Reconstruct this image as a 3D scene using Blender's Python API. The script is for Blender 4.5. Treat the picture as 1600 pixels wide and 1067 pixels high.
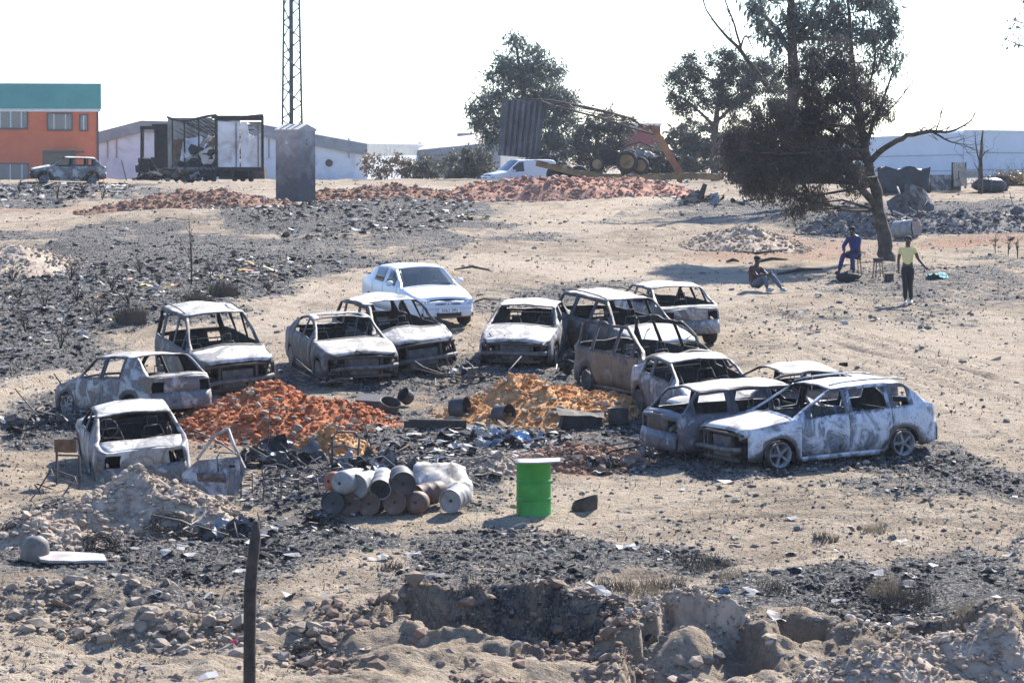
import bpy, math, random
import numpy as np
from mathutils import Vector, Matrix, Euler

for o in list(bpy.data.objects):
    bpy.data.objects.remove(o, do_unlink=True)
SC = bpy.context.scene
COL = SC.collection
R = math.radians

# ------------------------------------------------------------------ camera
FPX, HORIZ, CAMZ = 5000.0, 240.0, 5.86        # focal length and horizon in pixels of the 1600 px photograph
PITCH = math.atan((533.5 - HORIZ) / FPX)
cam_d = bpy.data.cameras.new('camera')
cam = bpy.data.objects.new('camera', cam_d); COL.objects.link(cam)
cam_d.sensor_width = 36.0
cam_d.lens = 36.0 * FPX / 1600.0
cam_d.clip_start = 0.5
cam_d.clip_end = 6000.0
cam.location = (0, 0, CAMZ)
cam.rotation_euler = (math.pi / 2 - PITCH, 0, 0)
cam_d.dof.use_dof = True
cam_d.dof.focus_distance = 62.0
cam_d.dof.aperture_fstop = 7.0
SC.camera = cam

# ------------------------------------------------------------------ sky and sun
SUN_EL, SUN_AZ = R(38), R(27)                 # azimuth measured from +Y towards +X: the sun stands behind the scene, right
SC.world = bpy.data.worlds.new('World')
SC.world.use_nodes = True
wn = SC.world.node_tree
sky = wn.nodes.new('ShaderNodeTexSky')
sky.sky_type = 'NISHITA'
sky.sun_disc = False
sky.sun_elevation = SUN_EL
sky.sun_rotation = SUN_AZ
sky.altitude = 50
sky.air_density = 1.0
sky.dust_density = 0.2
sky.ozone_density = 1.0
bg = wn.nodes['Background']
bg.inputs['Strength'].default_value = 0.095
tint = wn.nodes.new('ShaderNodeMix'); tint.data_type = 'RGBA'; tint.blend_type = 'MULTIPLY'
tint.inputs[0].default_value = 1.0; tint.inputs[7].default_value = (.81, .96, 1.24, 1)
wn.links.new(sky.outputs['Color'], tint.inputs[6])
wn.links.new(tint.outputs[2], bg.inputs['Color'])
sl = bpy.data.lights.new('sun', 'SUN')
sl.energy = 4.9
sl.angle = R(0.5)
sl.color = (1.0, 0.945, 0.86)
sun = bpy.data.objects.new('sun', sl); COL.objects.link(sun)
sd = Vector((math.sin(SUN_AZ) * math.cos(SUN_EL), math.cos(SUN_AZ) * math.cos(SUN_EL), math.sin(SUN_EL)))
sun.rotation_euler = sd.to_track_quat('Z', 'Y').to_euler()
sun.location = (60, 120, 120)
SC.view_settings.view_transform = 'Standard'
SC.view_settings.look = 'None'
SC.view_settings.exposure = 1.4
SC.view_settings.gamma = 1.0
SC.view_settings.use_curve_mapping = False
SC.render.engine = 'CYCLES'
SC.cycles.use_denoising = True
SC.cycles.max_bounces = 6
SC.cycles.diffuse_bounces = 3
SC.cycles.transparent_max_bounces = 12

# ------------------------------------------------------------------ noise
def _hash(ix, iy, seed):
    h = (ix.astype(np.int64) * 374761393 + iy.astype(np.int64) * 668265263 + seed * 974711) & 0x7fffffff
    h = ((h ^ (h >> 13)) * 1274126177) & 0x7fffffff
    h = h ^ (h >> 16)
    return (h & 0xffff) / 65535.0

def vnoise(x, y, seed=0):
    x = np.asarray(x, float); y = np.asarray(y, float)
    ix = np.floor(x); iy = np.floor(y)
    fx = x - ix; fy = y - iy
    fx = fx * fx * (3 - 2 * fx); fy = fy * fy * (3 - 2 * fy)
    a = _hash(ix, iy, seed); b = _hash(ix + 1, iy, seed)
    c = _hash(ix, iy + 1, seed); d = _hash(ix + 1, iy + 1, seed)
    return (a + (b - a) * fx) * (1 - fy) + (c + (d - c) * fx) * fy - 0.5

def fbm(x, y, oct=4, seed=0, gain=0.5, lac=2.03):
    v = 0; a = 1.0; f = 1.0
    for k in range(oct):
        v = v + a * vnoise(np.asarray(x) * f + 17.3 * k, np.asarray(y) * f - 9.1 * k, seed + k)
        a *= gain; f *= lac
    return v

def sstep(a, b, x):
    t = np.clip((x - a) / (b - a), 0, 1)
    return t * t * (3 - 2 * t)

# ------------------------------------------------------------------ pixels to places
CP, SP = math.cos(PITCH), math.sin(PITCH)
def ray(px, py):
    dx = (px - 800.0) / FPX; dy = (533.5 - py) / FPX
    return np.array([dx, CP + dy * SP, -SP + dy * CP])
def at(px, py, D):
    """the point at axial depth D that the photograph shows at (px, py)"""
    return np.array([0, 0, CAMZ]) + ray(px, py) * D

PROF = [(1067, 126), (940, 111.7), (808, 97), (720, 87.2), (640, 78.3), (570, 70.6), (505, 63.3), (475, 60), (430, 54.8), (395, 50), (372, 45.5), (350, 42.8),
        (320, 39), (300, 35), (286, 31.0), (285, 27), (284, 21), (276, 12)]
_pp = np.array([at(800, p, FPX / s) for p, s in PROF])
_py = np.concatenate([[-60, 0, 36.5], _pp[:, 1], [900, 5000]])
_pz = np.concatenate([[4.2, 4.2, -0.62], _pp[:, 2], [_pp[-1, 2] - 1, _pp[-1, 2] - 4]])
_ty = np.concatenate([np.linspace(-60, 500, 5601), np.linspace(510, 5000, 450)])
_tz = np.interp(_ty, _py, _pz)
_ker = np.hanning(43); _ker /= _ker.sum()
_sm = np.convolve(np.pad(_tz[:5601], 21, mode='edge'), _ker, mode='valid')
_tz[:5601] = _sm

BUMPS = []            # (x, y, rx, ry, h, angle)
def base_h(y):
    return np.interp(y, _ty, _tz)

def flat_hit(px, py, extra=0.0):
    """where the pixel's ray meets the smooth ground"""
    r = ray(px, py)
    t = np.concatenate([np.linspace(30, 330, 6001)])
    z = CAMZ + r[2] * t
    g = base_h(r[1] * t) + extra
    k = np.argmax(z < g)
    if not (z < g).any():
        k = len(t) - 1
    return np.array([r[0] * t[k], r[1] * t[k]])

def add_bump(px, py, rx, ry, h, ang=0):
    c = flat_hit(px, py)
    BUMPS.append((c[0], c[1], rx, ry, h, R(ang)))

# ditch, spoil and ledges of the ground itself
add_bump(800, 990, 1.35, .55, -.62); add_bump(700, 975, .8, .45, -.3); add_bump(920, 990, .5, .5, -.35)
add_bump(790, 945, 1.7, .35, .16); add_bump(650, 950, .7, .3, .16)
add_bump(1060, 1010, .95, .6, .5, 20); add_bump(1040, 962, .8, .35, .25)
add_bump(900, 1055, .8, .4, -.22); add_bump(1010, 1062, .6, .5, -.2); add_bump(1100, 1064, .6, .4, -.18)
add_bump(1210, 1050, .6, .5, -.3); add_bump(1300, 1005, 1.0, .5, .28); add_bump(1180, 985, .6, .3, -.18); add_bump(1240, 968, .7, .25, .14)
add_bump(1430, 1060, 1.0, .7, .5); add_bump(1560, 1010, .9, .8, .62); add_bump(1590, 968, .6, .4, -.35); add_bump(1480, 1010, .5, .4, -.3)
add_bump(600, 1005, 1.1, .5, .2); add_bump(520, 965, .9, .4, .16); add_bump(640, 1050, 1.2, .4, .2); add_bump(560, 1035, .9, .3, -.16)
add_bump(130, 950, 2.0, .6, .34, 6); add_bump(300, 985, 1.5, .5, .26, -8); add_bump(430, 1010, 1.2, .4, .18); add_bump(230, 1010, 1.5, .4, -.14)
add_bump(760, 385, 2.5, 1.4, 0.25); add_bump(1010, 372, 2.4, 1.5, 0.35); add_bump(930, 385, 1.8, 1.2, 0.22); add_bump(1160, 378, 2.6, 2.2, 0.55)
add_bump(1215, 352, 1.8, 1.6, 0.3)
add_bump(60, 395, 3.2, 2.0, 0.3); add_bump(300, 352, 5.0, 3.0, 0.35); add_bump(530, 345, 6.0, 3.0, 0.4); add_bump(620, 325, 4.5, 2.5, 0.3)
add_bump(1310, 352, 2.5, 2.0, 0.4); add_bump(1560, 345, 2.6, 2.2, 0.35)

POLY = []
def poly(kind, amount, soft, pts):
    POLY.append((kind, amount, soft, np.array([flat_hit(x, y) for x, y in pts])))
poly('burn', .96, .9, [(-60, 400), (120, 392), (300, 386), (560, 393), (640, 400), (560, 424), (430, 452), (330, 486), (235, 515), (120, 548), (-60, 585)])
poly('burn', .85, 1.6, [(-60, 290), (130, 288), (215, 294), (180, 311), (60, 317), (-60, 322)])
poly('burn', .62, 1.0, [(-60, 366), (60, 360), (180, 352), (330, 371), (560, 380), (560, 391), (200, 390), (-60, 394)])
poly('burn', .85, 1.2, [(240, 338), (330, 330), (430, 318), (600, 313), (720, 314), (765, 345), (740, 362), (640, 372), (480, 377), (350, 352)])
poly('burn', .55, 1.2, [(490, 372), (760, 366), (840, 372), (900, 380), (700, 392), (600, 392)])
poly('burn', .9, .5, [(985, 700), (1100, 690), (1480, 692), (1600, 730), (1640, 770), (1450, 765), (1250, 752), (1080, 742), (1000, 725)])
poly('burn', .85, .5, [(300, 812), (480, 800), (560, 815), (620, 850), (560, 885), (430, 915), (250, 925), (60, 905), (0, 880), (180, 850)])
poly('burn', .88, .5, [(1090, 925), (1240, 895), (1400, 880), (1640, 830), (1640, 955), (1400, 962), (1180, 955), (1060, 945)])
poly('burn', .66, .5, [(600, 850), (760, 822), (960, 842), (1180, 870), (1080, 900), (900, 910), (700, 925), (560, 920)])
poly('burn', .6, .4, [(640, 952), (760, 925), (920, 935), (960, 960), (860, 1000), (720, 1000), (640, 980)])  # shade of the pit and its near-facing wall, painted dark through this mask
poly('burn', .62, 1.0, [(980, 330), (1120, 318), (1300, 322), (1640, 318), (1640, 372), (1450, 372), (1300, 366), (1120, 352), (1000, 350)])
poly('burn', .8, .5, [(1230, 350), (1380, 335), (1600, 340), (1640, 366), (1400, 372), (1270, 368)])
poly('burn', .62, .7, [(420, 560), (480, 575), (620, 590), (740, 560), (860, 570), (1000, 590), (1010, 640), (900, 625), (700, 608), (560, 612), (450, 590)])  # ash around the middle wrecks, with their ground shadows painted into it
poly('burn', .45, 1.2, [(1260, 430), (1400, 420), (1640, 395), (1640, 470), (1450, 500), (1300, 520), (1200, 500), (1280, 470)])
poly('burn', .5, 1.0, [(780, 440), (1000, 430), (990, 455), (860, 480), (760, 490), (740, 470)])
poly('burn', .85, .4, [(10, 640), (100, 620), (180, 650), (150, 690), (40, 690)])
poly('burn', .8, .4, [(380, 655), (640, 640), (780, 690), (760, 790), (520, 800), (380, 790)])
poly('burn', .7, .4, [(640, 665), (1000, 650), (990, 690), (780, 700), (640, 695)])
poly('burn', .8, .4, [(0, 790), (100, 770), (280, 830), (330, 860), (100, 880), (0, 870)])
poly('burn', .55, .5, [(1480, 740), (1640, 740), (1640, 800), (1380, 800), (1280, 770)])
poly('burn', .5, .3, [(140, 930), (420, 930), (520, 980), (420, 1010), (240, 985), (120, 965)])
poly('pale', .9, 1.0, [(-60, 612), (100, 565), (330, 492), (450, 450), (600, 408), (760, 398), (1150, 402), (1260, 440), (1180, 480), (1130, 500), (1000, 450), (760, 430), (600, 440), (480, 500), (430, 540), (240, 560), (60, 640), (-60, 660)])
poly('pale', .8, 1.5, [(770, 345), (900, 318), (1010, 302), (1090, 306), (1040, 330), (980, 372), (860, 370)])
poly('pale', .7, 1.0, [(1120, 490), (1300, 500), (1640, 480), (1640, 700), (1460, 690), (1330, 600), (1180, 560)])
poly('pale', .75, .4, [(-40, 985), (200, 1000), (430, 1030), (480, 1080), (-40, 1080)])
poly('pale', .7, .25, [(420, 945), (560, 932), (900, 916), (1000, 920), (760, 930), (560, 950), (420, 960)])
poly('pale', .6, .3, [(1010, 915), (1200, 875), (1350, 872), (1240, 895), (1080, 925)])
poly('pale', .7, .3, [(920, 1035), (1050, 1020), (1120, 1040), (1200, 1030), (1230, 1080), (900, 1080)])
poly('pale', .55, .5, [(780, 750), (1000, 740), (1090, 770), (960, 830), (860, 840), (740, 820)])
poly('pale', .6, 1.0, [(0, 335), (200, 318), (420, 318), (300, 330), (230, 345), (60, 352), (-40, 352)])
poly('pale', .6, 1.0, [(380, 292), (700, 292), (1000, 296), (900, 303), (450, 318)])
poly('red', .7, .8, [(1060, 392), (1200, 376), (1370, 378), (1390, 398), (1240, 404), (1080, 402)])
poly('red', .95, .6, [(1440, 378), (1520, 368), (1640, 372), (1640, 386), (1480, 386)])
poly('red', .6, .6, [(20, 398), (100, 392), (180, 398), (90, 404)])
poly('red', .6, 1.0, [(-60, 316), (60, 314), (160, 318), (60, 328), (-60, 330)])
poly('red', .7, .4, [(270, 640), (420, 610), (600, 640), (640, 690), (400, 700), (300, 690)])
poly('red', .6, .3, [(720, 690), (980, 690), (1000, 730), (800, 740), (700, 715)])
poly('red', .5, .5, [(660, 600), (1000, 600), (1010, 640), (930, 670), (700, 660)])

def poly_sd(px, py, pts):
    """signed distance to a polygon, positive inside"""
    d2 = np.full(px.shape, 1e9); inside = np.zeros(px.shape, bool)
    n = len(pts)
    for i in range(n):
        ax, ay = pts[i]; bx, by = pts[(i + 1) % n]
        ex, ey = bx - ax, by - ay
        t = np.clip(((px - ax) * ex + (py - ay) * ey) / (ex * ex + ey * ey + 1e-9), 0, 1)
        d2 = np.minimum(d2, (px - ax - t * ex) ** 2 + (py - ay - t * ey) ** 2)
        c = ((ay > py) != (by > py)) & (px < (bx - ax) * (py - ay) / (by - ay + 1e-12) + ax)
        inside ^= c
    return np.where(inside, 1, -1) * np.sqrt(d2)

def masks(x, y):
    x = np.asarray(x, float); y = np.asarray(y, float)
    out = {'burn': np.zeros(x.shape), 'pale': np.zeros(x.shape), 'red': np.zeros(x.shape)}
    nz = fbm(x * .55, y * .3, 5, 5, gain=.62)
    nz2 = fbm(x * .9, y * .45, 4, 55, gain=.6)
    for kind, amt, soft, pts in POLY:
        # distances along the line of sight count less: the ground is seen at a grazing angle
        lo = pts.min(0) - 4; hi = pts.max(0) + 4
        k = (x > lo[0]) & (x < hi[0]) & (y > lo[1]) & (y < hi[1])
        if not k.any():
            continue
        sdv = poly_sd(x[k], y[k], pts)
        m = sstep(-soft * 1.3, soft * 1.3, sdv + nz[k] * soft * 3.4) * amt * .93
        out[kind][k] = np.maximum(out[kind][k], m)
    out['burn'] = np.clip(out['burn'] + nz2 * .35 * (out['burn'] + .45) + .25, 0, 1)
    return out

TRACKS = [[(-40, 650), (200, 560), (420, 480), (600, 432), (800, 415), (1000, 402)], [(-40, 610), (300, 500), (560, 418), (700, 404)], [(1640, 640), (1400, 560), (1200, 505), (1100, 470)],
          [(1640, 596), (1380, 540), (1150, 492)], [(1640, 690), (1480, 610), (1350, 560), (1200, 520)], [(-40, 352), (300, 336), (430, 322)], [(500, 950), (760, 926), (1000, 918), (1240, 885), (1640, 790)], [(780, 365), (900, 330), (1030, 302)], [(820, 368), (960, 330), (1080, 303)],
          [(-40, 385), (300, 380), (560, 388), (760, 392)], [(740, 830), (1000, 800), (1300, 800), (1640, 830)]]
TRACKS = [np.array([flat_hit(*q) for q in t]) for t in TRACKS]
def ruts(x, y):
    zz = np.zeros(x.shape)
    xa, ya = x, y
    for t in TRACKS:
        lo = t.min(0) - 2; hi = t.max(0) + 2
        kk = (xa > lo[0]) & (xa < hi[0]) & (ya > lo[1]) & (ya < hi[1])
        if not kk.any(): continue
        x, y = xa[kk], ya[kk]; z = np.zeros(x.shape)
        d = np.full(x.shape, 99.); s_ = np.zeros(x.shape)
        for (ax, ay), (bx, by) in zip(t[:-1], t[1:]):
            ex, ey = bx - ax, by - ay; L = math.hypot(ex, ey)
            u = np.clip(((x - ax) * ex + (y - ay) * ey) / (L * L), 0, 1)
            dd = np.hypot(x - ax - u * ex, y - ay - u * ey)
            sd_ = np.sign((x - ax) * ey - (y - ay) * ex)
            k = dd < d; d = np.where(k, dd, d); s_ = np.where(k, sd_, s_)
        off = d * s_
        wob = .12 * vnoise(x * .7, y * .5, 91)
        for c in (-.72, .72):
            q = off - c + wob
            z += -.055 * np.exp(-(q / .13) ** 2) + .03 * np.exp(-((np.abs(q) - .27) / .09) ** 2)
        q = off + .35 + wob * 2; z += -.03 * np.exp(-(q / .1) ** 2)
        zz[kk] += z
    return zz

PITS = [(.62, .22, [(590, 965), (640, 952), (740, 946), (860, 946), (950, 958), (985, 990), (940, 1018), (800, 1022), (680, 1012), (610, 992)]),
        (.45, .16, [(995, 1005), (1040, 984), (1110, 984), (1170, 1004), (1205, 1045), (1190, 1075), (985, 1075), (975, 1040)]),
        (.34, .16, [(1195, 985), (1290, 976), (1340, 996), (1300, 1016), (1215, 1018)]),
        (.4, .18, [(1400, 1000), (1470, 985), (1520, 1010), (1500, 1050), (1420, 1050)])]
PITS = [(d, w, np.array([flat_hit(*q) for q in pts])) for d, w, pts in PITS]
def pits(x, y):
    z = np.zeros(x.shape); k = (y < 50) & (y > 36)
    if not k.any(): return z
    xx, yy = x[k], y[k]; acc = np.zeros(xx.shape)
    nz = fbm(xx * 1.6, yy * 1.6, 4, 401, gain=.6)
    for d, w, pts in PITS:
        sdv = poly_sd(xx, yy, pts) + nz * .4
        acc -= d * sstep(0, w, sdv) - .35 * d * sstep(w, 1.2, sdv)
        acc += .22 * d * np.exp(-((sdv + .12) / .14) ** 2)
    z[k] = acc
    return z

def H(x, y, rough=None, fine=True):
    x = np.asarray(x, float); y = np.asarray(y, float)
    z = base_h(y)
    for bx, by, rx, ry, h, a in BUMPS:
        dx = x - bx; dy = y - by
        k = (np.abs(dx) < 4 * max(rx, ry)) & (np.abs(dy) < 4 * max(rx, ry))
        if not np.any(k):
            continue
        u = (dx * math.cos(a) + dy * math.sin(a)) / rx; v = (-dx * math.sin(a) + dy * math.cos(a)) / ry
        z = z + h * np.exp(-(u * u + v * v) * 1.2)
    near = sstep(170, 90, y)
    z = z + pits(x, y)
    z = z + fbm(x * .16, y * .13, 3, 11) * .34 * sstep(34, 60, y)
    if fine:
        r = 1.0 if rough is None else rough
        z = z + fbm(x * .8, y * .8, 3, 21) * .10 * r
        z = z + (fbm(x * 3.4, y * 3.4, 3, 31, gain=.6)) * .034 * r * near
        z = z + ruts(x, y) * (.35 + .9 * (vnoise(x * .3, y * .3, 77) + .5))
    return z

def gh(x, y):
    return float(H(np.array([x]), np.array([y]))[0])

def ground(px, py):
    """the pixel's point on the real ground"""
    r = ray(px, py)
    t = np.linspace(30, 330, 3001)
    z = CAMZ + r[2] * t - H(r[0] * t, r[1] * t)
    k = int(np.argmax(z < 0)) if (z < 0).any() else len(t) - 1
    t = np.linspace(t[max(k - 1, 0)], t[k], 60)
    z = CAMZ + r[2] * t - H(r[0] * t, r[1] * t)
    k = int(np.argmax(z < 0)) if (z < 0).any() else len(t) - 1
    p = r * t[k]
    return np.array([p[0], p[1], gh(p[0], p[1])])
def scale_at(p):
    return FPX / (p[1] * CP + (CAMZ - p[2]) * SP)

# ------------------------------------------------------------------ mesh helpers
def mesh_obj(name, v, f, mat=None, parent=None, smooth=False, angle=None, mat_idx=None):
    me = bpy.data.meshes.new(name)
    v = np.asarray(v, float).reshape(-1, 3)
    if isinstance(f, np.ndarray) and f.ndim == 2:
        n, k = f.shape
        me.vertices.add(len(v)); me.vertices.foreach_set('co', v.ravel())
        me.loops.add(n * k); me.loops.foreach_set('vertex_index', f.astype(np.int32).ravel())
        me.polygons.add(n); me.polygons.foreach_set('loop_start', np.arange(0, n * k, k, dtype=np.int32))
        me.polygons.foreach_set('loop_total', np.full(n, k, dtype=np.int32))
        me.update(calc_edges=True)
    else:
        me.from_pydata([tuple(p) for p in v], [], [tuple(int(i) for i in q) for q in f])
        me.update()
    if mat is not None:
        for m in (mat if isinstance(mat, (list, tuple)) else [mat]):
            me.materials.append(m)
    if mat_idx is not None:
        me.polygons.foreach_set('material_index', np.asarray(mat_idx, dtype=np.int32))
    if not smooth:
        me.polygons.foreach_set('use_smooth', np.zeros(len(me.polygons), dtype=bool))
    if smooth:
        me.polygons.foreach_set('use_smooth', np.ones(len(me.polygons), dtype=bool))
        if angle:
            me.set_sharp_from_angle(angle=R(angle))
    o = bpy.data.objects.new(name, me); COL.objects.link(o)
    if parent is not None:
        o.parent = parent
    return o

def tag(o, label=None, cat=None, group=None, kind=None):
    if label: o['label'] = label
    if cat: o['category'] = cat
    if group: o['group'] = group
    if kind: o['kind'] = kind
    return o

def empty(name, label, cat, group=None):
    o = bpy.data.objects.new(name, None); COL.objects.link(o)
    o.empty_display_size = 0.2
    o['kind'] = 'thing'
    return tag(o, label, cat, group)

def frame_from(fwd, up):
    f = Vector(fwd).normalized(); u = Vector(up)
    l = u.cross(f).normalized(); u = f.cross(l).normalized()
    return Matrix((f, l, u)).transposed()

def rot_to(d):
    """matrix whose Z axis points along d"""
    return Vector(d).normalized().to_track_quat('Z', 'Y').to_matrix()

_t = (1 + 5 ** .5) / 2
ICO_V = np.array([(-1, _t, 0), (1, _t, 0), (-1, -_t, 0), (1, -_t, 0), (0, -1, _t), (0, 1, _t), (0, -1, -_t), (0, 1, -_t), (_t, 0, -1), (_t, 0, 1), (-_t, 0, -1), (-_t, 0, 1)], float)
ICO_V /= np.linalg.norm(ICO_V[0])
ICO_F = np.array([(0, 11, 5), (0, 5, 1), (0, 1, 7), (0, 7, 10), (0, 10, 11), (1, 5, 9), (5, 11, 4), (11, 10, 2), (10, 7, 6), (7, 1, 8), (3, 9, 4), (3, 4, 2), (3, 2, 6), (3, 6, 8), (3, 8, 9), (4, 9, 5), (2, 4, 11), (6, 2, 10), (8, 6, 7), (9, 8, 1)])
def subdiv(v, f):
    cache = {}; v = [tuple(p) for p in v]; nf = []
    def mid(a, b):
        k = (min(a, b), max(a, b))
        if k not in cache:
            m = (np.array(v[a]) + np.array(v[b])) / 2; m /= np.linalg.norm(m)
            v.append(tuple(m)); cache[k] = len(v) - 1
        return cache[k]
    for a, b, c in f:
        x, y, z = mid(a, b), mid(b, c), mid(c, a)
        nf += [(a, x, z), (b, y, x), (c, z, y), (x, y, z)]
    return np.array(v), np.array(nf)
ICO2_V, ICO2_F = subdiv(ICO_V, ICO_F)

class MB:
    def __init__(s):
        s.v = []; s.f = []; s.n = 0
    def add(s, v, f):
        v = np.asarray(v, float).reshape(-1, 3)
        s.v.append(v); s.f += [tuple(int(i) + s.n for i in q) for q in f]; s.n += len(v)
        return s
    def box(s, c, size, rot=None, taper=1.0):
        x, y, z = [k / 2 for k in size]
        v = np.array([(-x, -y, -z), (x, -y, -z), (x, y, -z), (-x, y, -z), (-x * taper, -y * taper, z), (x * taper, -y * taper, z), (x * taper, y * taper, z), (-x * taper, y * taper, z)])
        if rot is not None:
            m = np.array(rot if isinstance(rot, Matrix) else Euler(rot).to_matrix())
            v = v @ m.T
        return s.add(v + np.array(c), [(3, 2, 1, 0), (4, 5, 6, 7), (0, 1, 5, 4), (1, 2, 6, 5), (2, 3, 7, 6), (3, 0, 4, 7)])
    def bar(s, p0, p1, w, h=None, up=(0, 0, 1)):
        h = h or w
        p0 = np.array(p0, float); p1 = np.array(p1, float)
        d = p1 - p0; L = np.linalg.norm(d); d = d / max(L, 1e-9)
        u = np.array(up, float)
        if abs(d @ u) > .98: u = np.array([0, 1., 0])
        a = np.cross(d, u); a /= np.linalg.norm(a); b = np.cross(a, d)
        v = []
        for p in (p0, p1):
            for sx, sy in ((-1, -1), (1, -1), (1, 1), (-1, 1)):
                v.append(p + a * sx * w / 2 + b * sy * h / 2)
        return s.add(v, [(0, 1, 2, 3), (7, 6, 5, 4), (4, 5, 1, 0), (5, 6, 2, 1), (6, 7, 3, 2), (7, 4, 0, 3)])
    def tube(s, pts, r, n=6, cap=True):
        pts = np.asarray(pts, float); m = len(pts)
        rad = np.full(m, r) if np.isscalar(r) else np.asarray(r, float)
        tg = np.gradient(pts, axis=0); tg /= (np.linalg.norm(tg, axis=1)[:, None] + 1e-9)
        ref = np.array([0.31, 0.17, 0.93])
        if abs(tg.mean(0) @ ref) > .9: ref = np.array([.9, .3, .1])
        v = []
        for i in range(m):
            a = np.cross(tg[i], ref); a /= (np.linalg.norm(a) + 1e-9); b = np.cross(tg[i], a)
            for k in range(n):
                t = 2 * math.pi * k / n
                v.append(pts[i] + (a * math.cos(t) + b * math.sin(t)) * rad[i])
        f = []
        for i in range(m - 1):
            for k in range(n):
                k2 = (k + 1) % n
                f.append((i * n + k, i * n + k2, (i + 1) * n + k2, (i + 1) * n + k))
        if cap:
            f.append(tuple(range(n - 1, -1, -1))); f.append(tuple((m - 1) * n + k for k in range(n)))
        return s.add(v, f)
    def lathe(s, prof, n=20, o=(0, 0, 0), axis=(0, 0, 1), closed=False):
        M = np.array(rot_to(axis)); v = []; f = []
        for r, z in prof:
            for k in range(n):
                t = 2 * math.pi * k / n
                v.append((r * math.cos(t), r * math.sin(t), z))
        v = np.array(v) @ M.T + np.array(o)
        m = len(prof)
        for i in range(m - 1):
            for k in range(n):
                k2 = (k + 1) % n
                f.append((i * n + k, i * n + k2, (i + 1) * n + k2, (i + 1) * n + k))
        if prof[0][0] > 1e-6: f.append(tuple(range(n - 1, -1, -1)))
        if prof[-1][0] > 1e-6: f.append(tuple((m - 1) * n + k for k in range(n)))
        return s.add(v, f)
    def ring(s, c, r, tr, axis=(0, 0, 1), n=20, m=6, sq=1.0):
        M = np.array(rot_to(axis)); v = []; f = []
        for i in range(n):
            t = 2 * math.pi * i / n
            for k in range(m):
                p = 2 * math.pi * k / m
                rr = r + tr * math.cos(p)
                v.append((rr * math.cos(t), rr * math.sin(t) * sq, tr * math.sin(p)))
        for i in range(n):
            for k in range(m):
                f.append((i * m + k, ((i + 1) % n) * m + k, ((i + 1) % n) * m + (k + 1) % m, i * m + (k + 1) % m))
        return s.add(np.array(v) @ M.T + np.array(c), f)
    def blob(s, c, size, rng, rough=.22, hi=False):
        V, F = (ICO2_V, ICO2_F) if hi else (ICO_V, ICO_F)
        v = V * (1 + rng.uniform(-rough, rough, (len(V), 1)))
        M = np.array(Euler(rng.uniform(-3, 3, 3)).to_matrix())
        v = (v @ M.T) * np.array(size) + np.array(c)
        return s.add(v, F)
    def sheet(s, c, w, h, rng, rot=(0, 0, 0), crump=.06, nx=7, ny=6, thick=0.006):
        X, Y = np.meshgrid(np.linspace(-w / 2, w / 2, nx), np.linspace(-h / 2, h / 2, ny), indexing='ij')
        a, b = rng.uniform(-3, 3, 2)
        Z = crump * (np.sin(X * 5 / w + a) * np.cos(Y * 4 / h + b)) + rng.uniform(-.5, .5, X.shape) * crump
        v = np.stack([X + rng.uniform(-.06, .06, X.shape) * w / 3, Y + rng.uniform(-.06, .06, X.shape) * h / 3, Z], -1).reshape(-1, 3)
        M = np.array(Euler(rot).to_matrix())
        top = v @ M.T + np.array(c)
        bot = (v - np.array([0, 0, thick])) @ M.T + np.array(c)
        f = []; N = nx * ny
        for i in range(nx - 1):
            for j in range(ny - 1):
                q = (i * ny + j, (i + 1) * ny + j, (i + 1) * ny + j + 1, i * ny + j + 1)
                f.append(q); f.append(tuple(k + N for k in q[::-1]))
        edge = [i * ny for i in range(nx)] + [(nx - 1) * ny + j for j in range(1, ny)] + [i * ny + ny - 1 for i in range(nx - 2, -1, -1)] + [j for j in range(ny - 2, 0, -1)]
        for a_, b_ in zip(edge, edge[1:] + edge[:1]):
            f.append((b_, a_, a_ + N, b_ + N))
        return s.add(np.concatenate([top, bot]), f)
    def build(s, name, mat, parent=None, smooth=False, angle=None):
        return mesh_obj(name, np.concatenate(s.v), s.f, mat, parent, smooth, angle)

# ------------------------------------------------------------------ materials
def nt(name):
    m = bpy.data.materials.new(name); m.use_nodes = True
    n = m.node_tree.nodes; l = m.node_tree.links
    return m, n, l, n['Principled BSDF']
def ramp(n, stops):
    r = n.new('ShaderNodeValToRGB')
    e = r.color_ramp.elements
    while len(e) > 1: e.remove(e[-1])
    e[0].position = stops[0][0]; e[0].color = (*stops[0][1], 1)
    for p, c in stops[1:]:
        k = e.new(p); k.color = (*c, 1)
    return r
def noise(n, l, vec, scale, detail=6, rough=.6, dist=0.0):
    t = n.new('ShaderNodeTexNoise'); t.inputs['Scale'].default_value = scale
    t.inputs['Detail'].default_value = detail; t.inputs['Roughness'].default_value = rough; t.inputs['Distortion'].default_value = dist
    l.new(vec, t.inputs['Vector'])
    return t
def mixc(n, l, fac, a, b, mode='MIX'):
    x = n.new('ShaderNodeMix'); x.data_type = 'RGBA'; x.blend_type = mode
    for sock, val in ((x.inputs[0], fac), (x.inputs[6], a), (x.inputs[7], b)):
        if hasattr(val, 'links'): l.new(val, sock)
        elif isinstance(val, (int, float)): sock.default_value = val
        else: sock.default_value = (*val, 1)
    return x.outputs[2]
def mathn(n, l, op, a, b=0.5, clamp=False):
    x = n.new('ShaderNodeMath'); x.operation = op; x.use_clamp = clamp
    for sock, val in ((x.inputs[0], a), (x.inputs[1], b)):
        if hasattr(val, 'links'): l.new(val, sock)
        else: sock.default_value = val
    return x.outputs[0]
def bumpn(n, l, b, height, strength=.4, dist=.02):
    k = n.new('ShaderNodeBump'); k.inputs['Strength'].default_value = strength; k.inputs['Distance'].default_value = dist
    l.new(height, k.inputs['Height']); l.new(k.outputs['Normal'], b.inputs['Normal'])
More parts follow.
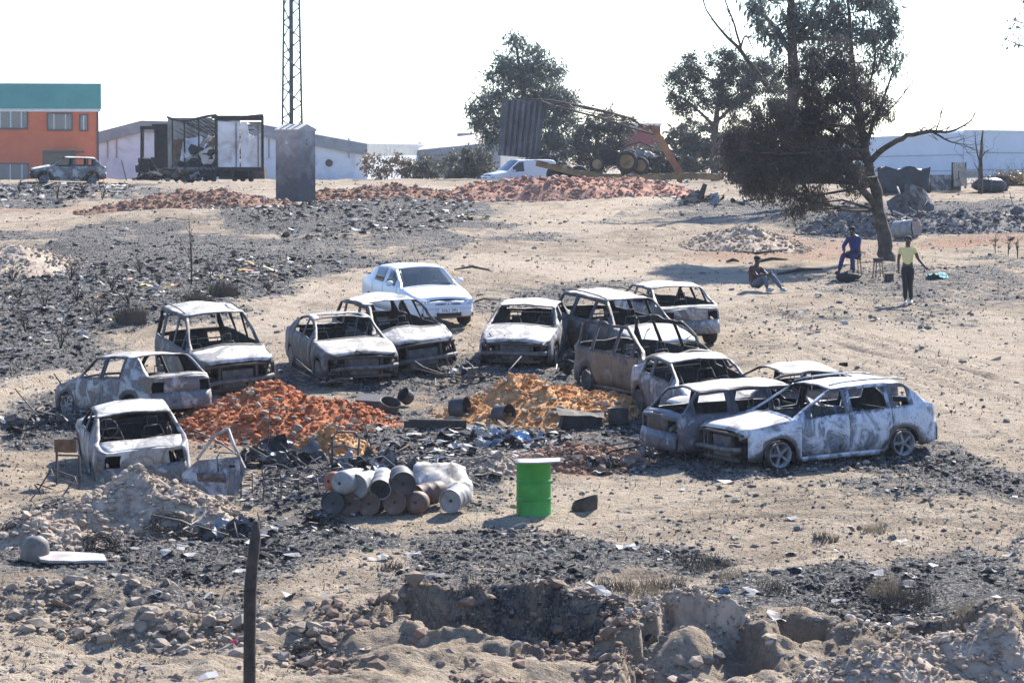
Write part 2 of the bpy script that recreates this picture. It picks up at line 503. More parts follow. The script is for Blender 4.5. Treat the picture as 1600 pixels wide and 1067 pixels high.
def ncol(name, stops, scale=4.0, rough=.9, detail=8, nrough=.62, bump=.35, bdist=.02, metallic=0.0, dist=0.0, spec=.3, speck=None):
    m, n, l, b = nt(name)
    tc = n.new('ShaderNodeTexCoord')
    t = noise(n, l, tc.outputs['Object'], scale, detail, nrough, dist)
    r = ramp(n, stops); l.new(t.outputs['Fac'], r.inputs['Fac'])
    c = r.outputs['Color']
    if speck:
        t2 = noise(n, l, tc.outputs['Object'], speck[0], 4, .6)
        r2 = ramp(n, [(speck[1], (0, 0, 0)), (speck[1] + .06, (1, 1, 1))]); l.new(t2.outputs['Fac'], r2.inputs['Fac'])
        c = mixc(n, l, r2.outputs['Color'], c, speck[2])
    l.new(c, b.inputs['Base Color'])
    b.inputs['Roughness'].default_value = rough; b.inputs['Metallic'].default_value = metallic
    b.inputs['Specular IOR Level'].default_value = spec
    if bump:
        bumpn(n, l, b, t.outputs['Fac'], bump, bdist)
    return m
def plain(name, c, rough=.6, metallic=0.0, spec=.4, var=.12, scale=6, bump=0.0):
    return ncol(name, [(.3, tuple(k * (1 - var) for k in c)), (.7, tuple(min(1, k * (1 + var)) for k in c))], scale, rough, 5, .6, bump, .01, metallic, spec=spec)

def burnt(name, dark=.035, mid=(.17, .18, .2), light=(.42, .42, .42), shift=0.0, rust=.35, rustc=(.2, .115, .06), rough=.62, scale=1.5, spec=.4):
    """fire-scorched steel: soot, bare blue-grey metal, ash-white oxide and rust in patches"""
    m, n, l, b = nt(name)
    tc = n.new('ShaderNodeTexCoord'); v = tc.outputs['Object']
    oi = n.new('ShaderNodeObjectInfo')
    off = n.new('ShaderNodeVectorMath'); off.operation = 'MULTIPLY_ADD'
    l.new(oi.outputs['Random'], off.inputs[0]); off.inputs[1].default_value = (37, 19, 53); l.new(v, off.inputs[2])
    v = off.outputs[0]
    t = noise(n, l, v, scale, 7, .62, 1.6)
    r = ramp(n, [(.33 + shift, (dark, dark, dark * 1.02)), (.42 + shift, mid), (.47 + shift, tuple(x * .55 for x in mid)), (.53 + shift, tuple((x + y) / 2 for x, y in zip(mid, light))), (.60 + shift, light)])
    l.new(t.outputs['Fac'], r.inputs['Fac'])
    t2 = noise(n, l, v, scale * 1.7, 7, .66, 1.0)
    r2 = ramp(n, [(.62 - rust * .3, (0, 0, 0)), (.70 - rust * .2, (1, 1, 1))]); l.new(t2.outputs['Fac'], r2.inputs['Fac'])
    c = mixc(n, l, mathn(n, l, 'MULTIPLY', r2.outputs['Color'], min(.9, rust * 1.6)), r.outputs['Color'], rustc)
    sa = n.new('ShaderNodeAttribute'); sa.attribute_name = 'soot'
    t4 = noise(n, l, v, 3.2, 6, .7, .8)
    ks = mathn(n, l, 'ADD', mathn(n, l, 'MULTIPLY', sa.outputs['Fac'], .75), mathn(n, l, 'MULTIPLY', t4.outputs['Fac'], .9))
    r4 = ramp(n, [(.72, (0, 0, 0)), (.88, (1, 1, 1))]); l.new(ks, r4.inputs['Fac'])
    c = mixc(n, l, mathn(n, l, 'MULTIPLY', r4.outputs['Color'], .88), c, (.028, .026, .026))
    t3 = noise(n, l, v, 16, 5, .7)
    r3 = ramp(n, [(.32, (.45, .44, .44)), (.44, (1, 1, 1)), (.72, (1.12, 1.1, 1.07))]); l.new(t3.outputs['Fac'], r3.inputs['Fac'])
    c = mixc(n, l, 1.0, c, r3.outputs['Color'], 'MULTIPLY')
    l.new(c, b.inputs['Base Color'])
    b.inputs['Roughness'].default_value = rough; b.inputs['Specular IOR Level'].default_value = spec
    bumpn(n, l, b, t3.outputs['Fac'], .25, .01)
    return m

M = {}
M['soot'] = ncol('soot', [(.35, (.012, .012, .013)), (.6, (.035, .033, .032)), (.75, (.085, .08, .075))], 7, .92, bump=.5)
M['char'] = ncol('charred_wood', [(.3, (.02, .018, .016)), (.65, (.07, .06, .052))], 9, .95, bump=.6)
M['rust'] = ncol('rusted_steel', [(.3, (.045, .03, .024)), (.5, (.13, .07, .04)), (.7, (.21, .13, .085))], 6, .85, bump=.4)
M['rustdark'] = ncol('dark_rusted_steel', [(.3, (.03, .028, .027)), (.55, (.075, .058, .048)), (.75, (.14, .1, .075))], 6, .8, bump=.3)
M['scrap'] = ncol('scorched_tube_steel', [(.3, (.05, .048, .047)), (.55, (.13, .12, .115)), (.75, (.24, .22, .2))], 8, .7, bump=.2)
M['ash'] = ncol('ash_white_steel', [(.3, (.2, .19, .18)), (.5, (.4, .385, .36)), (.7, (.56, .54, .5))], 2.6, .8, bump=.25, dist=.8, speck=(13, .66, (.12, .11, .1)))
M['rubber'] = ncol('tyre_rubber', [(.3, (.014, .014, .015)), (.7, (.035, .035, .035))], 9, .85)
M['alloy'] = ncol('wheel_alloy', [(.3, (.09, .09, .095)), (.55, (.2, .2, .21)), (.72, (.34, .34, .36))], 7, .5, spec=.5)
# ================================================================== ground
def ground_material():
    m, n, l, b = nt('burnt_sandy_ground')
    tc = n.new('ShaderNodeTexCoord'); v = tc.outputs['Object']
    at_ = n.new('ShaderNodeAttribute'); at_.attribute_name = 'cover'
    sep = n.new('ShaderNodeSeparateColor'); l.new(at_.outputs['Color'], sep.inputs[0])
    def con(t, lo, hi):
        r = n.new('ShaderNodeMapRange'); r.inputs[1].default_value = lo; r.inputs[2].default_value = hi
        l.new(t.outputs['Fac'], r.inputs[0]); return r.outputs[0]
    n1 = noise(n, l, v, .9, 6, .68, .3)
    n2 = noise(n, l, v, 4.5, 6, .72, .2)
    n3 = noise(n, l, v, 17, 4, .72)
    mp = n.new('ShaderNodeMapping'); mp.inputs['Scale'].default_value = (.45, 1.8, 1); mp.inputs['Rotation'].default_value = (0, 0, .5)
    l.new(v, mp.inputs['Vector'])
    n4 = noise(n, l, mp.outputs['Vector'], 1.5, 6, .68, .8)
    c1, c2, c3, c4 = con(n1, .3, .7), con(n2, .3, .7), con(n3, .3, .7), con(n4, .3, .7)
    sand = ramp(n, [(.1, (.25, .195, .14)), (.5, (.4, .315, .225)), (.9, (.51, .415, .305))]); l.new(c1, sand.inputs['Fac'])
    pale = ramp(n, [(.1, (.42, .335, .245)), (.8, (.61, .505, .385))]); l.new(c4, pale.inputs['Fac'])
    redc = ramp(n, [(.1, (.17, .075, .045)), (.5, (.4, .15, .065)), (.9, (.46, .25, .14))]); l.new(c2, redc.inputs['Fac'])
    ash = ramp(n, [(.12, (.018, .018, .019)), (.4, (.07, .068, .068)), (.64, (.16, .153, .146)), (.88, (.46, .425, .38))]); l.new(c3, ash.inputs['Fac'])
    c = mixc(n, l, sep.outputs[2], sand.outputs['Color'], pale.outputs['Color'])
    c = mixc(n, l, mathn(n, l, 'MULTIPLY', sep.outputs[1], c1), c, redc.outputs['Color'])
    # char specks everywhere, dense where it burnt and where shade is painted in: a threshold on mixed noise moved by the cover value
    k = mathn(n, l, 'ADD', mathn(n, l, 'MULTIPLY', c3, .30), mathn(n, l, 'MULTIPLY', c2, .34))
    k = mathn(n, l, 'ADD', k, mathn(n, l, 'MULTIPLY', c4, .36))
    k = mathn(n, l, 'ADD', k, mathn(n, l, 'MULTIPLY', sep.outputs[0], .52))
    k = mathn(n, l, 'SUBTRACT', k, mathn(n, l, 'MULTIPLY', sep.outputs[2], .05))
    k = mathn(n, l, 'SUBTRACT', k, .72)
    thr = ramp(n, [(.0, (0, 0, 0)), (.13, (1, 1, 1))]); l.new(k, thr.inputs['Fac'])
    c = mixc(n, l, thr.outputs['Color'], c, ash.outputs['Color'])
    sp = ramp(n, [(.05, (.5, .48, .47)), (.35, (1, 1, 1)), (.95, (1.18, 1.15, 1.1))]); l.new(c3, sp.inputs['Fac'])
    c = mixc(n, l, 1.0, c, sp.outputs['Color'], 'MULTIPLY')
    l.new(c, b.inputs['Base Color'])
    b.inputs['Roughness'].default_value = .96; b.inputs['Specular IOR Level'].default_value = .15
    n5 = noise(n, l, v, 42, 3, .7)
    hsum = mathn(n, l, 'ADD', n2.outputs['Fac'], mathn(n, l, 'MULTIPLY', n3.outputs['Fac'], .4))
    hsum = mathn(n, l, 'ADD', hsum, mathn(n, l, 'MULTIPLY', n5.outputs['Fac'], .16))
    bumpn(n, l, b, hsum, 1.0, .3)
    return m
M['ground'] = ground_material()

def build_ground():
    rows_py = np.arange(1100, 284, -1.12)
    ys = np.array([flat_hit(800, p)[1] for p in rows_py])
    ys = np.unique(np.round(ys, 3))
    ys = np.concatenate([[-60, -20, 5, 15, 22, 27, 31, 34, 36, 37.5], ys[ys > 38], np.geomspace(ys[-1] * 1.004, 330, 90), [400, 520, 700, 1000, 1600, 2600, 4000]])
    nu = 600
    u = np.linspace(-1, 1, nu)
    Y = np.repeat(ys[:, None], nu + 12, 1)
    half = np.maximum(.16 * 1.22 * np.abs(ys) + 1.0, 8)
    inner = u[None, :] * half[:, None]
    k = np.array([1.06, 1.2, 1.6, 2.4, 4.5, 9])
    left = -half[:, None] * k[::-1][None, :] - 2 * (k[::-1] - 1)[None, :] * 10
    right = half[:, None] * k[None, :] + 2 * (k - 1)[None, :] * 10
    X = np.concatenate([left, inner, right], 1)
    mk = masks(X.ravel(), Y.ravel())
    rough = .55 + .9 * mk['burn'] + .3 * mk['red'] - .25 * mk['pale']
    fore = sstep(47, 41, Y.ravel())
    rough = rough + fore * 1.5
    Z = H(X.ravel(), Y.ravel(), rough)
    # wheel ruts along the pale track
    v = np.stack([X.ravel(), Y.ravel(), Z], 1)
    nr, nc = X.shape
    idx = np.arange(nr * nc).reshape(nr, nc)
    f = np.stack([idx[:-1, :-1], idx[:-1, 1:], idx[1:, 1:], idx[1:, :-1]], -1).reshape(-1, 4)
    o = mesh_obj('ground', v, f, M['ground'], smooth=True)
    ca = o.data.color_attributes.new('cover', 'FLOAT_COLOR', 'POINT')
    cols = np.ones((len(v), 4)); cols[:, 0] = mk['burn']; cols[:, 1] = mk['red']; cols[:, 2] = mk['pale']
    ca.data.foreach_set('color', cols.astype(np.float32).ravel())
    tag(o, 'sandy ground scorched black and grey, crossed by pale tracks', kind='structure')
    return o
build_ground()
# ================================================================== cars
def cabin_mat():
    return M['soot']

CAR0 = dict(L=4.1, W=1.70, H=1.42, zs=.2, nose=.70, hoodf=.77, cowl=.96, belt_f=.90, belt_r=.97, deck=1.0, tail=.93,
            s_cowl=1.15, s_head=1.85, s_rh=3.35, s_rg=3.92, hood0=.07, wb=2.5, sf=.82, wr=.30, arch=.345,
            doors=[(1.28, 2.28), (2.28, 3.12)], wins=[(1.52, 2.22), (2.34, 3.02), (3.14, 3.5)], sedan=False, tumble=.34, crown=.06,
            front_cap=False, drop=.13, warp=.02, sag=0.035, remove=(), glass=False, rr=.215, lamps=True)

def car_shell(root, sp, mats, seed):
    """body panels as lofted sheet metal with real openings; returns panel objects"""
    rng = np.random.default_rng(seed)
    L, W = sp['L'], sp['W']
    brk = [sp['hood0'], sp['s_cowl'] - .06, sp['s_cowl'] + .02, sp['s_head'], sp['s_rh'], sp['s_rg'], .2, L - .16]
    for a, b in sp['doors']: brk += [a - .007, a + .007, b - .007, b + .007]
    for a, b in sp['wins']: brk += [a, b]
    for a, b, kk in sp.get('holes', ()): brk += [a, b]
    cs = [sp['sf'], sp['sf'] + sp['wb']]
    ar = sp['arch']
    for c in cs: brk += [c + ar * math.cos(t) for t in np.linspace(0, math.pi, 13)]
    st = np.array(sorted([x for x in brk if 0 <= x <= L] + [0, L]))
    extra = [x for x in np.linspace(0, L, int(L / .09)) if np.min(np.abs(st - x)) > .03]
    st = np.unique(np.round(np.concatenate([st, extra]), 4))
    top = lambda s: np.interp(s, [0, .14, sp['s_cowl'], sp['s_head'], (sp['s_head'] + sp['s_rh']) / 2, sp['s_rh'], sp['s_rg'], L],
                              [sp['nose'], sp['hoodf'], sp['cowl'], sp['H'] - .035, sp['H'], sp['H'] - .04, sp['deck'], sp['tail']])
    T = top(st)
    Ts = (top(st - .05) + top(st + .05) + 2 * T) / 4
    inw = (st > .1) & (st < L - .12); T = np.where(inw, Ts, T)
    B = np.interp(st, [0, .2, sp['s_cowl'], sp['s_rg'], L], [sp['nose'] - .07, sp['hoodf'] - .06, sp['belt_f'], sp['belt_r'], sp['tail'] - .04])
    Wd = W / 2 * np.interp(st, [0, .1, .3, .8, L - .9, L - .3, L - .08, L], [.74, .84, .94, 1, 1, .95, .88, .83])
    zb = np.interp(st, [0, .45, .55, L - .6, L - .4, L], [.30, .24, sp['zs'], sp['zs'], .28, .34])
    for c in cs:
        k = np.abs(st - c) <= ar + 1e-4
        zb = np.where(k, np.maximum(zb, sp['wr'] + np.sqrt(np.maximum(ar * ar - (st - c) ** 2, 0))), zb)
    crown = np.interp(st, [0, sp['s_cowl'], sp['s_head'], sp['s_rh'], sp['s_rg'], L], [.05, .06, sp['crown'], sp['crown'], .05, .04])
    RZ = np.maximum(T - crown, B + .012)
    t_side = [0, .12, .36, .58, .8, .93, 1.0]
    g_gr = [.07, .88, 1.0]
    c_top = [.91, .74, .38, 0.0]
    J = 14
    P = np.zeros((len(st), J, 3))
    for j, t in enumerate(t_side):
        z = zb + (B - zb) * t
        zr = np.clip((z - sp['zs']) / (B - sp['zs']), 0, 1)
        yf = np.interp(zr, [0, .2, .5, .72, .86, 1], [.955, .985, 1.0, .992, .975, .94])
        P[:, j] = np.stack([L / 2 - st, Wd * yf, z], -1)
    yb = Wd * .94
    for j, g in enumerate(g_gr):
        z = B + (RZ - B) * g
        y = yb - sp['tumble'] * (z - B) - .04 * np.minimum(1, (z - B) / .06) * g
        P[:, 7 + j] = np.stack([L / 2 - st, y, z], -1)
    yr = P[:, 9, 1]
    for j, c in enumerate(c_top):
        P[:, 10 + j] = np.stack([L / 2 - st, yr * c, RZ + (T - RZ) * (1 - c * c)], -1)
    if sp['sag']:
        k = np.exp(-((st - (sp['s_head'] + sp['s_rh']) / 2) / .5) ** 2)
        for j in range(10, 14):
            P[:, j, 2] -= sp['sag'] * k * (1 - c_top[j - 10] ** 2)
    full = []
    for sgn in (1, -1):
        Q = P.copy(); Q[:, :, 1] *= sgn
        X = Q[..., 0]; Z = Q[..., 2]
        w = sp['warp']
        Q[..., 1] += w * fbm(X * 2.2 + seed, Z * 2.6 + sgn * 7, 3, seed) * 2.2
        dz = w * fbm(X * 2.0 - seed, Q[..., 1] * 2.2 + 40, 3, seed + 9) * 2.4
        Q[:, 9:, 2] += dz[:, 9:]
        full.append(Q)
    full[1][:, 13] = full[0][:, 13]
    V = np.concatenate([full[0].reshape(-1, 3), full[1].reshape(-1, 3)])
    N = len(st) * J
    # soot deposits: round the openings, the arches, the nose and the lower edges
    SO = np.zeros((len(st), J))
    inwin = np.array([any(a - .12 < x < b + .12 for a, b in sp['wins']) for x in st])
    for j in range(J):
        SO[:, j] += .55 * inwin * (1 if j in (7, 8) else (.8 if j in (6, 9) else (.4 if j in (5, 10) else 0)))
        SO[:, j] += .5 * np.exp(-((st - sp['s_cowl']) / .14) ** 2) * (j >= 10) + .5 * np.exp(-((st - sp['s_head']) / .12) ** 2) * (j >= 9) + .45 * np.exp(-((st - sp['s_rh']) / .12) ** 2) * (j >= 9) + .45 * np.exp(-((st - sp['s_rg']) / .12) ** 2) * (j >= 10)
        SO[:, j] += .75 * np.exp(-st / .22) * (1 if j < 10 else .5)
        if j <= 3:
            for c in cs: SO[:, j] += .7 * np.exp(-(np.maximum(np.abs(st - c) - ar, 0) / .16) ** 2) * (1 - j * .26)
            SO[:, j] += .3 * (j <= 1)
    SO *= sp.get('sootk', 1.25)
    parts = {}
    gap = .0075
    def owner(k, s, sgn):
        if k >= 10:
            if s < sp['hood0']: return None
            if s < sp['s_cowl'] - .06: return 'hood'
            if s < sp['s_cowl'] + .02: return 'body'
            if s < sp['s_head']: return 'windshield'
            if s < sp['s_rh']:
                for a, b, kk in sp.get('holes', ()):
                    if a < s < b and k >= kk: return None
                return 'roof'
            if s < sp['s_rg']: return 'rear_window'
            return 'trunk_lid' if sp['sedan'] else 'body'
        if k == 9:
            if sp['hood0'] < s < sp['s_cowl'] - .06: return 'hood'
            if sp['s_head'] < s < sp['s_rh']: return 'roof'
            return None if s < sp['hood0'] else 'body'
        if s < sp['hood0'] and not sp['front_cap']: return None
        if k == 7:
            for a, b in sp['wins']:
                if a < s < b: return 'side_window%d' % sgn + '_%d' % int(a * 100)
        for q, (a, b) in enumerate(sp['doors']):
            if abs(s - a) < gap or abs(s - b) < gap:
                if 1 <= k <= 6: return None
            elif a < s < b and 1 <= k <= 7:
                return 'door%d_%d' % (q, sgn)
        if s < .2 and k <= 3 and not sp['front_cap']: return None
        return 'body'
    for half, sgn in ((0, 1), (1, -1)):
        for i in range(len(st) - 1):
            s = (st[i] + st[i + 1]) / 2
            for k in range(13):
                p = owner(k, s, sgn)
                if p is None: continue
                q = [half * N + i * J + k, half * N + i * J + k + 1, half * N + (i + 1) * J + k + 1, half * N + (i + 1) * J + k]
                if k == 12:
                    q = [x if x % J != 13 else x - (N if x >= N else 0) for x in q]
                parts.setdefault(p, []).append(tuple(q if sgn < 0 else q[::-1]))
    # caps
    capv = []; base = len(V)
    def cap(i, front):
        nonlocal capv
        K = 10; rows = []
        for j in range(13):
            a = full[0][i, j]; b = full[1][i, j]; row = []
            for c in range(K + 1):
                t = c / K; p = a * (1 - t) + b * t
                bul = (.10 if front else .075) * (1 - (2 * t - 1) ** 2)
                zr = (p[2] - .3) / .6
                if .05 < zr < .45: bul += .05 * (1 if front else .8)
                p = p.copy(); p[0] += bul if front else -bul
                row.append(base + len(capv)); capv.append(p)
            rows.append(row)
        for j in range(12):
            t = j
            for c in range(K):
                if j <= 2: nm = 'bumper' if front else 'rear_bumper'
                elif front: nm = 'nose_panel'
                else: nm = 'trunk_lid' if sp['sedan'] else 'tailgate'
                if not front and j in (3, 4) and c in (0, 1, K - 2, K - 1):
                    nm = 'tail_lamp'
                if not front and j == 3 and c in (0, 1, K - 2, K - 1): nm = 'tail_lamp'
                q = (rows[j][c], rows[j][c + 1], rows[j + 1][c + 1], rows[j + 1][c])
                parts.setdefault(nm, []).append(q if not front else q[::-1])
    cap(len(st) - 1, False)
    if sp['front_cap']: cap(0, True)
    V = np.concatenate([V, np.array(capv)])
    SOv = np.concatenate([SO.ravel(), SO.ravel(), np.full(len(capv), .22)])
    made = {}
    for p, fs in parts.items():
        nm = 'door' if p.startswith('door') else ('side_window' if p.startswith('side_window') else p)
        if p in sp['remove'] or nm in sp['remove']: continue
        if nm in ('windshield', 'rear_window', 'side_window'):
            if not sp['glass']: continue
            mt = M['carglass']
        elif nm == 'tail_lamp':
            if not sp['glass']: continue
            mt = M['redlamp']
        elif nm in ('roof', 'hood', 'trunk_lid'): mt = mats[1]
        else: mt = mats[0]
        used = sorted({i for q in fs for i in q}); mp = {u: i for i, u in enumerate(used)}
        o = mesh_obj(nm, V[used], [tuple(mp[i] for i in q) for q in fs], [mt, mt if nm in ('windshield', 'rear_window', 'side_window', 'tail_lamp') else mats[2]], root, True, 50)
        ca = o.data.color_attributes.new('soot', 'FLOAT_COLOR', 'POINT'); sv = SOv[used]
        ca.data.foreach_set('color', np.repeat(sv, 4).astype(np.float32))
        so = o.modifiers.new('thickness', 'SOLIDIFY')
        so.thickness = .03 if nm == 'body' else .018
        so.offset = -1; so.material_offset = 1; so.material_offset_rim = 0
        made.setdefault(nm, []).append(o)
    return made

def rim_mesh(mb, r, w, spokes=7, twin=False):
    """alloy rim: barrel, lip, hub and spokes; axis along Y"""
    mb.lathe([(r * .93, -w / 2), (r, -w / 2), (r, -w / 2 + .02), (r * .9, -w / 2 + .03), (r * .86, w / 2 - .02), (r * .97, w / 2 - .01), (r, w / 2), (r * .93, w / 2), (r * .8, w / 2 - .05), (r * .8, -w / 2 + .03), (r * .93, -w / 2)], 28, axis=(0, 1, 0))
    for sd_ in (1, -1):
        yy = sd_ * (w / 2 - .03)
        mb.lathe([(0, -.02), (r * .26, -.02), (r * .22, .02), (0, .02)], 14, (0, yy, 0), (0, 1, 0))
        for k in range(spokes):
            t = 2 * math.pi * k / spokes
            for d in ((-.1, .1) if twin else (0,)):
                a = np.array([math.cos(t + d) * r * .2, yy, math.sin(t + d) * r * .2]); b = np.array([math.cos(t + d * .8) * r * .88, yy - sd_ * .012, math.sin(t + d * .8) * r * .88])
                mb.bar(a, b, r * (.11 if twin else .2), .03, up=(0, 1, 0))

def add_wheel(root, x, y, z, sp, tyre, rimmat, spokes=7, twin=False, seed=0):
    w = .17; r = sp['rr']
    mb = MB(); rim_mesh(mb, r, w, spokes, twin)
    o = mb.build('wheel', rimmat, root, True, 35); o.location = (x, y, z)
    t = MB()
    if tyre:
        R_ = sp['wr']
        t.lathe([(r * .96, -w / 2), (R_ * .93, -w / 2 - .012), (R_, -w / 2 + .02), (R_, w / 2 - .02), (R_ * .93, w / 2 + .012), (r * .96, w / 2), (r * .9, 0), (r * .96, -w / 2)], 32, axis=(0, 1, 0))
        t.build('tyre', M['rubber'], o, True, 40)
    else:
        rng = np.random.default_rng(seed)
        for k in range(3):
            t.ring((0, rng.uniform(-.05, .05), 0), r * (1.02 + .03 * k), .008, (rng.uniform(-.06, .06), 1, rng.uniform(-.06, .06)), 26, 5)
        t.build('tyre_wire', M['rustdark'], o, True)
    return o

def seat_frame(root, x, y, rng):
    mb = MB(); w = .22; h = .62
    z0 = .34; lean = rng.uniform(.1, .22)
    mb.tube([(x, y - w, z0), (x - lean * .6, y - w * .95, z0 + h * .6), (x - lean, y - w * .6, z0 + h), (x - lean, y + w * .6, z0 + h), (x - lean * .6, y + w * .95, z0 + h * .6), (x, y + w, z0)], .016, 6)
    mb.tube([(x, y - w, z0), (x + .42, y - w, z0 + .04), (x + .42, y + w, z0 + .04), (x, y + w, z0)], .016, 6)
    for k in range(3):
        zz = z0 + h * (.25 + .22 * k)
        mb.tube([(x - lean * (.25 + .2 * k), y - w * .9, zz), (x - lean * (.25 + .2 * k) - .03, y, zz + rng.uniform(-.03, .03)), (x - lean * (.25 + .2 * k), y + w * .9, zz)], .007, 5)
    for d in (-.09, .09):
        mb.tube([(x - lean, y + d, z0 + h), (x - lean - .02, y + d, z0 + h + .16)], .008, 5)
    mb.tube([(x - lean - .02, y - .09, z0 + h + .16), (x - lean - .02, y + .09, z0 + h + .16)], .012, 5)
    mb.build('seat_frame', M['scrap'], root, True)

def car_inside(root, sp, seed, engine=True, full_seats=False):
    rng = np.random.default_rng(seed + 77)
    L, W = sp['L'], sp['W']
    X = lambda s: L / 2 - s
    f = MB()
    f.box((0, 0, sp['zs'] + .05), (L - 1.1, W * .86, .07))
    f.box((X(L - .7), 0, .42), (.9, W * .62, .2)); f.box((X(.55), 0, .34), (.75, W * .5, .18))
    for s in (sp['sf'], sp['sf'] + sp['wb']):
        f.box((X(s), 0, .27), (.12, W * .8, .09))
    f.build('floor_pan', M['soot'], root)
    d = MB()
    d.box((X(sp['s_cowl'] + .12), 0, .62), (.16, W * .84, .5), (0, .2, 0))
    d.tube([(X(sp['s_cowl'] + .3), -W * .38, .78), (X(sp['s_cowl'] + .27), 0, .8), (X(sp['s_cowl'] + .3), W * .38, .78)], .03, 6)
    d.build('dashboard', M['soot'], root)
    sw = MB(); sx = X(sp['s_cowl'] + .48)
    sw.ring((sx, .36, .8), .18, .011, (-.85, 0, .45), 22, 5)
    sw.tube([(sx, .36, .8), (sx + .3, .36, .62)], .018, 6); sw.tube([(sx, .2, .8), (sx, .52, .8)], .009, 5)
    sw.build('steering_wheel', M['scrap'], root, True)
    sm = sp['s_cowl'] + 1.15
    for y in (-.36, .36): seat_frame(root, X(sm), y, rng)
    rb = MB(); rs = min(sm + .95, L - .75)
    rb.tube([(X(rs), -.6, .38), (X(rs + .18), -.58, .92), (X(rs + .18), .58, .92), (X(rs), .6, .38)], .018, 6)
    for y in np.linspace(-.4, .4, 5): rb.tube([(X(rs + .02), y, .4), (X(rs + .17), y, .9)], .008, 5)
    rb.box((X(rs + .2), 0, .6), (.02, 1.1, .5), (0, -.3, 0))
    rb.build('rear_bench_frame', M['soot'], root, False)
    j = MB()
    for k in range(16):
        j.blob((X(rng.uniform(sp['s_cowl'] + .3, L - .6)), rng.uniform(-.6, .6), sp['zs'] + .12 + rng.uniform(0, .1)), rng.uniform(.05, .2, 3) * (1, 1, .6), rng, .35)
    o = j.build('burnt_remains', M['soot'], root); o['kind'] = 'stuff'
    if engine:
        e = MB()
        e.box((X(.5), .05, .5), (.5, .72, .34)); e.box((X(.42), -.2, .66), (.3, .4, .12), (0, 0, .1))
        for k in range(9):
            e.blob((X(rng.uniform(.2, .85)), rng.uniform(-.6, .6), rng.uniform(.35, .62)), rng.uniform(.06, .15, 3), rng, .3)
        for k in range(5):
            p = np.array([X(rng.uniform(.15, .8)), rng.uniform(-.6, .6), rng.uniform(.4, .7)])
            e.tube([p, p + rng.uniform(-.2, .2, 3), p + rng.uniform(-.35, .35, 3)], .014, 5)
        e.build('engine', M['soot'], root)

def car_nose(root, sp, mats, rng, beam=True, radiator=True):
    """bare front end of a burnt car: slam panel, side legs, radiator core, crash beam"""
    L, W = sp['L'], sp['W']; X = lambda s: L / 2 - s
    n = MB(); h = sp['nose']
    n.tube([(X(.12), -W * .42, h - .06), (X(.04), -W * .2, h - .03), (X(.03), W * .2, h - .03), (X(.12), W * .42, h - .06)], .028, 6)
    for y in (-.38, .38):
        n.bar((X(.1), y * W / 1.7, h - .06), (X(.12), y * W / 1.7, .28), .07, .05)
    n.bar((X(.12), -W * .33, .28), (X(.12), W * .33, .28), .06, .06)
    for y in (-.6, .6):
        n.bar((X(.14), y, h - .1), (X(.42), y * 1.02, h - .12), .06, .12)
        n.bar((X(.05), y * .82, .44), (X(.5), y * .8, .46), .09, .1)
    n.build('front_frame', M['rustdark'], root)
    if radiator:
        r = MB(); r.box((X(.17), 0, .49), (.04, .66, .36)); 
        for z in np.linspace(.34, .64, 8): r.box((X(.145), 0, z), (.012, .64, .012))
        r.build('radiator', M['scrap'], root)
    if beam:
        b = MB(); t = rng.uniform(-.06, .06)
        b.tube([(X(.05), -W * .42, .46 - t), (X(-.02), -W * .2, .47), (X(-.03), W * .2, .47), (X(.05), W * .42, .46 + t)], .045, 6)
        b.build('bumper_beam', M['scrap'], root, True)

def place(root, anchor, px, yaw, roll=0, pitch=0, sink=0.0, half=(1.25, .72), lift=0.0):
    """stand a car on the ground with its local ground point `anchor` at pixel px"""
    a = R(yaw)
    c, s_ = math.cos(a), math.sin(a)
    g = ground(*px)
    ox = g[0] - (c * anchor[0] - s_ * anchor[1]); oy = g[1] - (s_ * anchor[0] + c * anchor[1])
    pts = []
    for ax in (half[0], -half[0]):
        for ay in (half[1], -half[1]):
            x = ox + c * ax - s_ * ay; y = oy + s_ * ax + c * ay
            pts.append(np.array([x, y, float(H(np.array([x]), np.array([y]), fine=False)[0])]))
    fwd = (pts[0] + pts[1] - pts[2] - pts[3]); left = (pts[0] + pts[2] - pts[1] - pts[3])
    up = np.cross(fwd, left)
    m = frame_from(fwd, up) @ Euler((R(roll), R(pitch), 0)).to_matrix()
    root.location = (ox, oy, float(np.mean([p[2] for p in pts])) - sink + lift)
    root.rotation_euler = m.to_euler()
    return root

def rack_rails(root, sp, mat, s0, s1):
    for sg in (1, -1):
        r = MB(); y = sg * (sp['W'] / 2 * .94 - sp['tumble'] * (sp['H'] - .95) - .07)
        xs = np.linspace(s0, s1, 8)
        zz = sp['H'] - .02 + .05 * np.sin(np.linspace(0, math.pi, 8)) ** .5 - .02
        r.tube([(sp['L'] / 2 - x, y, z) for x, z in zip(xs, zz)], .016, 6)
        r.build('roof_rail', mat, root, True)

M['carglass'] = plain('tinted_car_glass', (.05, .065, .07), .06, 0, .8, .1)
M['carglass'].node_tree.nodes['Principled BSDF'].inputs['Alpha'].default_value = .62
M['redlamp'] = plain('red_lamp_lens', (.35, .02, .02), .2)
M['b_white'] = burnt('scorched_white_paint', mid=(.16, .16, .165), light=(.38, .375, .37), shift=.005, rust=.36, rough=.6, scale=1.3)
M['b_grey'] = burnt('scorched_grey_steel', mid=(.075, .075, .077), light=(.19, .185, .18), shift=.03, rust=.45, rustc=(.17, .1, .055), scale=1.4)
M['b_blue'] = burnt('heat_stripped_silver_blue', dark=.025, mid=(.19, .215, .26), light=(.5, .53, .58), shift=-.04, rust=.16, rough=.34, scale=1.9, spec=.6)
M['b_violet'] = burnt('scorched_slate_violet_paint', dark=.03, mid=(.085, .085, .11), light=(.34, .34, .38), shift=.08, rust=.22, rough=.45, spec=.5)
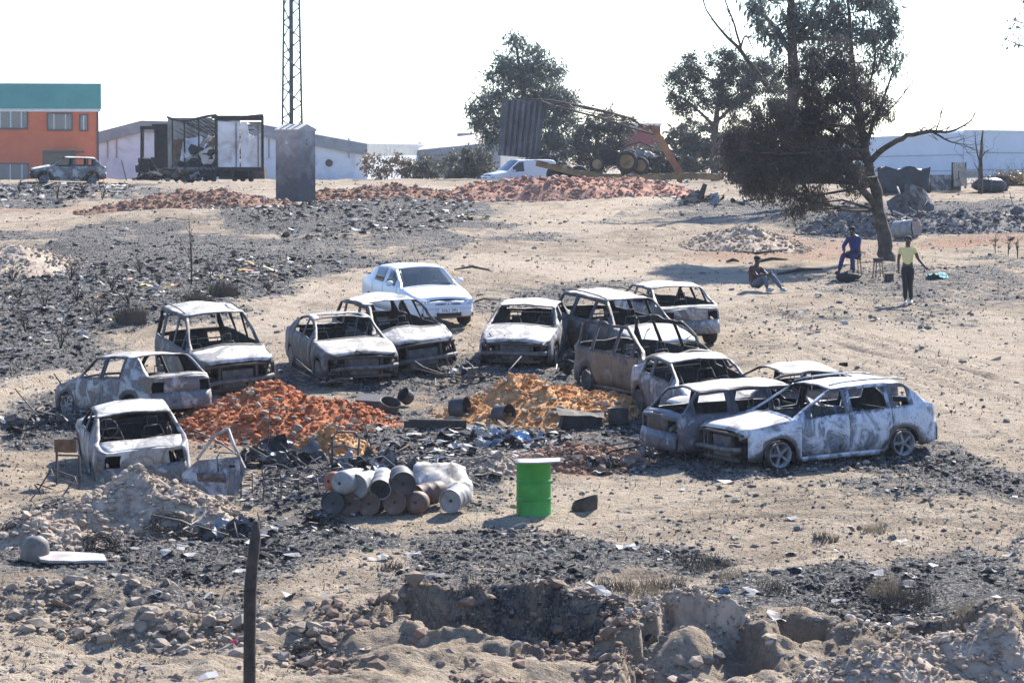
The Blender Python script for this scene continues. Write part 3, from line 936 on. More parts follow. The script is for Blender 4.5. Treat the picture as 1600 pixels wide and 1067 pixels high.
M['b_rust'] = burnt('rusted_scorched_steel', dark=.025, mid=(.1, .085, .07), light=(.25, .225, .19), shift=.03, rust=.8, rustc=(.17, .115, .07))
M['t_white'] = burnt('ash_white_panel', dark=.12, mid=(.33, .312, .29), light=(.54, .525, .5), shift=-.01, rust=.24, rustc=(.27, .19, .13), rough=.7, scale=.9)
M['t_grey'] = burnt('ash_grey_panel', dark=.1, mid=(.27, .255, .235), light=(.42, .395, .355), shift=-.02, rust=.36, rustc=(.24, .165, .105), rough=.7, scale=1.0)

def burnt_car(label, sp_kw, mats, anchor, px, yaw, seed, roll=0, pitch=0, sink=0.0, engine=True, nose=True, rails=None, wheels='rim', spokes=7, twin=False, beam=True, cat='car', name='burnt_car', group='burnt-out cars on the sandy lot', no_wheels=()):
    sp = dict(CAR0); sp.update(sp_kw)
    root = empty(name, label, cat, group)
    ms = (M[mats[0]], M[mats[1]], M['soot'])
    rng = np.random.default_rng(seed)
    body = empty_child = None
    made = car_shell(root, sp, ms, seed)
    car_inside(root, sp, seed, engine)
    if nose: car_nose(root, sp, ms, rng, beam)
    if rails: rack_rails(root, sp, ms[0], *rails)
    X = lambda s: sp['L'] / 2 - s
    dz = sp['wr'] - sp['drop']
    q = 0
    for s in (sp['sf'], sp['sf'] + sp['wb']):
        for sg in (1, -1):
            q += 1
            if q in no_wheels: continue
            tyre = wheels == 'tyre'
            z = sp['wr'] if tyre else sp['rr'] + sp['drop']
            add_wheel(root, X(s), sg * (sp['W'] / 2 - .1), z, sp, tyre, M['alloy'] if wheels != 'rust' else M['scrap'], spokes, twin, seed + q)
    place(root, anchor, px, yaw, roll, pitch, sink + (0 if wheels == 'tyre' else sp['drop']), (sp['wb'] / 2, .7))
    return root

# 1 tall people carrier, front towards the red mound
burnt_car('burnt grey people carrier with tall open windscreen, parked behind the red earth mound',
          dict(L=4.2, W=1.78, H=1.72, hoodf=.92, nose=.82, cowl=1.08, belt_f=.98, belt_r=1.02, s_cowl=.98, s_head=1.78, s_rh=3.9, s_rg=4.1, deck=1.06, tail=1.0, wb=2.75, sf=.72, tumble=.22,
               doors=[(1.15, 2.2), (2.2, 3.2)], wins=[(1.2, 1.42), (1.5, 2.14), (2.3, 3.12), (3.28, 3.95)], sag=.03),
          ('b_grey', 't_white'), (2.05, 0), (376, 619), -70, 101, roll=3, rails=(2.0, 3.9), wheels='rust')
# 2 hatchback, tail towards us
burnt_car('burnt pale hatchback with collapsed nose, beside the people carrier behind the red mound',
          dict(L=3.8, W=1.64, H=1.44, s_cowl=1.05, s_head=1.7, s_rh=3.2, s_rg=3.66, wb=2.45, sf=.75, doors=[(1.15, 2.12), (2.12, 2.86)], wins=[(1.38, 2.05), (2.18, 2.8)], deck=1.02, tail=.96, remove=('hood',), belt_r=.98),
          ('b_white', 't_white'), (-1.85, 0), (283, 664), 128, 102, pitch=4, roll=1, beam=False)
# 3 saloon, boot towards us
burnt_car('burnt ash-white saloon sagging to one side, its boot against the sandy mound',
          dict(L=4.4, W=1.72, H=1.40, sedan=True, s_cowl=1.2, s_head=1.9, s_rh=3.1, s_rg=3.75, deck=1.02, tail=.98, belt_r=.98, wb=2.65, sf=.85, doors=[(1.3, 2.3), (2.3, 3.15)], wins=[(1.58, 2.24), (2.36, 3.05)]),
          ('b_white', 't_white'), (-2.15, 0), (232, 758), 103, 103, roll=-5, pitch=-5, wheels='rim')
# 4 saloon with twin round lamp holes
burnt_car('burnt grey saloon with sunroof hole and empty round lamp holes in its nose',
          dict(L=4.5, W=1.74, H=1.40, sedan=True, nose=.72, hoodf=.8, s_cowl=1.35, s_head=2.05, s_rh=3.2, s_rg=3.9, deck=1.0, tail=.95, wb=2.72, sf=.82, doors=[(1.45, 2.45), (2.45, 3.25)], wins=[(1.75, 2.39), (2.51, 3.2)], holes=((2.2, 2.75, 11),), sag=.04),
          ('b_grey', 't_grey'), (1.41, -.75), (503, 595), -74, 104, wheels='rim')
# 5 compact people carrier
burnt_car('burnt sooty people carrier with buckled roof edge, in front of the white saloon',
          dict(L=4.2, W=1.74, H=1.62, nose=.82, hoodf=.9, cowl=1.06, belt_f=.96, belt_r=1.02, s_cowl=1.0, s_head=1.85, s_rh=3.6, s_rg=4.02, deck=1.05, tail=.98, wb=2.6, sf=.8, doors=[(1.15, 2.2), (2.2, 3.1)], wins=[(1.15, 1.4), (1.5, 2.14), (2.26, 3.04), (3.16, 3.7)], sag=.12, warp=.035, holes=((1.85, 2.2, 11),)),
          ('b_grey', 't_white'), (2.05, 0), (668, 588), -68, 105, roll=5, wheels='rust')
# 7 front-on saloon
burnt_car('burnt white saloon with radiator core showing, between the orange mound and the railed estate',
          dict(L=4.3, W=1.72, H=1.36, sedan=True, s_cowl=1.3, s_head=2.0, s_rh=3.1, s_rg=3.8, deck=.98, tail=.93, wb=2.6, sf=.85, doors=[(1.4, 2.4), (2.4, 3.15)], wins=[(1.66, 2.34), (2.46, 3.1)]),
          ('b_white', 't_white'), (2.05, 0), (803, 574), -98, 107, wheels='rust')
# 8 estate with rails
burnt_car('burnt estate car with arched roof rails, beside the white saloon with the showing radiator',
          dict(L=4.4, W=1.74, H=1.50, s_cowl=1.2, s_head=1.9, s_rh=3.95, s_rg=4.25, deck=1.02, tail=.96, wb=2.65, sf=.85, doors=[(1.32, 2.34), (2.34, 3.2)], wins=[(1.58, 2.28), (2.4, 3.12), (3.26, 3.95)]),
          ('b_grey', 't_white'), (-1.3, -.74), (886, 546), -63, 108, rails=(2.0, 3.9), wheels='rust')
# 10 hatchback, tail to us, on tyres
burnt_car('burnt pale hatchback with wide blank tailgate, still on black tyres',
          dict(L=4.1, W=1.7, H=1.40, s_cowl=1.2, s_head=1.85, s_rh=3.2, s_rg=3.9, deck=.98, tail=.94, wb=2.55, sf=.8, doors=[(1.3, 2.3), (2.3, 3.1)], wins=[(1.56, 2.24), (2.36, 3.0), (3.12, 3.5)]),
          ('b_white', 't_white'), (-1.25, -.74), (1107, 537), 107, 110, wheels='tyre')
# 9 skeleton
burnt_car('rusted skeleton of a burnt people carrier, roof skin gone and only rails left',
          dict(L=4.3, W=1.76, H=1.66, nose=.82, hoodf=.9, cowl=1.04, belt_f=.96, belt_r=1.0, s_cowl=1.05, s_head=1.9, s_rh=3.85, s_rg=4.15, deck=1.04, tail=1.0, wb=2.7, sf=.8, tumble=.26, doors=[(1.2, 2.25), (2.25, 3.2)], wins=[(1.2, 1.46), (1.56, 2.19), (2.31, 3.12), (3.28, 3.95)], remove=('roof', 'hood'), warp=.045),
          ('b_rust', 't_grey'), (1.35, -.78), (1018, 628), -64, 109, wheels='rust', roll=2)
# 11 coupe
burnt_car('burnt white coupe with lilac-streaked side, between the rusted skeleton and the slate estate',
          dict(L=4.0, W=1.68, H=1.34, s_cowl=1.3, s_head=1.95, s_rh=2.95, s_rg=3.7, sedan=True, deck=.98, tail=.92, wb=2.45, sf=.82, doors=[(1.4, 2.6)], wins=[(1.66, 2.54), (2.68, 3.05)]),
          ('b_white', 't_white'), (0.2, 0), (1102, 656), -72, 111, wheels='rust')
# 12 saloon behind
burnt_car('burnt saloon with pale roof and thin pillars, hidden behind the silver-blue crossover',
          dict(L=4.3, W=1.7, H=1.36, sedan=True, s_cowl=1.25, s_head=2.0, s_rh=3.1, s_rg=3.8, deck=.98, tail=.94, wb=2.6, sf=.85, doors=[(1.36, 2.4), (2.4, 3.15)], wins=[(1.62, 2.34), (2.46, 3.1)]),
          ('b_grey', 't_white'), (0, 0), (1218, 668), 196, 112, wheels='rust')
# 13 estate, tail to us
burnt_car('burnt slate-violet estate tucked against the nose of the silver-blue crossover',
          dict(L=4.2, W=1.7, H=1.44, s_cowl=1.2, s_head=1.9, s_rh=3.75, s_rg=4.08, deck=1.0, tail=.95, wb=2.55, sf=.82, doors=[(1.32, 2.32), (2.32, 3.12)], wins=[(1.58, 2.26), (2.38, 3.02), (3.2, 3.85)]),
          ('b_violet', 't_white'), (-2.05, 0), (1036, 714), 24, 113, wheels='rim', no_wheels=(1,))
# 14 crossover in front
near = burnt_car('burnt silver-blue crossover on bare alloy wheels, blotched with dark smears',
          dict(L=4.15, W=1.75, H=1.50, nose=.78, hoodf=.86, cowl=1.0, belt_f=.92, belt_r=1.02, s_cowl=1.12, s_head=1.98, s_rh=3.5, s_rg=4.0, deck=1.06, tail=1.0, wb=2.58, sf=.8, rr=.225, doors=[(1.25, 2.25), (2.25, 3.14)], wins=[(1.5, 2.18), (2.34, 3.06), (3.22, 3.55)], warp=.012, sag=.01, sootk=.95),
          ('b_blue', 't_white'), (1.28, .78), (1216, 733), 207, 114, rails=(2.0, 3.6), wheels='rim', spokes=5, twin=True)
# ================================================================== earth mounds, rocks, litter
def earth(name, cols, scale=3.0):
    return ncol(name, [(.28, cols[0]), (.48, cols[1]), (.66, cols[2])], scale, .96, 7, .7, .9, .06, dist=.3, speck=(9, .62, cols[3]), spec=.12)
M['e_red'] = earth('red_clay_earth', [(.17, .058, .028), (.37, .118, .048), (.47, .195, .09), (.34, .23, .16)])
M['e_orange'] = earth('orange_sand_earth', [(.26, .12, .05), (.46, .22, .085), (.54, .34, .18), (.3, .17, .09)])
M['e_sand'] = earth('grey_sandy_earth', [(.2, .155, .12), (.36, .285, .215), (.47, .39, .3), (.16, .13, .11)])
M['e_brown'] = earth('brown_red_earth', [(.11, .06, .042), (.24, .13, .085), (.34, .22, .155), (.15, .12, .1)])
M['e_pink'] = earth('pink_red_bank_earth', [(.19, .095, .065), (.33, .175, .12), (.43, .265, .195), (.25, .18, .14)])
M['e_ash'] = earth('ash_grey_spoil', [(.07, .065, .06), (.15, .138, .125), (.28, .25, .22), (.06, .06, .06)])
M['stone'] = ncol('broken_stone', [(.3, (.17, .13, .095)), (.55, (.3, .24, .18)), (.72, (.43, .355, .275))], 4, .93, bump=.6, speck=(16, .66, (.12, .1, .09)))
M['stone2'] = ncol('brown_stone', [(.3, (.12, .08, .055)), (.55, (.24, .165, .115)), (.72, (.35, .26, .19))], 4, .93, bump=.6)

def clods(rng, pts, size, flat=.7):
    """vectorised lumps: one irregular icosahedron at each point"""
    n = len(pts)
    V = ICO_V[None] * (1 + rng.uniform(-.32, .32, (n, 12, 1)))
    a = rng.uniform(0, 6.28, n); ca, sa = np.cos(a), np.sin(a)
    V = V * (size[:, None, None] * np.stack([rng.uniform(.7, 1.3, n), rng.uniform(.7, 1.3, n), rng.uniform(.45, .9, n) * flat / .7], -1)[:, None, :])
    X = V[..., 0] * ca[:, None] - V[..., 1] * sa[:, None]; Y = V[..., 0] * sa[:, None] + V[..., 1] * ca[:, None]
    V = np.stack([X, Y, V[..., 2]], -1) + pts[:, None, :]
    F = ICO_F[None] + (np.arange(n) * 12)[:, None, None]
    return V.reshape(-1, 3), F.reshape(-1, 3)

def mound(name, label, px, rx, ry, h, mat, seed, yaw=0, n_clods=500, csize=.07, group=None, peaks=None, cat='mound', lump=.16, asym=0):
    """a heap of dug earth with clods; px is the pixel at the middle of its footprint"""
    rng = np.random.default_rng(seed)
    c = ground(*px)
    root = empty(name, label, cat, group)
    root.location = c
    n_clods = int(n_clods * 2.6)
    n = 110
    u = np.linspace(-1.25, 1.25, n); U, Vv = np.meshgrid(u, u, indexing='ij')
    ca, sa = math.cos(R(yaw)), math.sin(R(yaw))
    def prof(U, Vv):
        x = U * rx; y = Vv * ry
        r = np.sqrt(U * U + Vv * Vv) + .28 * fbm(U * 1.7 + seed, Vv * 1.7, 3, seed)
        z = h * np.clip(1 - r, -.2, 1) ** 1.0
        z = np.where(r < 1, h * (1 - np.clip(r, 0, 1) ** (2.0 if cat == 'bank' else 1.35)), -.25 * (r - 1))
        for (pu, pv, pr, ph) in (peaks or []):
            z = z + ph * np.exp(-((U - pu) ** 2 + (Vv - pv) ** 2) / pr ** 2) * np.clip(1.1 - r, 0, 1)
        k = np.clip(1.15 - r, 0, 1)
        sc = .9 / lump
        z = z + k * h * .42 * fbm(x * 2.2 + 3, y * 2.2, 3, seed + 2, gain=.55) + k * lump * .6 * np.abs(fbm(x * 5.5, y * 5.5, 3, seed + 4, gain=.65))
        return x, y, z
    def world(x, y):
        return c[0] + ca * x - sa * y, c[1] + sa * x + ca * y
    x, y, z = prof(U, Vv)
    wx, wy = world(x, y)
    gz = H(wx.ravel(), wy.ravel()).reshape(n, n)
    P = np.stack([wx - c[0], wy - c[1], gz + z - c[2] - .02], -1).reshape(-1, 3)
    idx = np.arange(n * n).reshape(n, n)
    F = np.stack([idx[:-1, :-1], idx[1:, :-1], idx[1:, 1:], idx[:-1, 1:]], -1).reshape(-1, 4)
    keep = (z.reshape(-1)[F] > -.14).all(1)
    mesh_obj('heap', P, F[keep], mat, root, True)
    a = rng.uniform(0, 6.28, n_clods); rr = np.sqrt(rng.uniform(0, 1.35, n_clods))
    uu, vv = rr * np.cos(a), rr * np.sin(a)
    x, y, z = prof(uu, vv); wx, wy = world(x, y)
    n_clods = n_clods
    size = .42 * csize * rng.lognormal(0, .7, n_clods); size = np.minimum(size, csize * 1.5)
    pts = np.stack([wx - c[0], wy - c[1], H(wx, wy) + np.maximum(z, 0) - c[2] + size * .1], -1)
    k = max(20, n_clods // 6)
    v, f = clods(rng, pts[k:], size[k:])
    o = mesh_obj('clods', v, f, mat, root); o['kind'] = 'stuff'
    v, f = clods(rng, pts[:k], size[:k] * 1.2)
    o = mesh_obj('stones', v, f, M['stone'] if mat is not M['e_ash'] else M['soot'], root); o['kind'] = 'stuff'
    return root

mound('red_earth_mound', 'large heap of brick-red clay in front of the burnt people carrier', (432, 668), 2.0, 2.1, .6, M['e_red'], 1, 0, 1100, .06, peaks=[(-.05, .35, .3, .3), (-.55, -.1, .3, .1), (.55, .0, .35, .1)])
mound('red_earth_mound', 'low tongue of red clay trailing from the large red heap towards the barrels', (548, 664), 1.0, 1.2, .34, M['e_red'], 2, 0, 350, .055)
mound('orange_earth_mound', 'heap of orange sandy earth in front of the rusted skeleton', (822, 642), 1.65, 2.0, .5, M['e_orange'], 3, 0, 700, .055, peaks=[(-.2, .2, .3, .22)])
mound('orange_earth_mound', 'lower ridge of orange earth running from the heap towards the coupe', (932, 638), 1.1, 1.4, .3, M['e_orange'], 4, 0, 400, .055)
mound('brown_earth_mound', 'low patch of dark red clods behind the green drum', (905, 725), 1.25, 1.1, .3, M['e_brown'], 5, 0, 600, .06)
mound('grey_clod_mound', 'small grey-brown clod heap beside the white crumpled sheet', (770, 735), .55, .6, .32, M['e_sand'], 25, 0, 160, .06)
mound('sandy_mound', 'heap of grey sandy soil in front of the sagging saloon', (215, 815), 1.55, 1.2, .68, M['e_sand'], 6, 0, 700, .055, peaks=[(0, .3, .4, .15)])
mound('sandy_mound', 'rough low sandy heap near the grey gas bottle', (60, 845), .9, .8, .42, M['e_sand'], 7, 0, 350, .06)
mound('sandy_mound', 'broken sandy heap between the bent tube frame and the wire coils', (520, 705), .8, .7, .4, M['e_orange'], 8, 0, 260, .06)
mound('red_earth_bank', 'long pink-red earth bank in front of the white van', (850, 306), 6.0, 3.4, .72, M['e_pink'], 9, 4, 900, .1, cat='bank')
mound('red_earth_bank', 'short red earth bank at the foot of the collapsed trailer', (965, 300), 3.2, 3.0, .55, M['e_pink'], 10, 0, 350, .09, cat='bank')
mound('brown_earth_bank', 'low brown earth bank beside the concrete transformer kiosk', (600, 312), 4.0, 3.4, .55, M['e_brown'], 11, 0, 700, .1, cat='bank')
mound('red_earth_bank', 'red-brown earth bank in front of the burnt truck trailer', (300, 327), 4.0, 3.0, .62, M['e_brown'], 12, 3, 900, .09, cat='bank', peaks=[(.5, 0, .35, .2)])
mound('sandy_mound', 'grey gravel heap on the slope behind the man sitting on the sand', (1165, 385), 1.9, 2.6, .55, M['e_sand'], 13, 0, 500, .06)
mound('ash_mound', 'black ash and branch heap behind the leaning burnt tree', (1345, 368), 2.0, 2.4, .95, M['e_ash'], 14, 0, 700, .07)
mound('ash_mound', 'dark ash heap under the crumpled sheets by the far clearing', (1500, 362), 3.2, 2.4, .75, M['e_ash'], 15, 0, 800, .07)
mound('sandy_mound', 'pale sand heap at the edge of the black field', (25, 412), 1.9, 2.6, .5, M['e_sand'], 16, 0, 300, .06)
mound('sandy_mound', 'cut sandy spoil heap beside the foreground pit', (1078, 978), 1.0, .9, .55, M['e_sand'], 17, 0, 800, .036, lump=.1)
mound('sandy_mound', 'tall rooty brown spoil heap beyond the low crumbly one', (1560, 1045), .95, 1.0, .55, M['e_sand'], 18, 0, 600, .036, lump=.12)
mound('sandy_mound', 'low crumbly spoil heap between the two foreground spoil heaps', (1360, 1062), 1.1, .7, .32, M['e_sand'], 19, 0, 450, .036, lump=.12)

# ------------------------------------------------------------------ broken stones of the foreground ridge: single objects
def stone_mesh(rng, flat):
    V = ICO2_V * (1 + rng.uniform(-.06, .06, (len(ICO2_V), 1)))
    for k in range(9):                       # chop facets
        d = rng.normal(size=3); d /= np.linalg.norm(d)
        lim = rng.uniform(.3, .7)
        t = V @ d
        V = V - np.maximum(t - lim, 0)[:, None] * d
    V = V * np.array([1, rng.uniform(.6, .95), flat])
    return V
STONES = []
_rng = np.random.default_rng(5)
for k in range(14):
    o = mesh_obj('stone', stone_mesh(_rng, _rng.uniform(.3, .7)), ICO2_F, M['stone'] if k % 3 else M['stone2'])
    STONES.append(o.data); bpy.data.objects.remove(o)
def stones(n, region, label, group, smin, smax, seed, name='stone'):
    rng = np.random.default_rng(seed)
    pts = np.array([flat_hit(*p) for p in region]); lo, hi = pts.min(0), pts.max(0)
    k = 0
    while k < n:
        x = rng.uniform(lo[0], hi[0]); y = rng.uniform(lo[1], hi[1])
        if poly_sd(np.array([x]), np.array([y]), pts)[0] < 0: continue
        s = smin + (smax - smin) * rng.power(.5)
        o = bpy.data.objects.new(name, STONES[rng.integers(len(STONES))]); COL.objects.link(o)
        o.location = (x, y, gh(x, y) + s * .12)
        o.rotation_euler = (rng.uniform(-.5, .5), rng.uniform(-.5, .5), rng.uniform(0, 6.28))
        o.scale = (s, s, s)
        tag(o, label, 'stone', group)
        k += 1
stones(75, [(0, 925), (200, 930), (470, 985), (560, 1020), (420, 1035), (200, 1000), (0, 975)], 'broken sandstone lump on the foreground ridge left of the charred post', 'broken stones of the left foreground ridge', .05, .2, 1)
stones(55, [(500, 1015), (700, 1000), (960, 1020), (1000, 1064), (700, 1064), (480, 1060)], 'flat broken stone at the foot of the foreground pit', 'broken stones below the foreground pit', .05, .17, 2)
stones(22, [(560, 955), (700, 940), (1000, 950), (1300, 975), (1500, 985), (1450, 1010), (1100, 985), (700, 975)], 'small stone on the crumbling edge of the foreground pit', 'stones along the pit edge', .04, .1, 3)
stones(26, [(600, 640), (700, 625), (800, 640), (990, 640), (980, 668), (800, 672), (640, 660)], 'orange-dusted stone at the foot of the orange earth heap', 'stones around the orange heap', .06, .2, 4)
stones(22, [(420, 680), (560, 650), (760, 700), (800, 745), (700, 735), (500, 720)], 'stone among the scrap behind the barrels', 'stones among the central scrap', .06, .2, 6)
stones(20, [(0, 780), (120, 790), (330, 790), (380, 800), (300, 850), (60, 865)], 'stone on the sandy heap by the sagging saloon', 'stones on the left sandy heaps', .06, .17, 7)
stones(7, [(1310, 745), (1350, 738), (1365, 752), (1320, 757)], 'grey stone in the ash in front of the silver-blue crossover', 'grey stones before the crossover', .08, .14, 8)

# ------------------------------------------------------------------ gravel, flakes, stubble: nobody could count these
def scatter_points(rng, n, weight, y0=39, y1=175, power=1.6):
    """random ground points over the field of view and a margin, denser where weight(masks) is high"""
    out = []
    got = 0
    while got < n:
        m = n * 3
        y = 1 / (rng.uniform(1 / y1 ** power, 1 / y0 ** power, m)) ** (1 / power)
        x = rng.uniform(-1, 1, m) * (.16 * 1.2 * y + 1)
        mk = masks(x, y)
        k = rng.uniform(0, 1, m) < weight(mk)
        out.append(np.stack([x[k], y[k]], -1)); got += k.sum()
    return np.concatenate(out)[:n]
def scatter_clods(name, label, n, weight, size, mat, seed, y1=175, sig=.5):
    rng = np.random.default_rng(seed)
    p = scatter_points(rng, n, weight, y1=y1)
    s = np.minimum(size * rng.lognormal(0, sig, n) * (p[:, 1] / 50) ** .45, size * 4)
    if name == 'charcoal': s = s * (.16 + .95 * masks(p[:, 0], p[:, 1])['burn'])
    pts = np.stack([p[:, 0], p[:, 1], H(p[:, 0], p[:, 1]) + s * .15], -1)
    v, f = clods(rng, pts, s)
    o = mesh_obj(name, v, f, mat); tag(o, label, 'gravel', kind='stuff')
scatter_clods('gravel', 'scattered pale sandy crumbs over the lot', 14000, lambda m: .3 + .6 * m['burn'] + .3 * m['red'] - .2 * m['pale'], .017, M['e_sand'], 51)
scatter_clods('charcoal', 'scattered black charred crumbs over the burnt patches', 22000, lambda m: .012 + .98 * m['burn'] ** 1.6, .02, M['soot'], 52, sig=.6)
scatter_clods('ash_crumbs', 'scattered grey ash crumbs over the burnt patches', 16000, lambda m: .05 + .9 * m['burn'], .02, M['e_ash'], 53, sig=.55)

def clod_band(name, label, n, region, size, mat, seed, sig=.65):
    rng = np.random.default_rng(seed); pts = np.array([flat_hit(*q) for q in region]); lo, hi = pts.min(0), pts.max(0)
    p = rng.uniform(lo, hi, (n * 6, 2)); p = p[poly_sd(p[:, 0], p[:, 1], pts) > 0][:n]; n = len(p)
    s = np.minimum(size * .55 * rng.lognormal(0, sig * 1.3, n), size * 4.5)
    v, f = clods(rng, np.stack([p[:, 0], p[:, 1], H(p[:, 0], p[:, 1]) + s * .2], -1), s)
    tag(mesh_obj(name, v, f, mat), label, 'rubble', kind='stuff')
clod_band('rubble', 'stony rubble of the left foreground ridge', 2600, [(-20, 925), (200, 930), (470, 985), (560, 1020), (420, 1040), (200, 1005), (-20, 985)], .03, M['stone'], 81)
clod_band('rubble', 'brown rubble and clods around the foreground pit', 4200, [(480, 960), (640, 945), (950, 940), (1000, 1000), (1000, 1068), (480, 1068)], .028, M['stone2'], 82)
clod_band('rubble', 'crumbled soil over the right foreground', 3000, [(1000, 960), (1300, 970), (1640, 955), (1640, 1070), (1000, 1070)], .026, M['e_sand'], 83)
clod_band('rubble', 'dark crumbled soil over the right foreground', 2500, [(640, 950), (950, 940), (1300, 970), (1640, 955), (1640, 1070), (700, 1020)], .024, M['e_ash'], 84)

def flakes(name, label, n, weight, size, mats, seed, cat='litter', y1=175, region=None):
    """crumpled flakes of burnt sheet, paper and plastic lying about"""
    rng = np.random.default_rng(seed)
    if region is not None:
        pts = np.array([flat_hit(*q) for q in region]); lo, hi = pts.min(0), pts.max(0)
        p = rng.uniform(lo, hi, (n * 5, 2)); p = p[poly_sd(p[:, 0], p[:, 1], pts) > 0][:n]
    else:
        p = scatter_points(rng, n, weight, y1=y1)
    n = len(p)
    s = np.minimum(size * .75 * rng.lognormal(0, .7, n), size * 2.6)
    g = np.array([[-1, -.6], [0, -.8], [1, -.5], [-.9, .6], [.1, .7], [1, .7]])
    V = np.zeros((n, 6, 3)); V[..., :2] = g[None] * (1 + rng.uniform(-.35, .35, (n, 6, 2))) * s[:, None, None]
    V[..., 2] = rng.uniform(-.1, .75, (n, 6)) * s[:, None]
    a = rng.uniform(0, 6.28, n); ca, sa = np.cos(a)[:, None], np.sin(a)[:, None]
    X = V[..., 0] * ca - V[..., 1] * sa; Y = V[..., 0] * sa + V[..., 1] * ca
    V = np.stack([X + p[:, None, 0], Y + p[:, None, 1], V[..., 2] + (H(p[:, 0], p[:, 1]) + .01)[:, None]], -1)
    F = np.array([[0, 1, 4, 3], [1, 2, 5, 4]])[None] + (np.arange(n) * 6)[:, None, None]
    mi = np.repeat(rng.integers(0, len(mats), n), 2)
    o = mesh_obj(name, V.reshape(-1, 3), F.reshape(-1, 4), mats, mat_idx=mi)
    tag(o, label, cat, kind='stuff')
M['paper'] = plain('scorched_paper', (.33, .315, .29), .9)
M['tin'] = plain('scorched_tin', (.22, .22, .225), .6, .1)
M['plastic_y'] = plain('yellow_plastic', (.5, .3, .04), .6)
M['plastic_o'] = plain('orange_plastic', (.42, .13, .04), .6)
M['plastic_b'] = plain('pale_blue_plastic', (.25, .36, .5), .6)
flakes('litter', 'small scraps of burnt tin, paper and plastic strewn over the lot', 1500, lambda m: .03 + .7 * m['burn'], .05, [M['tin'], M['paper'], M['soot'], M['scrap'], M['rustdark'], M['soot']], 61)
for k, reg in enumerate([[(380, 670), (560, 650), (760, 700), (780, 760), (700, 790), (480, 800), (380, 790)], [(640, 668), (860, 660), (900, 690), (780, 705), (660, 700)], [(300, 810), (560, 800), (430, 850), (280, 860)]]):
    flakes('scrap_litter', ['dense bed of burnt scrap bits around the barrels', 'burnt scraps and ash strip in front of the orange heap', 'burnt scraps by the charred post'][k], [900, 500, 350][k], None, .055, [M['tin'], M['soot'], M['scrap'], M['rustdark'], M['soot'], M['soot'], M['e_ash'], M['paper']], 62 + k, region=reg)
flakes('field_litter', 'burnt household rubbish strewn over the black field', 2400, None, .055, [M['soot'], M['tin'], M['rustdark'], M['soot'], M['scrap'], M['soot'], M['paper']], 66, region=[(0, 420), (250, 405), (560, 398), (440, 445), (330, 480), (180, 520), (0, 560)])
flakes('field_litter', 'burnt rubbish strewn over the dark slope below the kiosk', 2400, None, .065, [M['soot'], M['tin'], M['rustdark'], M['soot'], M['e_ash'], M['soot'], M['paper']], 67, region=[(240, 338), (430, 318), (720, 314), (765, 345), (640, 372), (480, 377), (350, 352)])
flakes('field_litter', 'burnt rubbish strewn over the black strip by the small burnt hatchback', 1000, None, .085, [M['soot'], M['tin'], M['soot'], M['e_ash'], M['paper']], 68, region=[(0, 290), (215, 292), (180, 311), (0, 320)])
flakes('yellow_litter', 'scattered yellow and orange plastic scraps on the black field', 70, None, .075, [M['plastic_y'], M['plastic_o'], M['plastic_y']], 69, region=[(140, 470), (200, 430), (330, 420), (560, 396), (540, 415), (380, 448), (280, 490), (180, 505)])

def stubble(name, label, n, weight, h, mat, seed, y1=130, width=.008):
    rng = np.random.default_rng(seed)
    p = scatter_points(rng, n, weight, y1=y1)
    c = rng.uniform(0, 1, n)
    hh = h * rng.lognormal(0, .45, n); a = rng.uniform(0, 6.28, n); lean = rng.uniform(.1, 1.1, n) * hh
    z = H(p[:, 0], p[:, 1]) - .01
    w = width * (p[:, 1] / 50) * rng.uniform(.6, 1.4, n)
    b = rng.uniform(0, 6.28, n)
    dx, dy = np.cos(b) * w, np.sin(b) * w
    V = np.stack([np.stack([p[:, 0] - dx, p[:, 1] - dy, z], -1), np.stack([p[:, 0] + dx, p[:, 1] + dy, z], -1),
                  np.stack([p[:, 0] + np.cos(a) * lean, p[:, 1] + np.sin(a) * lean, z + hh], -1)], 1)
    F = np.arange(n * 3).reshape(-1, 3)
    tag(mesh_obj(name, V.reshape(-1, 3), F, mat), label, 'stubble', kind='stuff')
stubble('stubble', 'charred grass stubble on the burnt patches', 26000, lambda m: .02 + .98 * m['burn'] ** 1.5, .06, M['char'], 71)
M['straw'] = ncol('dry_straw', [(.3, (.22, .17, .1)), (.7, (.42, .34, .22))], 3, .9, bump=0)
stubble('dry_grass', 'dry straw stalks over the foreground', 4500, lambda m: .25 + .4 * m['burn'] - .2 * m['pale'], .07, M['straw'], 72, y1=62, width=.006)
# ================================================================== buildings and large things behind
def wpt(px, py, D):
    return at(px, py, D)
def zpx(py, D):
    """world height of image row py at axial depth D"""
    return at(800, py, D)[2]

M['orange_wall'] = ncol('orange_render', [(.3, (.56, .14, .065)), (.7, (.64, .18, .085))], 1.2, .9, bump=.1)
M['teal'] = ncol('teal_corrugated_cladding', [(.3, (.07, .28, .26)), (.7, (.1, .33, .31))], .8, .5, bump=0)
M['whitewall'] = ncol('stained_white_wall', [(.28, (.42, .47, .51)), (.5, (.62, .66, .69)), (.7, (.7, .73, .75))], .7, .9, bump=.1, dist=.6)
M['bluewall'] = ncol('pale_blue_grey_cladding', [(.3, (.46, .53, .6)), (.7, (.54, .6, .66))], .5, .7, bump=0)
M['roofgrey'] = ncol('grey_fibre_roof', [(.3, (.2, .22, .23)), (.7, (.3, .32, .33))], 1.5, .9)
M['roofbeige'] = ncol('beige_roof_sheet', [(.3, (.42, .37, .31)), (.7, (.54, .48, .4))], 1.2, .9)
M['blockwall'] = ncol('grey_block_wall', [(.3, (.26, .27, .27)), (.7, (.38, .38, .37))], 2, .9)
M['darkglass'] = plain('dark_window_glass', (.02, .03, .035), .12, 0, .6)
M['frame_white'] = plain('white_window_bar', (.62, .63, .62), .6)
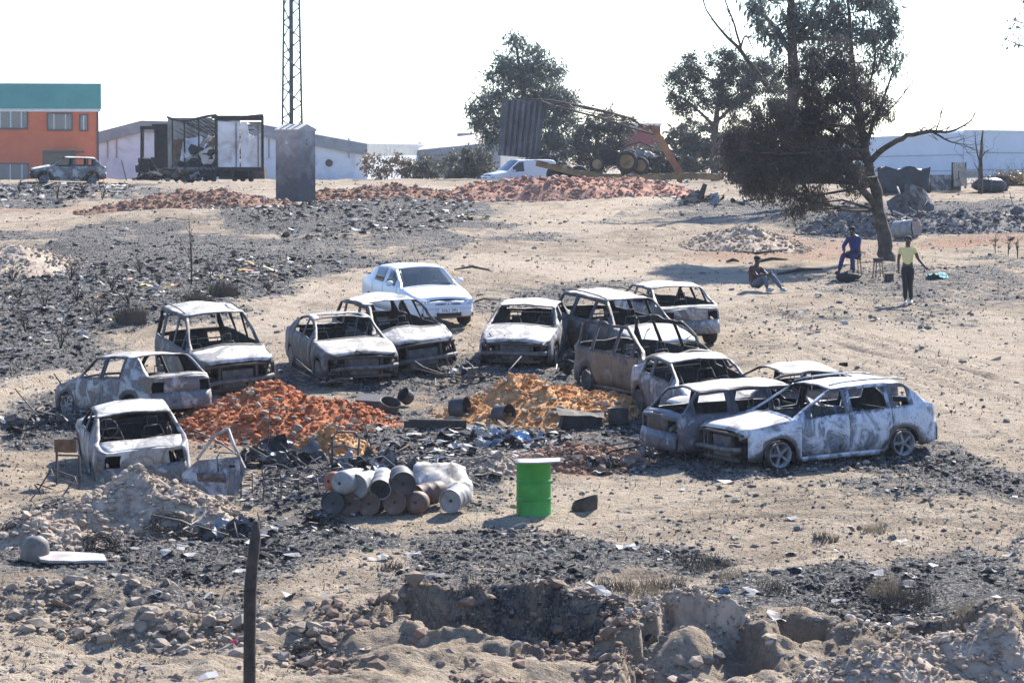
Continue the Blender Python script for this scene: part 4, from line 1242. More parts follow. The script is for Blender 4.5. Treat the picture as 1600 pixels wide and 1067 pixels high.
M['kiosk'] = None
M['mast'] = plain('dark_mast_steel', (.05, .075, .085), .6, .1)
M['maroon'] = plain('maroon_cladding', (.22, .05, .055), .7)

def rib_panel(mb, p0, p1, z0, z1, pitch=.35, depth=.05):
    """vertical ribbed cladding between two ground points (as thin solid ribs on a backing sheet)"""
    p0 = np.array(p0); p1 = np.array(p1); d = p1 - p0; L = np.linalg.norm(d); d = d / L
    nrm = np.array([d[1], -d[0]])
    n = int(L / pitch)
    for k in range(n):
        c = p0 + d * (k + .5) * L / n + nrm * depth / 2
        mb.bar((c[0], c[1], z0), (c[0], c[1], z1), pitch * .35, depth, up=(d[0], d[1], 0))

def orange_building():
    D = 238.0
    zb = zpx(284, D) - .3
    p1 = at(153, 200, D)[:2]; yaw = R(-10)
    d = np.array([-math.cos(yaw), math.sin(-yaw) * -1]); d = np.array([-1.0, -.16]); d /= np.linalg.norm(d)
    W = 18.0
    p0 = p1 + d * W
    nrm = np.array([-d[1], d[0]]); nrm = nrm if nrm[1] < 0 else -nrm
    root = empty('office_building', 'orange-red two-storey office building with teal ribbed cladding on top', 'building')
    root.location = (p1[0], p1[1], zb)
    zr = zpx(175, D) - zb; zt = zpx(131, D) - zb
    L2 = lambda s, off=0.0, z=0.0: np.array([d[0] * s + nrm[0] * off, d[1] * s + nrm[1] * off, z])
    m = MB(); back = -nrm * 12
    def slab(mb, s0, s1, off0, off1, z0, z1):
        a = [L2(s0, off0, z0), L2(s1, off0, z0), L2(s1, off1, z0), L2(s0, off1, z0)]
        b = [q + np.array([0, 0, z1 - z0]) for q in a]
        mb.add(a + b, [(0, 1, 2, 3), (7, 6, 5, 4), (4, 5, 1, 0), (5, 6, 2, 1), (6, 7, 3, 2), (7, 4, 0, 3)])
    slab(m, 0, W, -12, 0, -1, zr); m.build('wall', M['orange_wall'], root)
    m = MB(); slab(m, -.25, W, -12, .25, zr + .22, zt); m.build('cladding', M['teal'], root)
    m = MB()
    for k in range(46):
        slab(m, -.25 + k * .4, -.25 + k * .4 + .14, .252, .31, zr + .22, zt)
    o = m.build('cladding_rib', M['teal'], root); o['kind'] = 'stuff'
    m = MB(); slab(m, -.22, W, 0.003, .2, zr, zr + .218); m.build('string_course', M['frame_white'], root)
    pxm = D / FPX
    def win(x0, x1, y0, y1, bars=3):
        s0 = (153 - x1) * pxm; s1 = (153 - x0) * pxm; z0 = zpx(y1, D) - zb - s0 * 0; z1 = zpx(y0, D) - zb
        w = MB(); slab(w, s0, s1, .01, .05, z0, z1); o = w.build('window', M['darkglass'], root)
        f = MB()
        slab(f, s0 - .08, s1 + .08, .02, .12, z0 - .12, z0); slab(f, s0 - .08, s1 + .08, .02, .12, z1, z1 + .1)
        slab(f, s0 - .08, s0, .02, .12, z0, z1); slab(f, s1, s1 + .08, .02, .12, z0, z1)
        f.build('frame', M['mast'], o)
        g = MB()
        for k in range(bars):
            c = s0 + (s1 - s0) * (k + .5) / bars
            g.bar(L2(c, .09, z0), L2(c, .09, z1), .07, .03)
        nlat = max(3, int((s1 - s0) / .22))
        for k in range(nlat):
            a = s0 + (s1 - s0) * k / nlat; b_ = s0 + (s1 - s0) * (k + 1) / nlat
            for q in range(5):
                za = z0 + (z1 - z0) * q / 5; zc = z0 + (z1 - z0) * (q + 1) / 5
                g.bar(L2(a, .07, za), L2(b_, .07, zc), .018, .018); g.bar(L2(b_, .07, za), L2(a, .07, zc), .018, .018)
        g.build('window_grille', M['frame_white'], o)
    win(-6, 43, 174, 200, 3); win(76, 112, 179, 202, 2); win(126, 136, 181, 203, 1)
    win(-10, 44, 257, 281, 3)
    s0 = (120 - 0); m = MB()
    slab(m, (153 - 118) * pxm, (153 - 67) * pxm, -.02, .03, 0, zpx(235, D) - zb); m.build('doorway', M['darkglass'], root)
    m = MB(); slab(m, (153 - 131) * pxm, (153 - 70) * pxm, .032, 1.1, zpx(239, D) - zb, zpx(236.5, D) - zb); m.build('canopy', M['mast'], root)
    m = MB(); slab(m, -.06, .1, -.3, .08, -1, zr); m.build('downpipe', M['mast'], root)
orange_building()

def shed(name, label, pts_px, D0, D1, base_py, wall, roof, roof_over=.3, ridge=None, back=14.0, holes=()):
    """long low building: front wall between two pixels, eave heights from the photo"""
    (xa, ya), (xb, yb) = pts_px
    A = at(xa, ya, D0); B = at(xb, yb, D1)
    root = empty(name, label, 'building')
    root.location = (A[0], A[1], zpx(base_py, D0) - .5)
    o = np.array([A[0], A[1], zpx(base_py, D0) - .5])
    d = (B - A); d[2] = 0; L = np.linalg.norm(d); d /= L
    bk = np.array([-d[1], d[0], 0]); bk = bk if bk[1] > 0 else -bk
    A = A - o; B = B - o
    a0 = np.array([A[0], A[1], 0]); b0 = np.array([B[0], B[1], 0])
    rz = max(A[2], B[2]) if ridge is None else ridge
    m = MB()
    v = [a0, b0, B, A, a0 + bk * back, b0 + bk * back, B + bk * back, A + bk * back]
    m.add(v, [(0, 1, 2, 3), (5, 4, 7, 6), (4, 0, 3, 7), (1, 5, 6, 2), (4, 5, 1, 0)])
    if ridge is None: m.add([A, B, B + bk * back, A + bk * back], [(0, 1, 2, 3)])
    m.build('wall', wall, root)
    return root, A, B, bk, d, L

# long white warehouse with low gable, behind the truck and the kiosk
def white_warehouse():
    D = 262.0
    zb = zpx(288, D) - .6
    prof = [(140, 212), (213, 189), (412, 197), (573, 226)]
    prof = [(120, 215), (222, 188.5), (300, 191), (410, 195), (574, 225)]
    root = empty('white_warehouse', 'long stained white warehouse with low grey gable roof behind the burnt truck', 'building')
    base = at(120, 200, D); root.location = (base[0], base[1], zb)
    P = []
    for x, y in prof:
        q = at(x, y, D); P.append(np.array([q[0] - base[0], 0, q[2] - zb]))
    dep = np.array([4.0, 26, 0])
    fas = .95
    m = MB(); n = len(P)
    bot = [np.array([p[0], 0, 0]) for p in P]; topw = [p - np.array([0, 0, fas]) for p in P]
    v = bot + topw; f = [(i, i + 1, n + i + 1, n + i) for i in range(n - 1)]
    vb = [p + dep for p in bot] + [p + dep for p in topw]
    m.add(v, f); m.add(vb, [q[::-1] for q in f])
    m.add([bot[-1], bot[-1] + dep, topw[-1] + dep, topw[-1]], [(0, 1, 2, 3)]); m.add([bot[0], bot[0] + dep, topw[0] + dep, topw[0]], [(3, 2, 1, 0)])
    m.build('wall', M['whitewall'], root)
    m = MB(); o = np.array([0, -.35, 0])
    for i in range(n - 1):
        a, b_ = topw[i] + o, topw[i + 1] + o; c, e = P[i] + o, P[i + 1] + o
        m.add([a, b_, e, c, a + dep - o * 2, b_ + dep - o * 2, e + dep - o * 2, c + dep - o * 2], [(0, 1, 2, 3), (7, 6, 5, 4), (3, 2, 6, 7), (0, 4, 5, 1), (1, 5, 6, 2), (4, 0, 3, 7)])
    m.build('roof', M['roofgrey'], root)
    m = MB(); pxm = D / FPX
    c = at(514, 255, D); 
    m.lathe([(0, -.03), (.3, -.03), (.32, .03), (0, .03)], 9, (c[0] - base[0], -.04, c[2] - zb), (0, 1, 0)); m.build('wall_hole', M['rustdark'], root)
    for x in (168, 182, 420, 470, 545):
        m = MB(); q = at(x, 232, D); m.box((q[0] - base[0], -.03, q[2] - zb), (.14, .05, 1.6)); m.build('damp_streak', M['blockwall'], root)
white_warehouse()

# low block-walled shed with beige roof right of it
def block_shed():
    D = 285.0
    zb = zpx(290, D) - .5
    base = at(577, 240, D)
    root = empty('block_shed', 'low block-walled shed with beige sheet roof behind the scrub', 'building')
    root.location = (base[0], base[1], zb)
    q = lambda x, y, k=0.0: np.array([at(x, y, D)[0] - base[0], k, at(x, y, D)[2] - zb])
    L = [q(577, 243), q(782, 223)]
    m = MB(); dep = np.array([6, 22, 0])
    a, b_ = L; a0, b0 = a * (1, 1, 0), b_ * (1, 1, 0)
    m.add([a0, b0, b_, a, a0 + dep, b0 + dep, b_ + dep, a + dep], [(0, 1, 2, 3), (7, 6, 5, 4), (1, 5, 6, 2), (4, 0, 3, 7)])
    m.build('wall', M['blockwall'], root)
    rows = 7
    bl = MB()
    for r_ in range(9):
        for c in range(22):
            t0 = (c + (.5 if r_ % 2 else 0)) / 22.5; t1 = t0 + 1 / 23.6
            p = a0 + (b0 - a0) * t0; e = a0 + (b0 - a0) * t1
            z = .6 + r_ * .34
            if z + .3 > a[2] + (b_[2] - a[2]) * t0 - .4: continue
            bl.box(((p[0] + e[0]) / 2, -.01, z), (e[0] - p[0], .04, .31))
    o = bl.build('wall_blocks', M['blockwall'], root); o['kind'] = 'stuff'
    m = MB(); up = q(700, 219) ; lip = np.array([0, -.3, 0])
    e0, e1 = a + lip, b_ + lip
    m.add([e0 + (0, 0, .05), e1 + (0, 0, .05), e1 + (0, 0, -.55), e0 + (0, 0, -.55), e0 + (0, .28, .05), e1 + (0, .28, .05), e1 + (0, .28, -.55), e0 + (0, .28, -.55)], [(3, 2, 1, 0), (4, 5, 6, 7), (0, 1, 5, 4), (2, 3, 7, 6), (1, 2, 6, 5), (0, 4, 7, 3)])
    m.build('fascia', M['roofgrey'], root)
    m = MB(); r0 = q(640, 233) + (0, 14, .4); r1 = q(790, 214) + (0, 14, 1.0)
    m.add([e0 + (0, 0, .06), e1 + (0, 0, .06), r1, r0, e0 + (0, .05, -.02), e1 + (0, .05, -.02), r1 - (0, 0, .1), r0 - (0, 0, .1)], [(0, 1, 2, 3), (7, 6, 5, 4), (4, 5, 1, 0), (1, 5, 6, 2)])
    m.build('roof', M['roofbeige'], root)
    m = MB(); c = q(725, 216) + (0, 10, 0); m.box(c, (1.4, 1.2, 1.0), (0, 0, .2)); m.build('roof_vent', M['roofgrey'], root)
    D2 = 330; r2 = empty('far_shed', 'small far white shed with red eaves line beyond the block shed', 'building')
    p = at(606, 236, D2); r2.location = (p[0], p[1], zpx(262, D2))
    h = zpx(226, D2) - zpx(262, D2)
    m = MB(); m.box((1.8, 2, h / 2), (3.6, 4, h)); m.build('wall', M['whitewall'], r2)
    m = MB(); m.box((1.8, 2, h + .1), (3.8, 4.2, .2)); m.build('roof', M['maroon'], r2)
block_shed()

def right_warehouse():
    D = 300.0
    zb = zpx(282, D) - .8
    root = empty('pale_warehouse', 'long pale blue-white warehouse with stepped parapet beyond the burnt clearing', 'building')
    base = at(1350, 250, D); root.location = (base[0], base[1], zb)
    q = lambda x, y: np.array([at(x, y, D)[0] - base[0], 0, at(x, y, D)[2] - zb])
    dep = np.array([0, 30, 0])
    for nm, x0, x1, y0, y1, off in (('wall', 1506, 1700, 204, 206, 0.0), ('wall', 1330, 1505.9, 216, 209, .2)):
        a, b_ = q(x0, y0), q(x1, y1); o = np.array([0, off, 0])
        m = MB(); m.add([a * (1, 1, 0) + o, b_ * (1, 1, 0) + o, b_ + o, a + o, a * (1, 1, 0) + dep, b_ * (1, 1, 0) + dep, b_ + dep, a + dep], [(0, 1, 2, 3), (7, 6, 5, 4), (3, 2, 6, 7), (1, 5, 6, 2), (4, 0, 3, 7)])
        m.build(nm, M['bluewall'], root)
        for k in (.33, .62):
            m = MB(); m.bar(a * (1, 1, k) + o + (0, -.03, 0), b_ * (1, 1, k) + o + (0, -.03, 0), .05, .06); m.build('cladding_joint', M['roofgrey'], root)
        m = MB(); m.bar(a + o + (0, -.03, -.05), b_ + o + (0, -.03, -.05), .12, .2); m.build('parapet_cap', M['bluewall'], root)
    r2 = empty('maroon_shed', 'maroon shed wall showing behind the collapsed trailer', 'building')
    D2 = 260; p = at(975, 240, D2); r2.location = (p[0], p[1], zpx(285, D2) - .5)
    h = zpx(197, D2) - zpx(285, D2) + .5; w = (1032 - 975) * D2 / FPX
    m = MB(); m.box((w / 2, 4, h / 2), (w, 8, h)); m.build('wall', M['maroon'], r2)
    m = MB(); m.box((w / 2, 4, h + .12), (w + .2, 8.2, .2)); m.build('roof', M['frame_white'], r2)
right_warehouse()

# ------------------------------------------------------------------ transformer kiosk and lattice mast
def kiosk_material():
    m, n, l, b = nt('soot_stained_concrete')
    tc = n.new('ShaderNodeTexCoord'); v = tc.outputs['Object']
    sx = n.new('ShaderNodeSeparateXYZ'); l.new(v, sx.inputs[0])
    t = noise(n, l, v, 1.3, 6, .6, .5)
    k = mathn(n, l, 'SUBTRACT', 1.25, mathn(n, l, 'MULTIPLY', sx.outputs[2], .42))
    k = mathn(n, l, 'ADD', k, mathn(n, l, 'MULTIPLY', mathn(n, l, 'SUBTRACT', t.outputs['Fac'], .5), 1.6))
    r = ramp(n, [(.0, (.36, .33, .32)), (.5, (.16, .145, .145)), (.85, (.05, .047, .05))]); l.new(k, r.inputs['Fac'])
    t2 = noise(n, l, v, 14, 4, .6)
    c = mixc(n, l, mathn(n, l, 'MULTIPLY', t2.outputs['Fac'], .2), r.outputs['Color'], (.4, .37, .36))
    l.new(c, b.inputs['Base Color']); b.inputs['Roughness'].default_value = .85
    return m
M['kiosk'] = kiosk_material()
def kiosk():
    g = ground(462, 316)
    s = scale_at(g)
    root = empty('transformer_kiosk', 'tall soot-stained concrete transformer kiosk with small gabled roof', 'kiosk')
    root.location = g; root.rotation_euler = (0, 0, R(-36))
    hgt = (316 - 203) / s
    w, d = 36 / s / math.cos(R(36)) * 1.02, 25 / s / math.sin(R(36)) * .98
    m = MB(); m.box((0, 0, hgt / 2 - .15), (w, d, hgt + .3)); m.build('wall', M['kiosk'], root)
    rp = .22
    m = MB(); x = w / 2 + .04; y = d / 2 + .04; z = hgt + .003
    m.add([(-x, -y, z), (x, -y, z), (x, y, z), (-x, y, z), (-x, 0, z + rp), (x, 0, z + rp), (-x, -y, z - .06), (x, -y, z - .06), (x, y, z - .06), (-x, y, z - .06)],
          [(0, 1, 5, 4), (2, 3, 4, 5), (1, 2, 5), (3, 0, 4), (6, 7, 1, 0), (7, 8, 2, 1), (8, 9, 3, 2), (9, 6, 0, 3), (9, 8, 7, 6)])
    M['kioskroof'] = plain('pale_concrete_roof', (.4, .38, .36), .85)
    m.build('roof', M['kioskroof'], root)
    # warning triangle on the left-hand face, small mark on the other
    m = MB(); zz = hgt * .82; r = .09
    tri = [(-.02 + r * math.sin(a), -d / 2 - .006, zz + r * math.cos(a)) for a in (0, 2.094, 4.189)]
    for i in range(3): m.bar(tri[i], tri[(i + 1) % 3], .015, .008, up=(0, 1, 0))
    m.bar((-.02, -d / 2 - .006, zz + .03), (-.02, -d / 2 - .006, zz - .03), .012, .008)
    m.build('warning_triangle', M['frame_white'], root)
    m = MB(); m.box((w / 2 + .006, 0, hgt * .86), (.012, .03, .05)); m.box((w / 2 + .006, 0, hgt * .8), (.012, .025, .1)); m.build('vent_slot', M['soot'], root)
    for k in range(3):
        m = MB(); y0 = -d / 2 - .045
        m.bar((-w * .28 + k * w * .27, -.02, hgt + rp + .02), (-w * .28 + k * w * .27, -y * 1.0, hgt + .02), .04, .03); m.build('roof_strap', M['roofgrey'], root)
kiosk()

def mast():
    D = 172.0
    b0 = at(456, 300, D); zb = H(np.array([b0[0]]), np.array([b0[1]]))[0]
    root = empty('lattice_mast', 'tall dark steel lattice mast rising behind the transformer kiosk', 'mast')
    root.location = (b0[0], b0[1], zb)
    pxm = D / FPX
    zt = zpx(-30, D) - zb
    hw = lambda z: .5 * pxm * np.interp(z, [0, zpx(195, D) - zb, zt], [34, 30, 23])
    ang = [R(100), R(220), R(340)]
    def leg(k, z):
        r = hw(z) / math.cos(R(30)) 
        return np.array([r * math.cos(ang[k]), r * math.sin(ang[k]), z])
    legs = []
    for k in range(3):
        m = MB(); m.tube([leg(k, -.4), leg(k, zt)], .06, 6); m.build('leg', M['mast'], root)
    step = 25 * pxm / 1.0
    n = int(zt / step)
    for i in range(n):
        z0, z1 = i * step, (i + 1) * step
        for k in range(3):
            k2 = (k + 1) % 3
            m = MB()
            a, b_ = (leg(k, z0), leg(k2, z0 + step * .9)) if i % 2 == 0 else (leg(k2, z0), leg(k, z0 + step * .9))
            m.tube([a, b_], .036, 5)
            m.build('brace', M['mast'], root)
    m = MB(); m.tube([np.array([0, 0, 0]), np.array([0, 0, zt])], .11, 6); m.build('cable_ladder', M['mast'], root)
mast()

# ------------------------------------------------------------------ burnt articulated trailer, left
M['trailer_in'] = ncol('scorched_insulated_panel', [(.3, (.1, .092, .08)), (.46, (.3, .28, .24)), (.66, (.5, .475, .42))], .6, .9, dist=.7, bump=.2)
M['trailer_door'] = ncol('scorched_white_door', [(.3, (.3, .25, .23)), (.44, (.55, .52, .51)), (.62, (.7, .69, .71))], .9, .8, dist=.7, bump=.2, speck=(9, .67, (.1, .08, .07)))
M['k_under'] = plain('grimy_chassis_steel', (.07, .066, .064), .8, var=.4, scale=3)
def truck():
    D = 178.0; pxm = D / FPX
    b0 = at(316, 291, D); zb = float(H(np.array([b0[0]]), np.array([b0[1]]))[0])
    root = empty('burnt_truck', 'burnt articulated truck with collapsed roof bows and scorched white rear doors', 'truck')
    root.location = (b0[0], b0[1], zb)
    X = lambda x: (x - 316) * pxm
    Z = lambda y: at(316, y, D)[2] - zb
    zf, zt = Z(262), Z(182)
    # rear door frame faces us on the right, the body runs away to the left
    xr0, xr1, xl = X(338), X(410), X(240)
    lx, ly = xl - xr0, 7.5
    rear0, rear1 = np.array([xr0, 0, 0]), np.array([xr1, .3, 0]); fr0 = np.array([xl, ly, 0]); fr1 = fr0 + (rear1 - rear0)
    z = lambda h: np.array([0, 0, h])
    m = MB()
    for p in (rear0, rear1): m.bar(p + z(zf - .2), p + z(zt), .14, .14)
    m.bar(rear0 + z(zt - .1), rear1 + z(zt - .1), .2, .28); m.bar(rear0 + z(zf - .1), rear1 + z(zf - .1), .2, .2)
    m.build('rear_frame', M['soot'], root)
    for a, b_, mat in ((.04, .5, 'trailer_door'), (.53, .97, 'trailer_door')):
        p, q = rear0 + (rear1 - rear0) * a, rear0 + (rear1 - rear0) * b_
        m = MB()
        if a < .3:
            vs = [p + z(zf + .02), q + z(zf + .02), q + z(zt - .3), p + z(zt - .3)]
            m.add(vs + [v + (0, .06, 0) for v in vs], [(0, 1, 2, 3), (7, 6, 5, 4), (4, 5, 1, 0), (1, 5, 6, 2), (3, 2, 6, 7), (4, 0, 3, 7)])
            o = m.build('rear_door', M[mat], root)
        else:
            mid = (p * .7 + q * .3)
            h1 = zf + (zt - zf) * .5
            vs = [p + z(zf + .02), q + z(zf + .02), q + z(zt - .9), p + (q - p) * .45 + z(h1 + .1), p + (q - p) * .3 + z(zt - .3), p + z(zt - .3)]
            m.add(vs + [v + (0, .06, 0) for v in vs], [(0, 1, 2, 3, 4, 5), (11, 10, 9, 8, 7, 6)] + [(i, i + 6, (i + 1) % 6 + 6, (i + 1) % 6) for i in range(6)])
            m.build('rear_door', M[mat], root)
            m = MB(); vs = [p + (q - p) * .3 + z(zt - .3), q + z(zt - .9), q + z(zt - .3)]
            m.add([v + (0, .0, 0) for v in vs] + [v + (0, .05, 0) for v in vs], [(0, 1, 2), (5, 4, 3), (0, 3, 4, 1), (1, 4, 5, 2)]); m.build('torn_panel', M['trailer_in'], root)
        m = MB(); c = (p + q) / 2
        m.bar(p * .15 + q * .85 + z(zf) + (0, -.04, 0), p * .15 + q * .85 + z(zt - .35) + (0, -.04, 0), .05, .05); m.build('lock_bar', M['scrap'], root)
    # far side wall, corrugated and scorched
    m = MB(); n = 34
    for k in range(n):
        t0, t1 = k / n, (k + 1) / n
        a, b_ = rear1 + (fr1 - rear1) * t0, rear1 + (fr1 - rear1) * t1
        if 0.02 < t0 < .42 and k % 3 != 0 : top = zf + (zt - zf) * (.3 + .2 * math.sin(k * 1.7))
        elif t0 < .42: top = zf + (zt - zf) * .4
        else: top = zt - .1
        off = .06 if k % 2 else 0
        m.box(((a[0] + b_[0]) / 2, (a[1] + b_[1]) / 2 + off, (zf + top) / 2), (abs(b_[0] - a[0]) * 1.05, .25, top - zf))
    m.build('side_wall', M['trailer_in'], root)
    m = MB(); c = (fr0 + fr1) / 2
    m.bar(fr0 + z((zf + zt) / 2), fr1 + z((zf + zt) / 2), .12, zt - zf); m.build('front_wall', M['trailer_in'], root)
    # top rails and bows
    for p, q, sag in ((rear0, fr0, .35), (rear1, fr1, .2)):
        m = MB(); ts = np.linspace(0, 1, 12)
        m.tube([p + (q - p) * t + z(zt - sag * math.sin(t * 3.1) * (t * 1.2) + .05) for t in ts], .075, 6); m.build('top_rail', M['soot'], root)
    for k in range(11):
        t = .08 + k * .085
        a, b_ = rear0 + (fr0 - rear0) * t, rear1 + (fr1 - rear1) * t
        m = MB(); dr = .35 + .9 * math.sin(k * .31)
        m.tube([a + z(zt - .1), a * .6 + b_ * .4 + z(zt - .1 - dr * .6), a * .3 + b_ * .7 + z(zt - .15 - dr), b_ + z(zt - .3 - dr * .7)], .028, 5); m.build('roof_bow', M['soot'], root)
    for x in (250, 275, 304):
        p = rear0 + (fr0 - rear0) * ((338 - x) / 98)
        m = MB(); m.bar(p + z(zf - .1), p + z(zt - .1), .09, .09); m.build('side_post', M['soot'], root)
    rng = np.random.default_rng(3)
    m = MB()
    v = [rear0 + z(zf), rear1 + z(zf), fr1 + z(zf), fr0 + z(zf)]
    m.add(v + [p - z(.16) for p in v], [(0, 1, 2, 3), (7, 6, 5, 4), (4, 5, 1, 0), (5, 6, 2, 1), (6, 7, 3, 2), (7, 4, 0, 3)]); m.build('load_floor', M['scrap'], root)
    m = MB(); 
    for s_ in (.3, .7):
        a = rear0 * (1 - s_) + rear1 * s_; b_ = fr0 * (1 - s_) + fr1 * s_
        m.bar(a + z(zf - .35), b_ + z(zf - .35), .14, .36)
    m.build('chassis', M['soot'], root)
    for t in (.14, .3, .46):
        for e, pq in ((0, (rear0, fr0)), (1, (rear1, fr1))):
            p = pq[0] + (pq[1] - pq[0]) * t
            m = MB(); ax = (rear1 - rear0); m.lathe([(.1, -.14), (.46, -.14), (.5, -.08), (.5, .08), (.46, .14), (.1, .14)], 18, p + z(.48) + (.25 if e == 0 else -.25, 0, 0), ax); m.build('wheel', M['soot'], root, True, 40)
    m = MB()
    for k in range(60):
        p = rear0 + (fr0 - rear0) * rng.uniform(.05, .95) + (rear1 - rear0) * rng.uniform(.1, .9)
        m.blob(p + z(zf + rng.uniform(.05, 1.0) ** 1.5), rng.uniform(.12, .5, 3) * (1, 1, .8), rng, .4)
    o = m.build('burnt_load', M['soot'], root); o['kind'] = 'stuff'
    m = MB()
    for k in range(7):
        p = rear0 + (fr0 - rear0) * rng.uniform(.1, .6) + (rear1 - rear0) * rng.uniform(.3, .9)
        m.sheet(p + z(zf + rng.uniform(.6, 1.5)), rng.uniform(.7, 1.5), rng.uniform(.7, 1.3), rng, rng.uniform(-1.4, 1.4, 3), .15)
    o = m.build('crumpled_sheet', M['trailer_door'], root); o['kind'] = 'stuff'
    for k, (x, w_, h_) in enumerate(((352, .9, .75), (378, 1.0, .8), (400, .7, .7), (322, .7, .6), (292, .8, .55), (262, .9, .6))):
        m = MB(); m.box((X(x), 1.2 + .9 * k % 2, h_ / 2 + .12), (w_, .8, h_), (0, rng.uniform(-.06, .06), rng.uniform(-.2, .2)), .94); m.build('tool_box', M['soot'] if k % 2 else M['k_under'], root)
    for k in range(9):
        m = MB(); p = rear0 + (rear1 - rear0) * rng.uniform(.05, .7) + (fr0 - rear0) * rng.uniform(.05, .8)
        m.sheet(p + z(zf + rng.uniform(.5, 1.3)), rng.uniform(.7, 1.3), rng.uniform(.8, 1.5), rng, (rng.uniform(.9, 1.6), rng.uniform(-.5, .5), rng.uniform(-.6, .6)), .14); m.build('buckled_panel', M['trailer_door'] if k % 3 == 0 else M['trailer_in'] if k % 3 == 1 else M['rust'], root)
    for k in range(7):
        t = .3 + k * .09; a, b_ = rear0 + (fr0 - rear0) * t, rear1 + (fr1 - rear1) * t
        m = MB(); m.tube([a + z(zt - .15 - .1 * k), a * .5 + b_ * .5 + z(zt - .7 - .12 * k), b_ + z(zt - 1.4 - .1 * k)], .03, 5); m.build('fallen_bow', M['rustdark'], root)
    # cab
    cb = fr0 + np.array([-.9, 1.0, 0])
    m = MB(); hz = Z(198)
    for dx, dy in ((-.75, 0), (.75, 0), (-.9, 1.9), (.7, 1.9)):
        m.bar(cb + (dx, dy, 1.0), cb + (dx * .95, dy, hz), .14, .14)
    m.bar(cb + (-.75, 0, hz), cb + (.75, 0, hz), .14, .2); m.bar(cb + (-.8, 1.9, hz), cb + (.7, 1.9, hz), .14, .2); m.bar(cb + (-.75, 0, hz), cb + (-.85, 1.9, hz), .14, .2); m.bar(cb + (.75, 0, hz), cb + (.7, 1.9, hz), .14, .2)
    m.box(cb + (.35, .3, (hz + 1) / 2), (.75, .1, hz - 1.2)); m.box(cb + (0, 1, 1.0), (1.7, 2, .5)); m.box(cb + (.3, 1.0, hz + .12), (.9, 1.6, .2))
    for k in range(10): m.blob(cb + rng.uniform(-.8, .8, 3) * (1, 1, .4) + (0, .8, .9), rng.uniform(.15, .45, 3), rng, .35)
    m.build('cab', M['soot'], root)
    for q in range(2):
        m = MB(); m.lathe([(.1, -.15), (.46, -.15), (.5, -.08), (.5, .08), (.46, .15), (.1, .15)], 18, cb + (-.7 + 1.4 * q, .6, .5), (1, .15, 0)); m.build('wheel', M['soot'], root, True, 40)
    # wreckage under and before it
    r2 = empty('scrap_heap', 'tangle of charred sheets and bars along the foot of the burnt truck', 'scrap')
    r2.location = (b0[0], b0[1], zb)
    for k in range(12):
        m = MB(); x = X(rng.uniform(190, 335)); y = rng.uniform(-2.0, .5)
        zz = float(H(np.array([b0[0] + x]), np.array([b0[1] + y]))[0]) - zb
        m.sheet((x, y, zz + .25), rng.uniform(.6, 1.6), rng.uniform(.4, 1.0), rng, (rng.uniform(-.9, .9), rng.uniform(-.5, .5), rng.uniform(0, 3)), .15)
        m.build('charred_sheet', M['soot'] if k % 3 else M['scrap'], r2)
    for k in range(10):
        x = X(rng.uniform(190, 335)); y = rng.uniform(-1.5, 1)
        m = MB(); m.tube([(x, y, .05), (x + rng.uniform(-.5, .5), y, .5), (x + rng.uniform(-1, 1), y + rng.uniform(-.6, .6), rng.uniform(.3, 1.3))], .03, 5); m.build('bent_bar', M['soot'], r2)
truck()

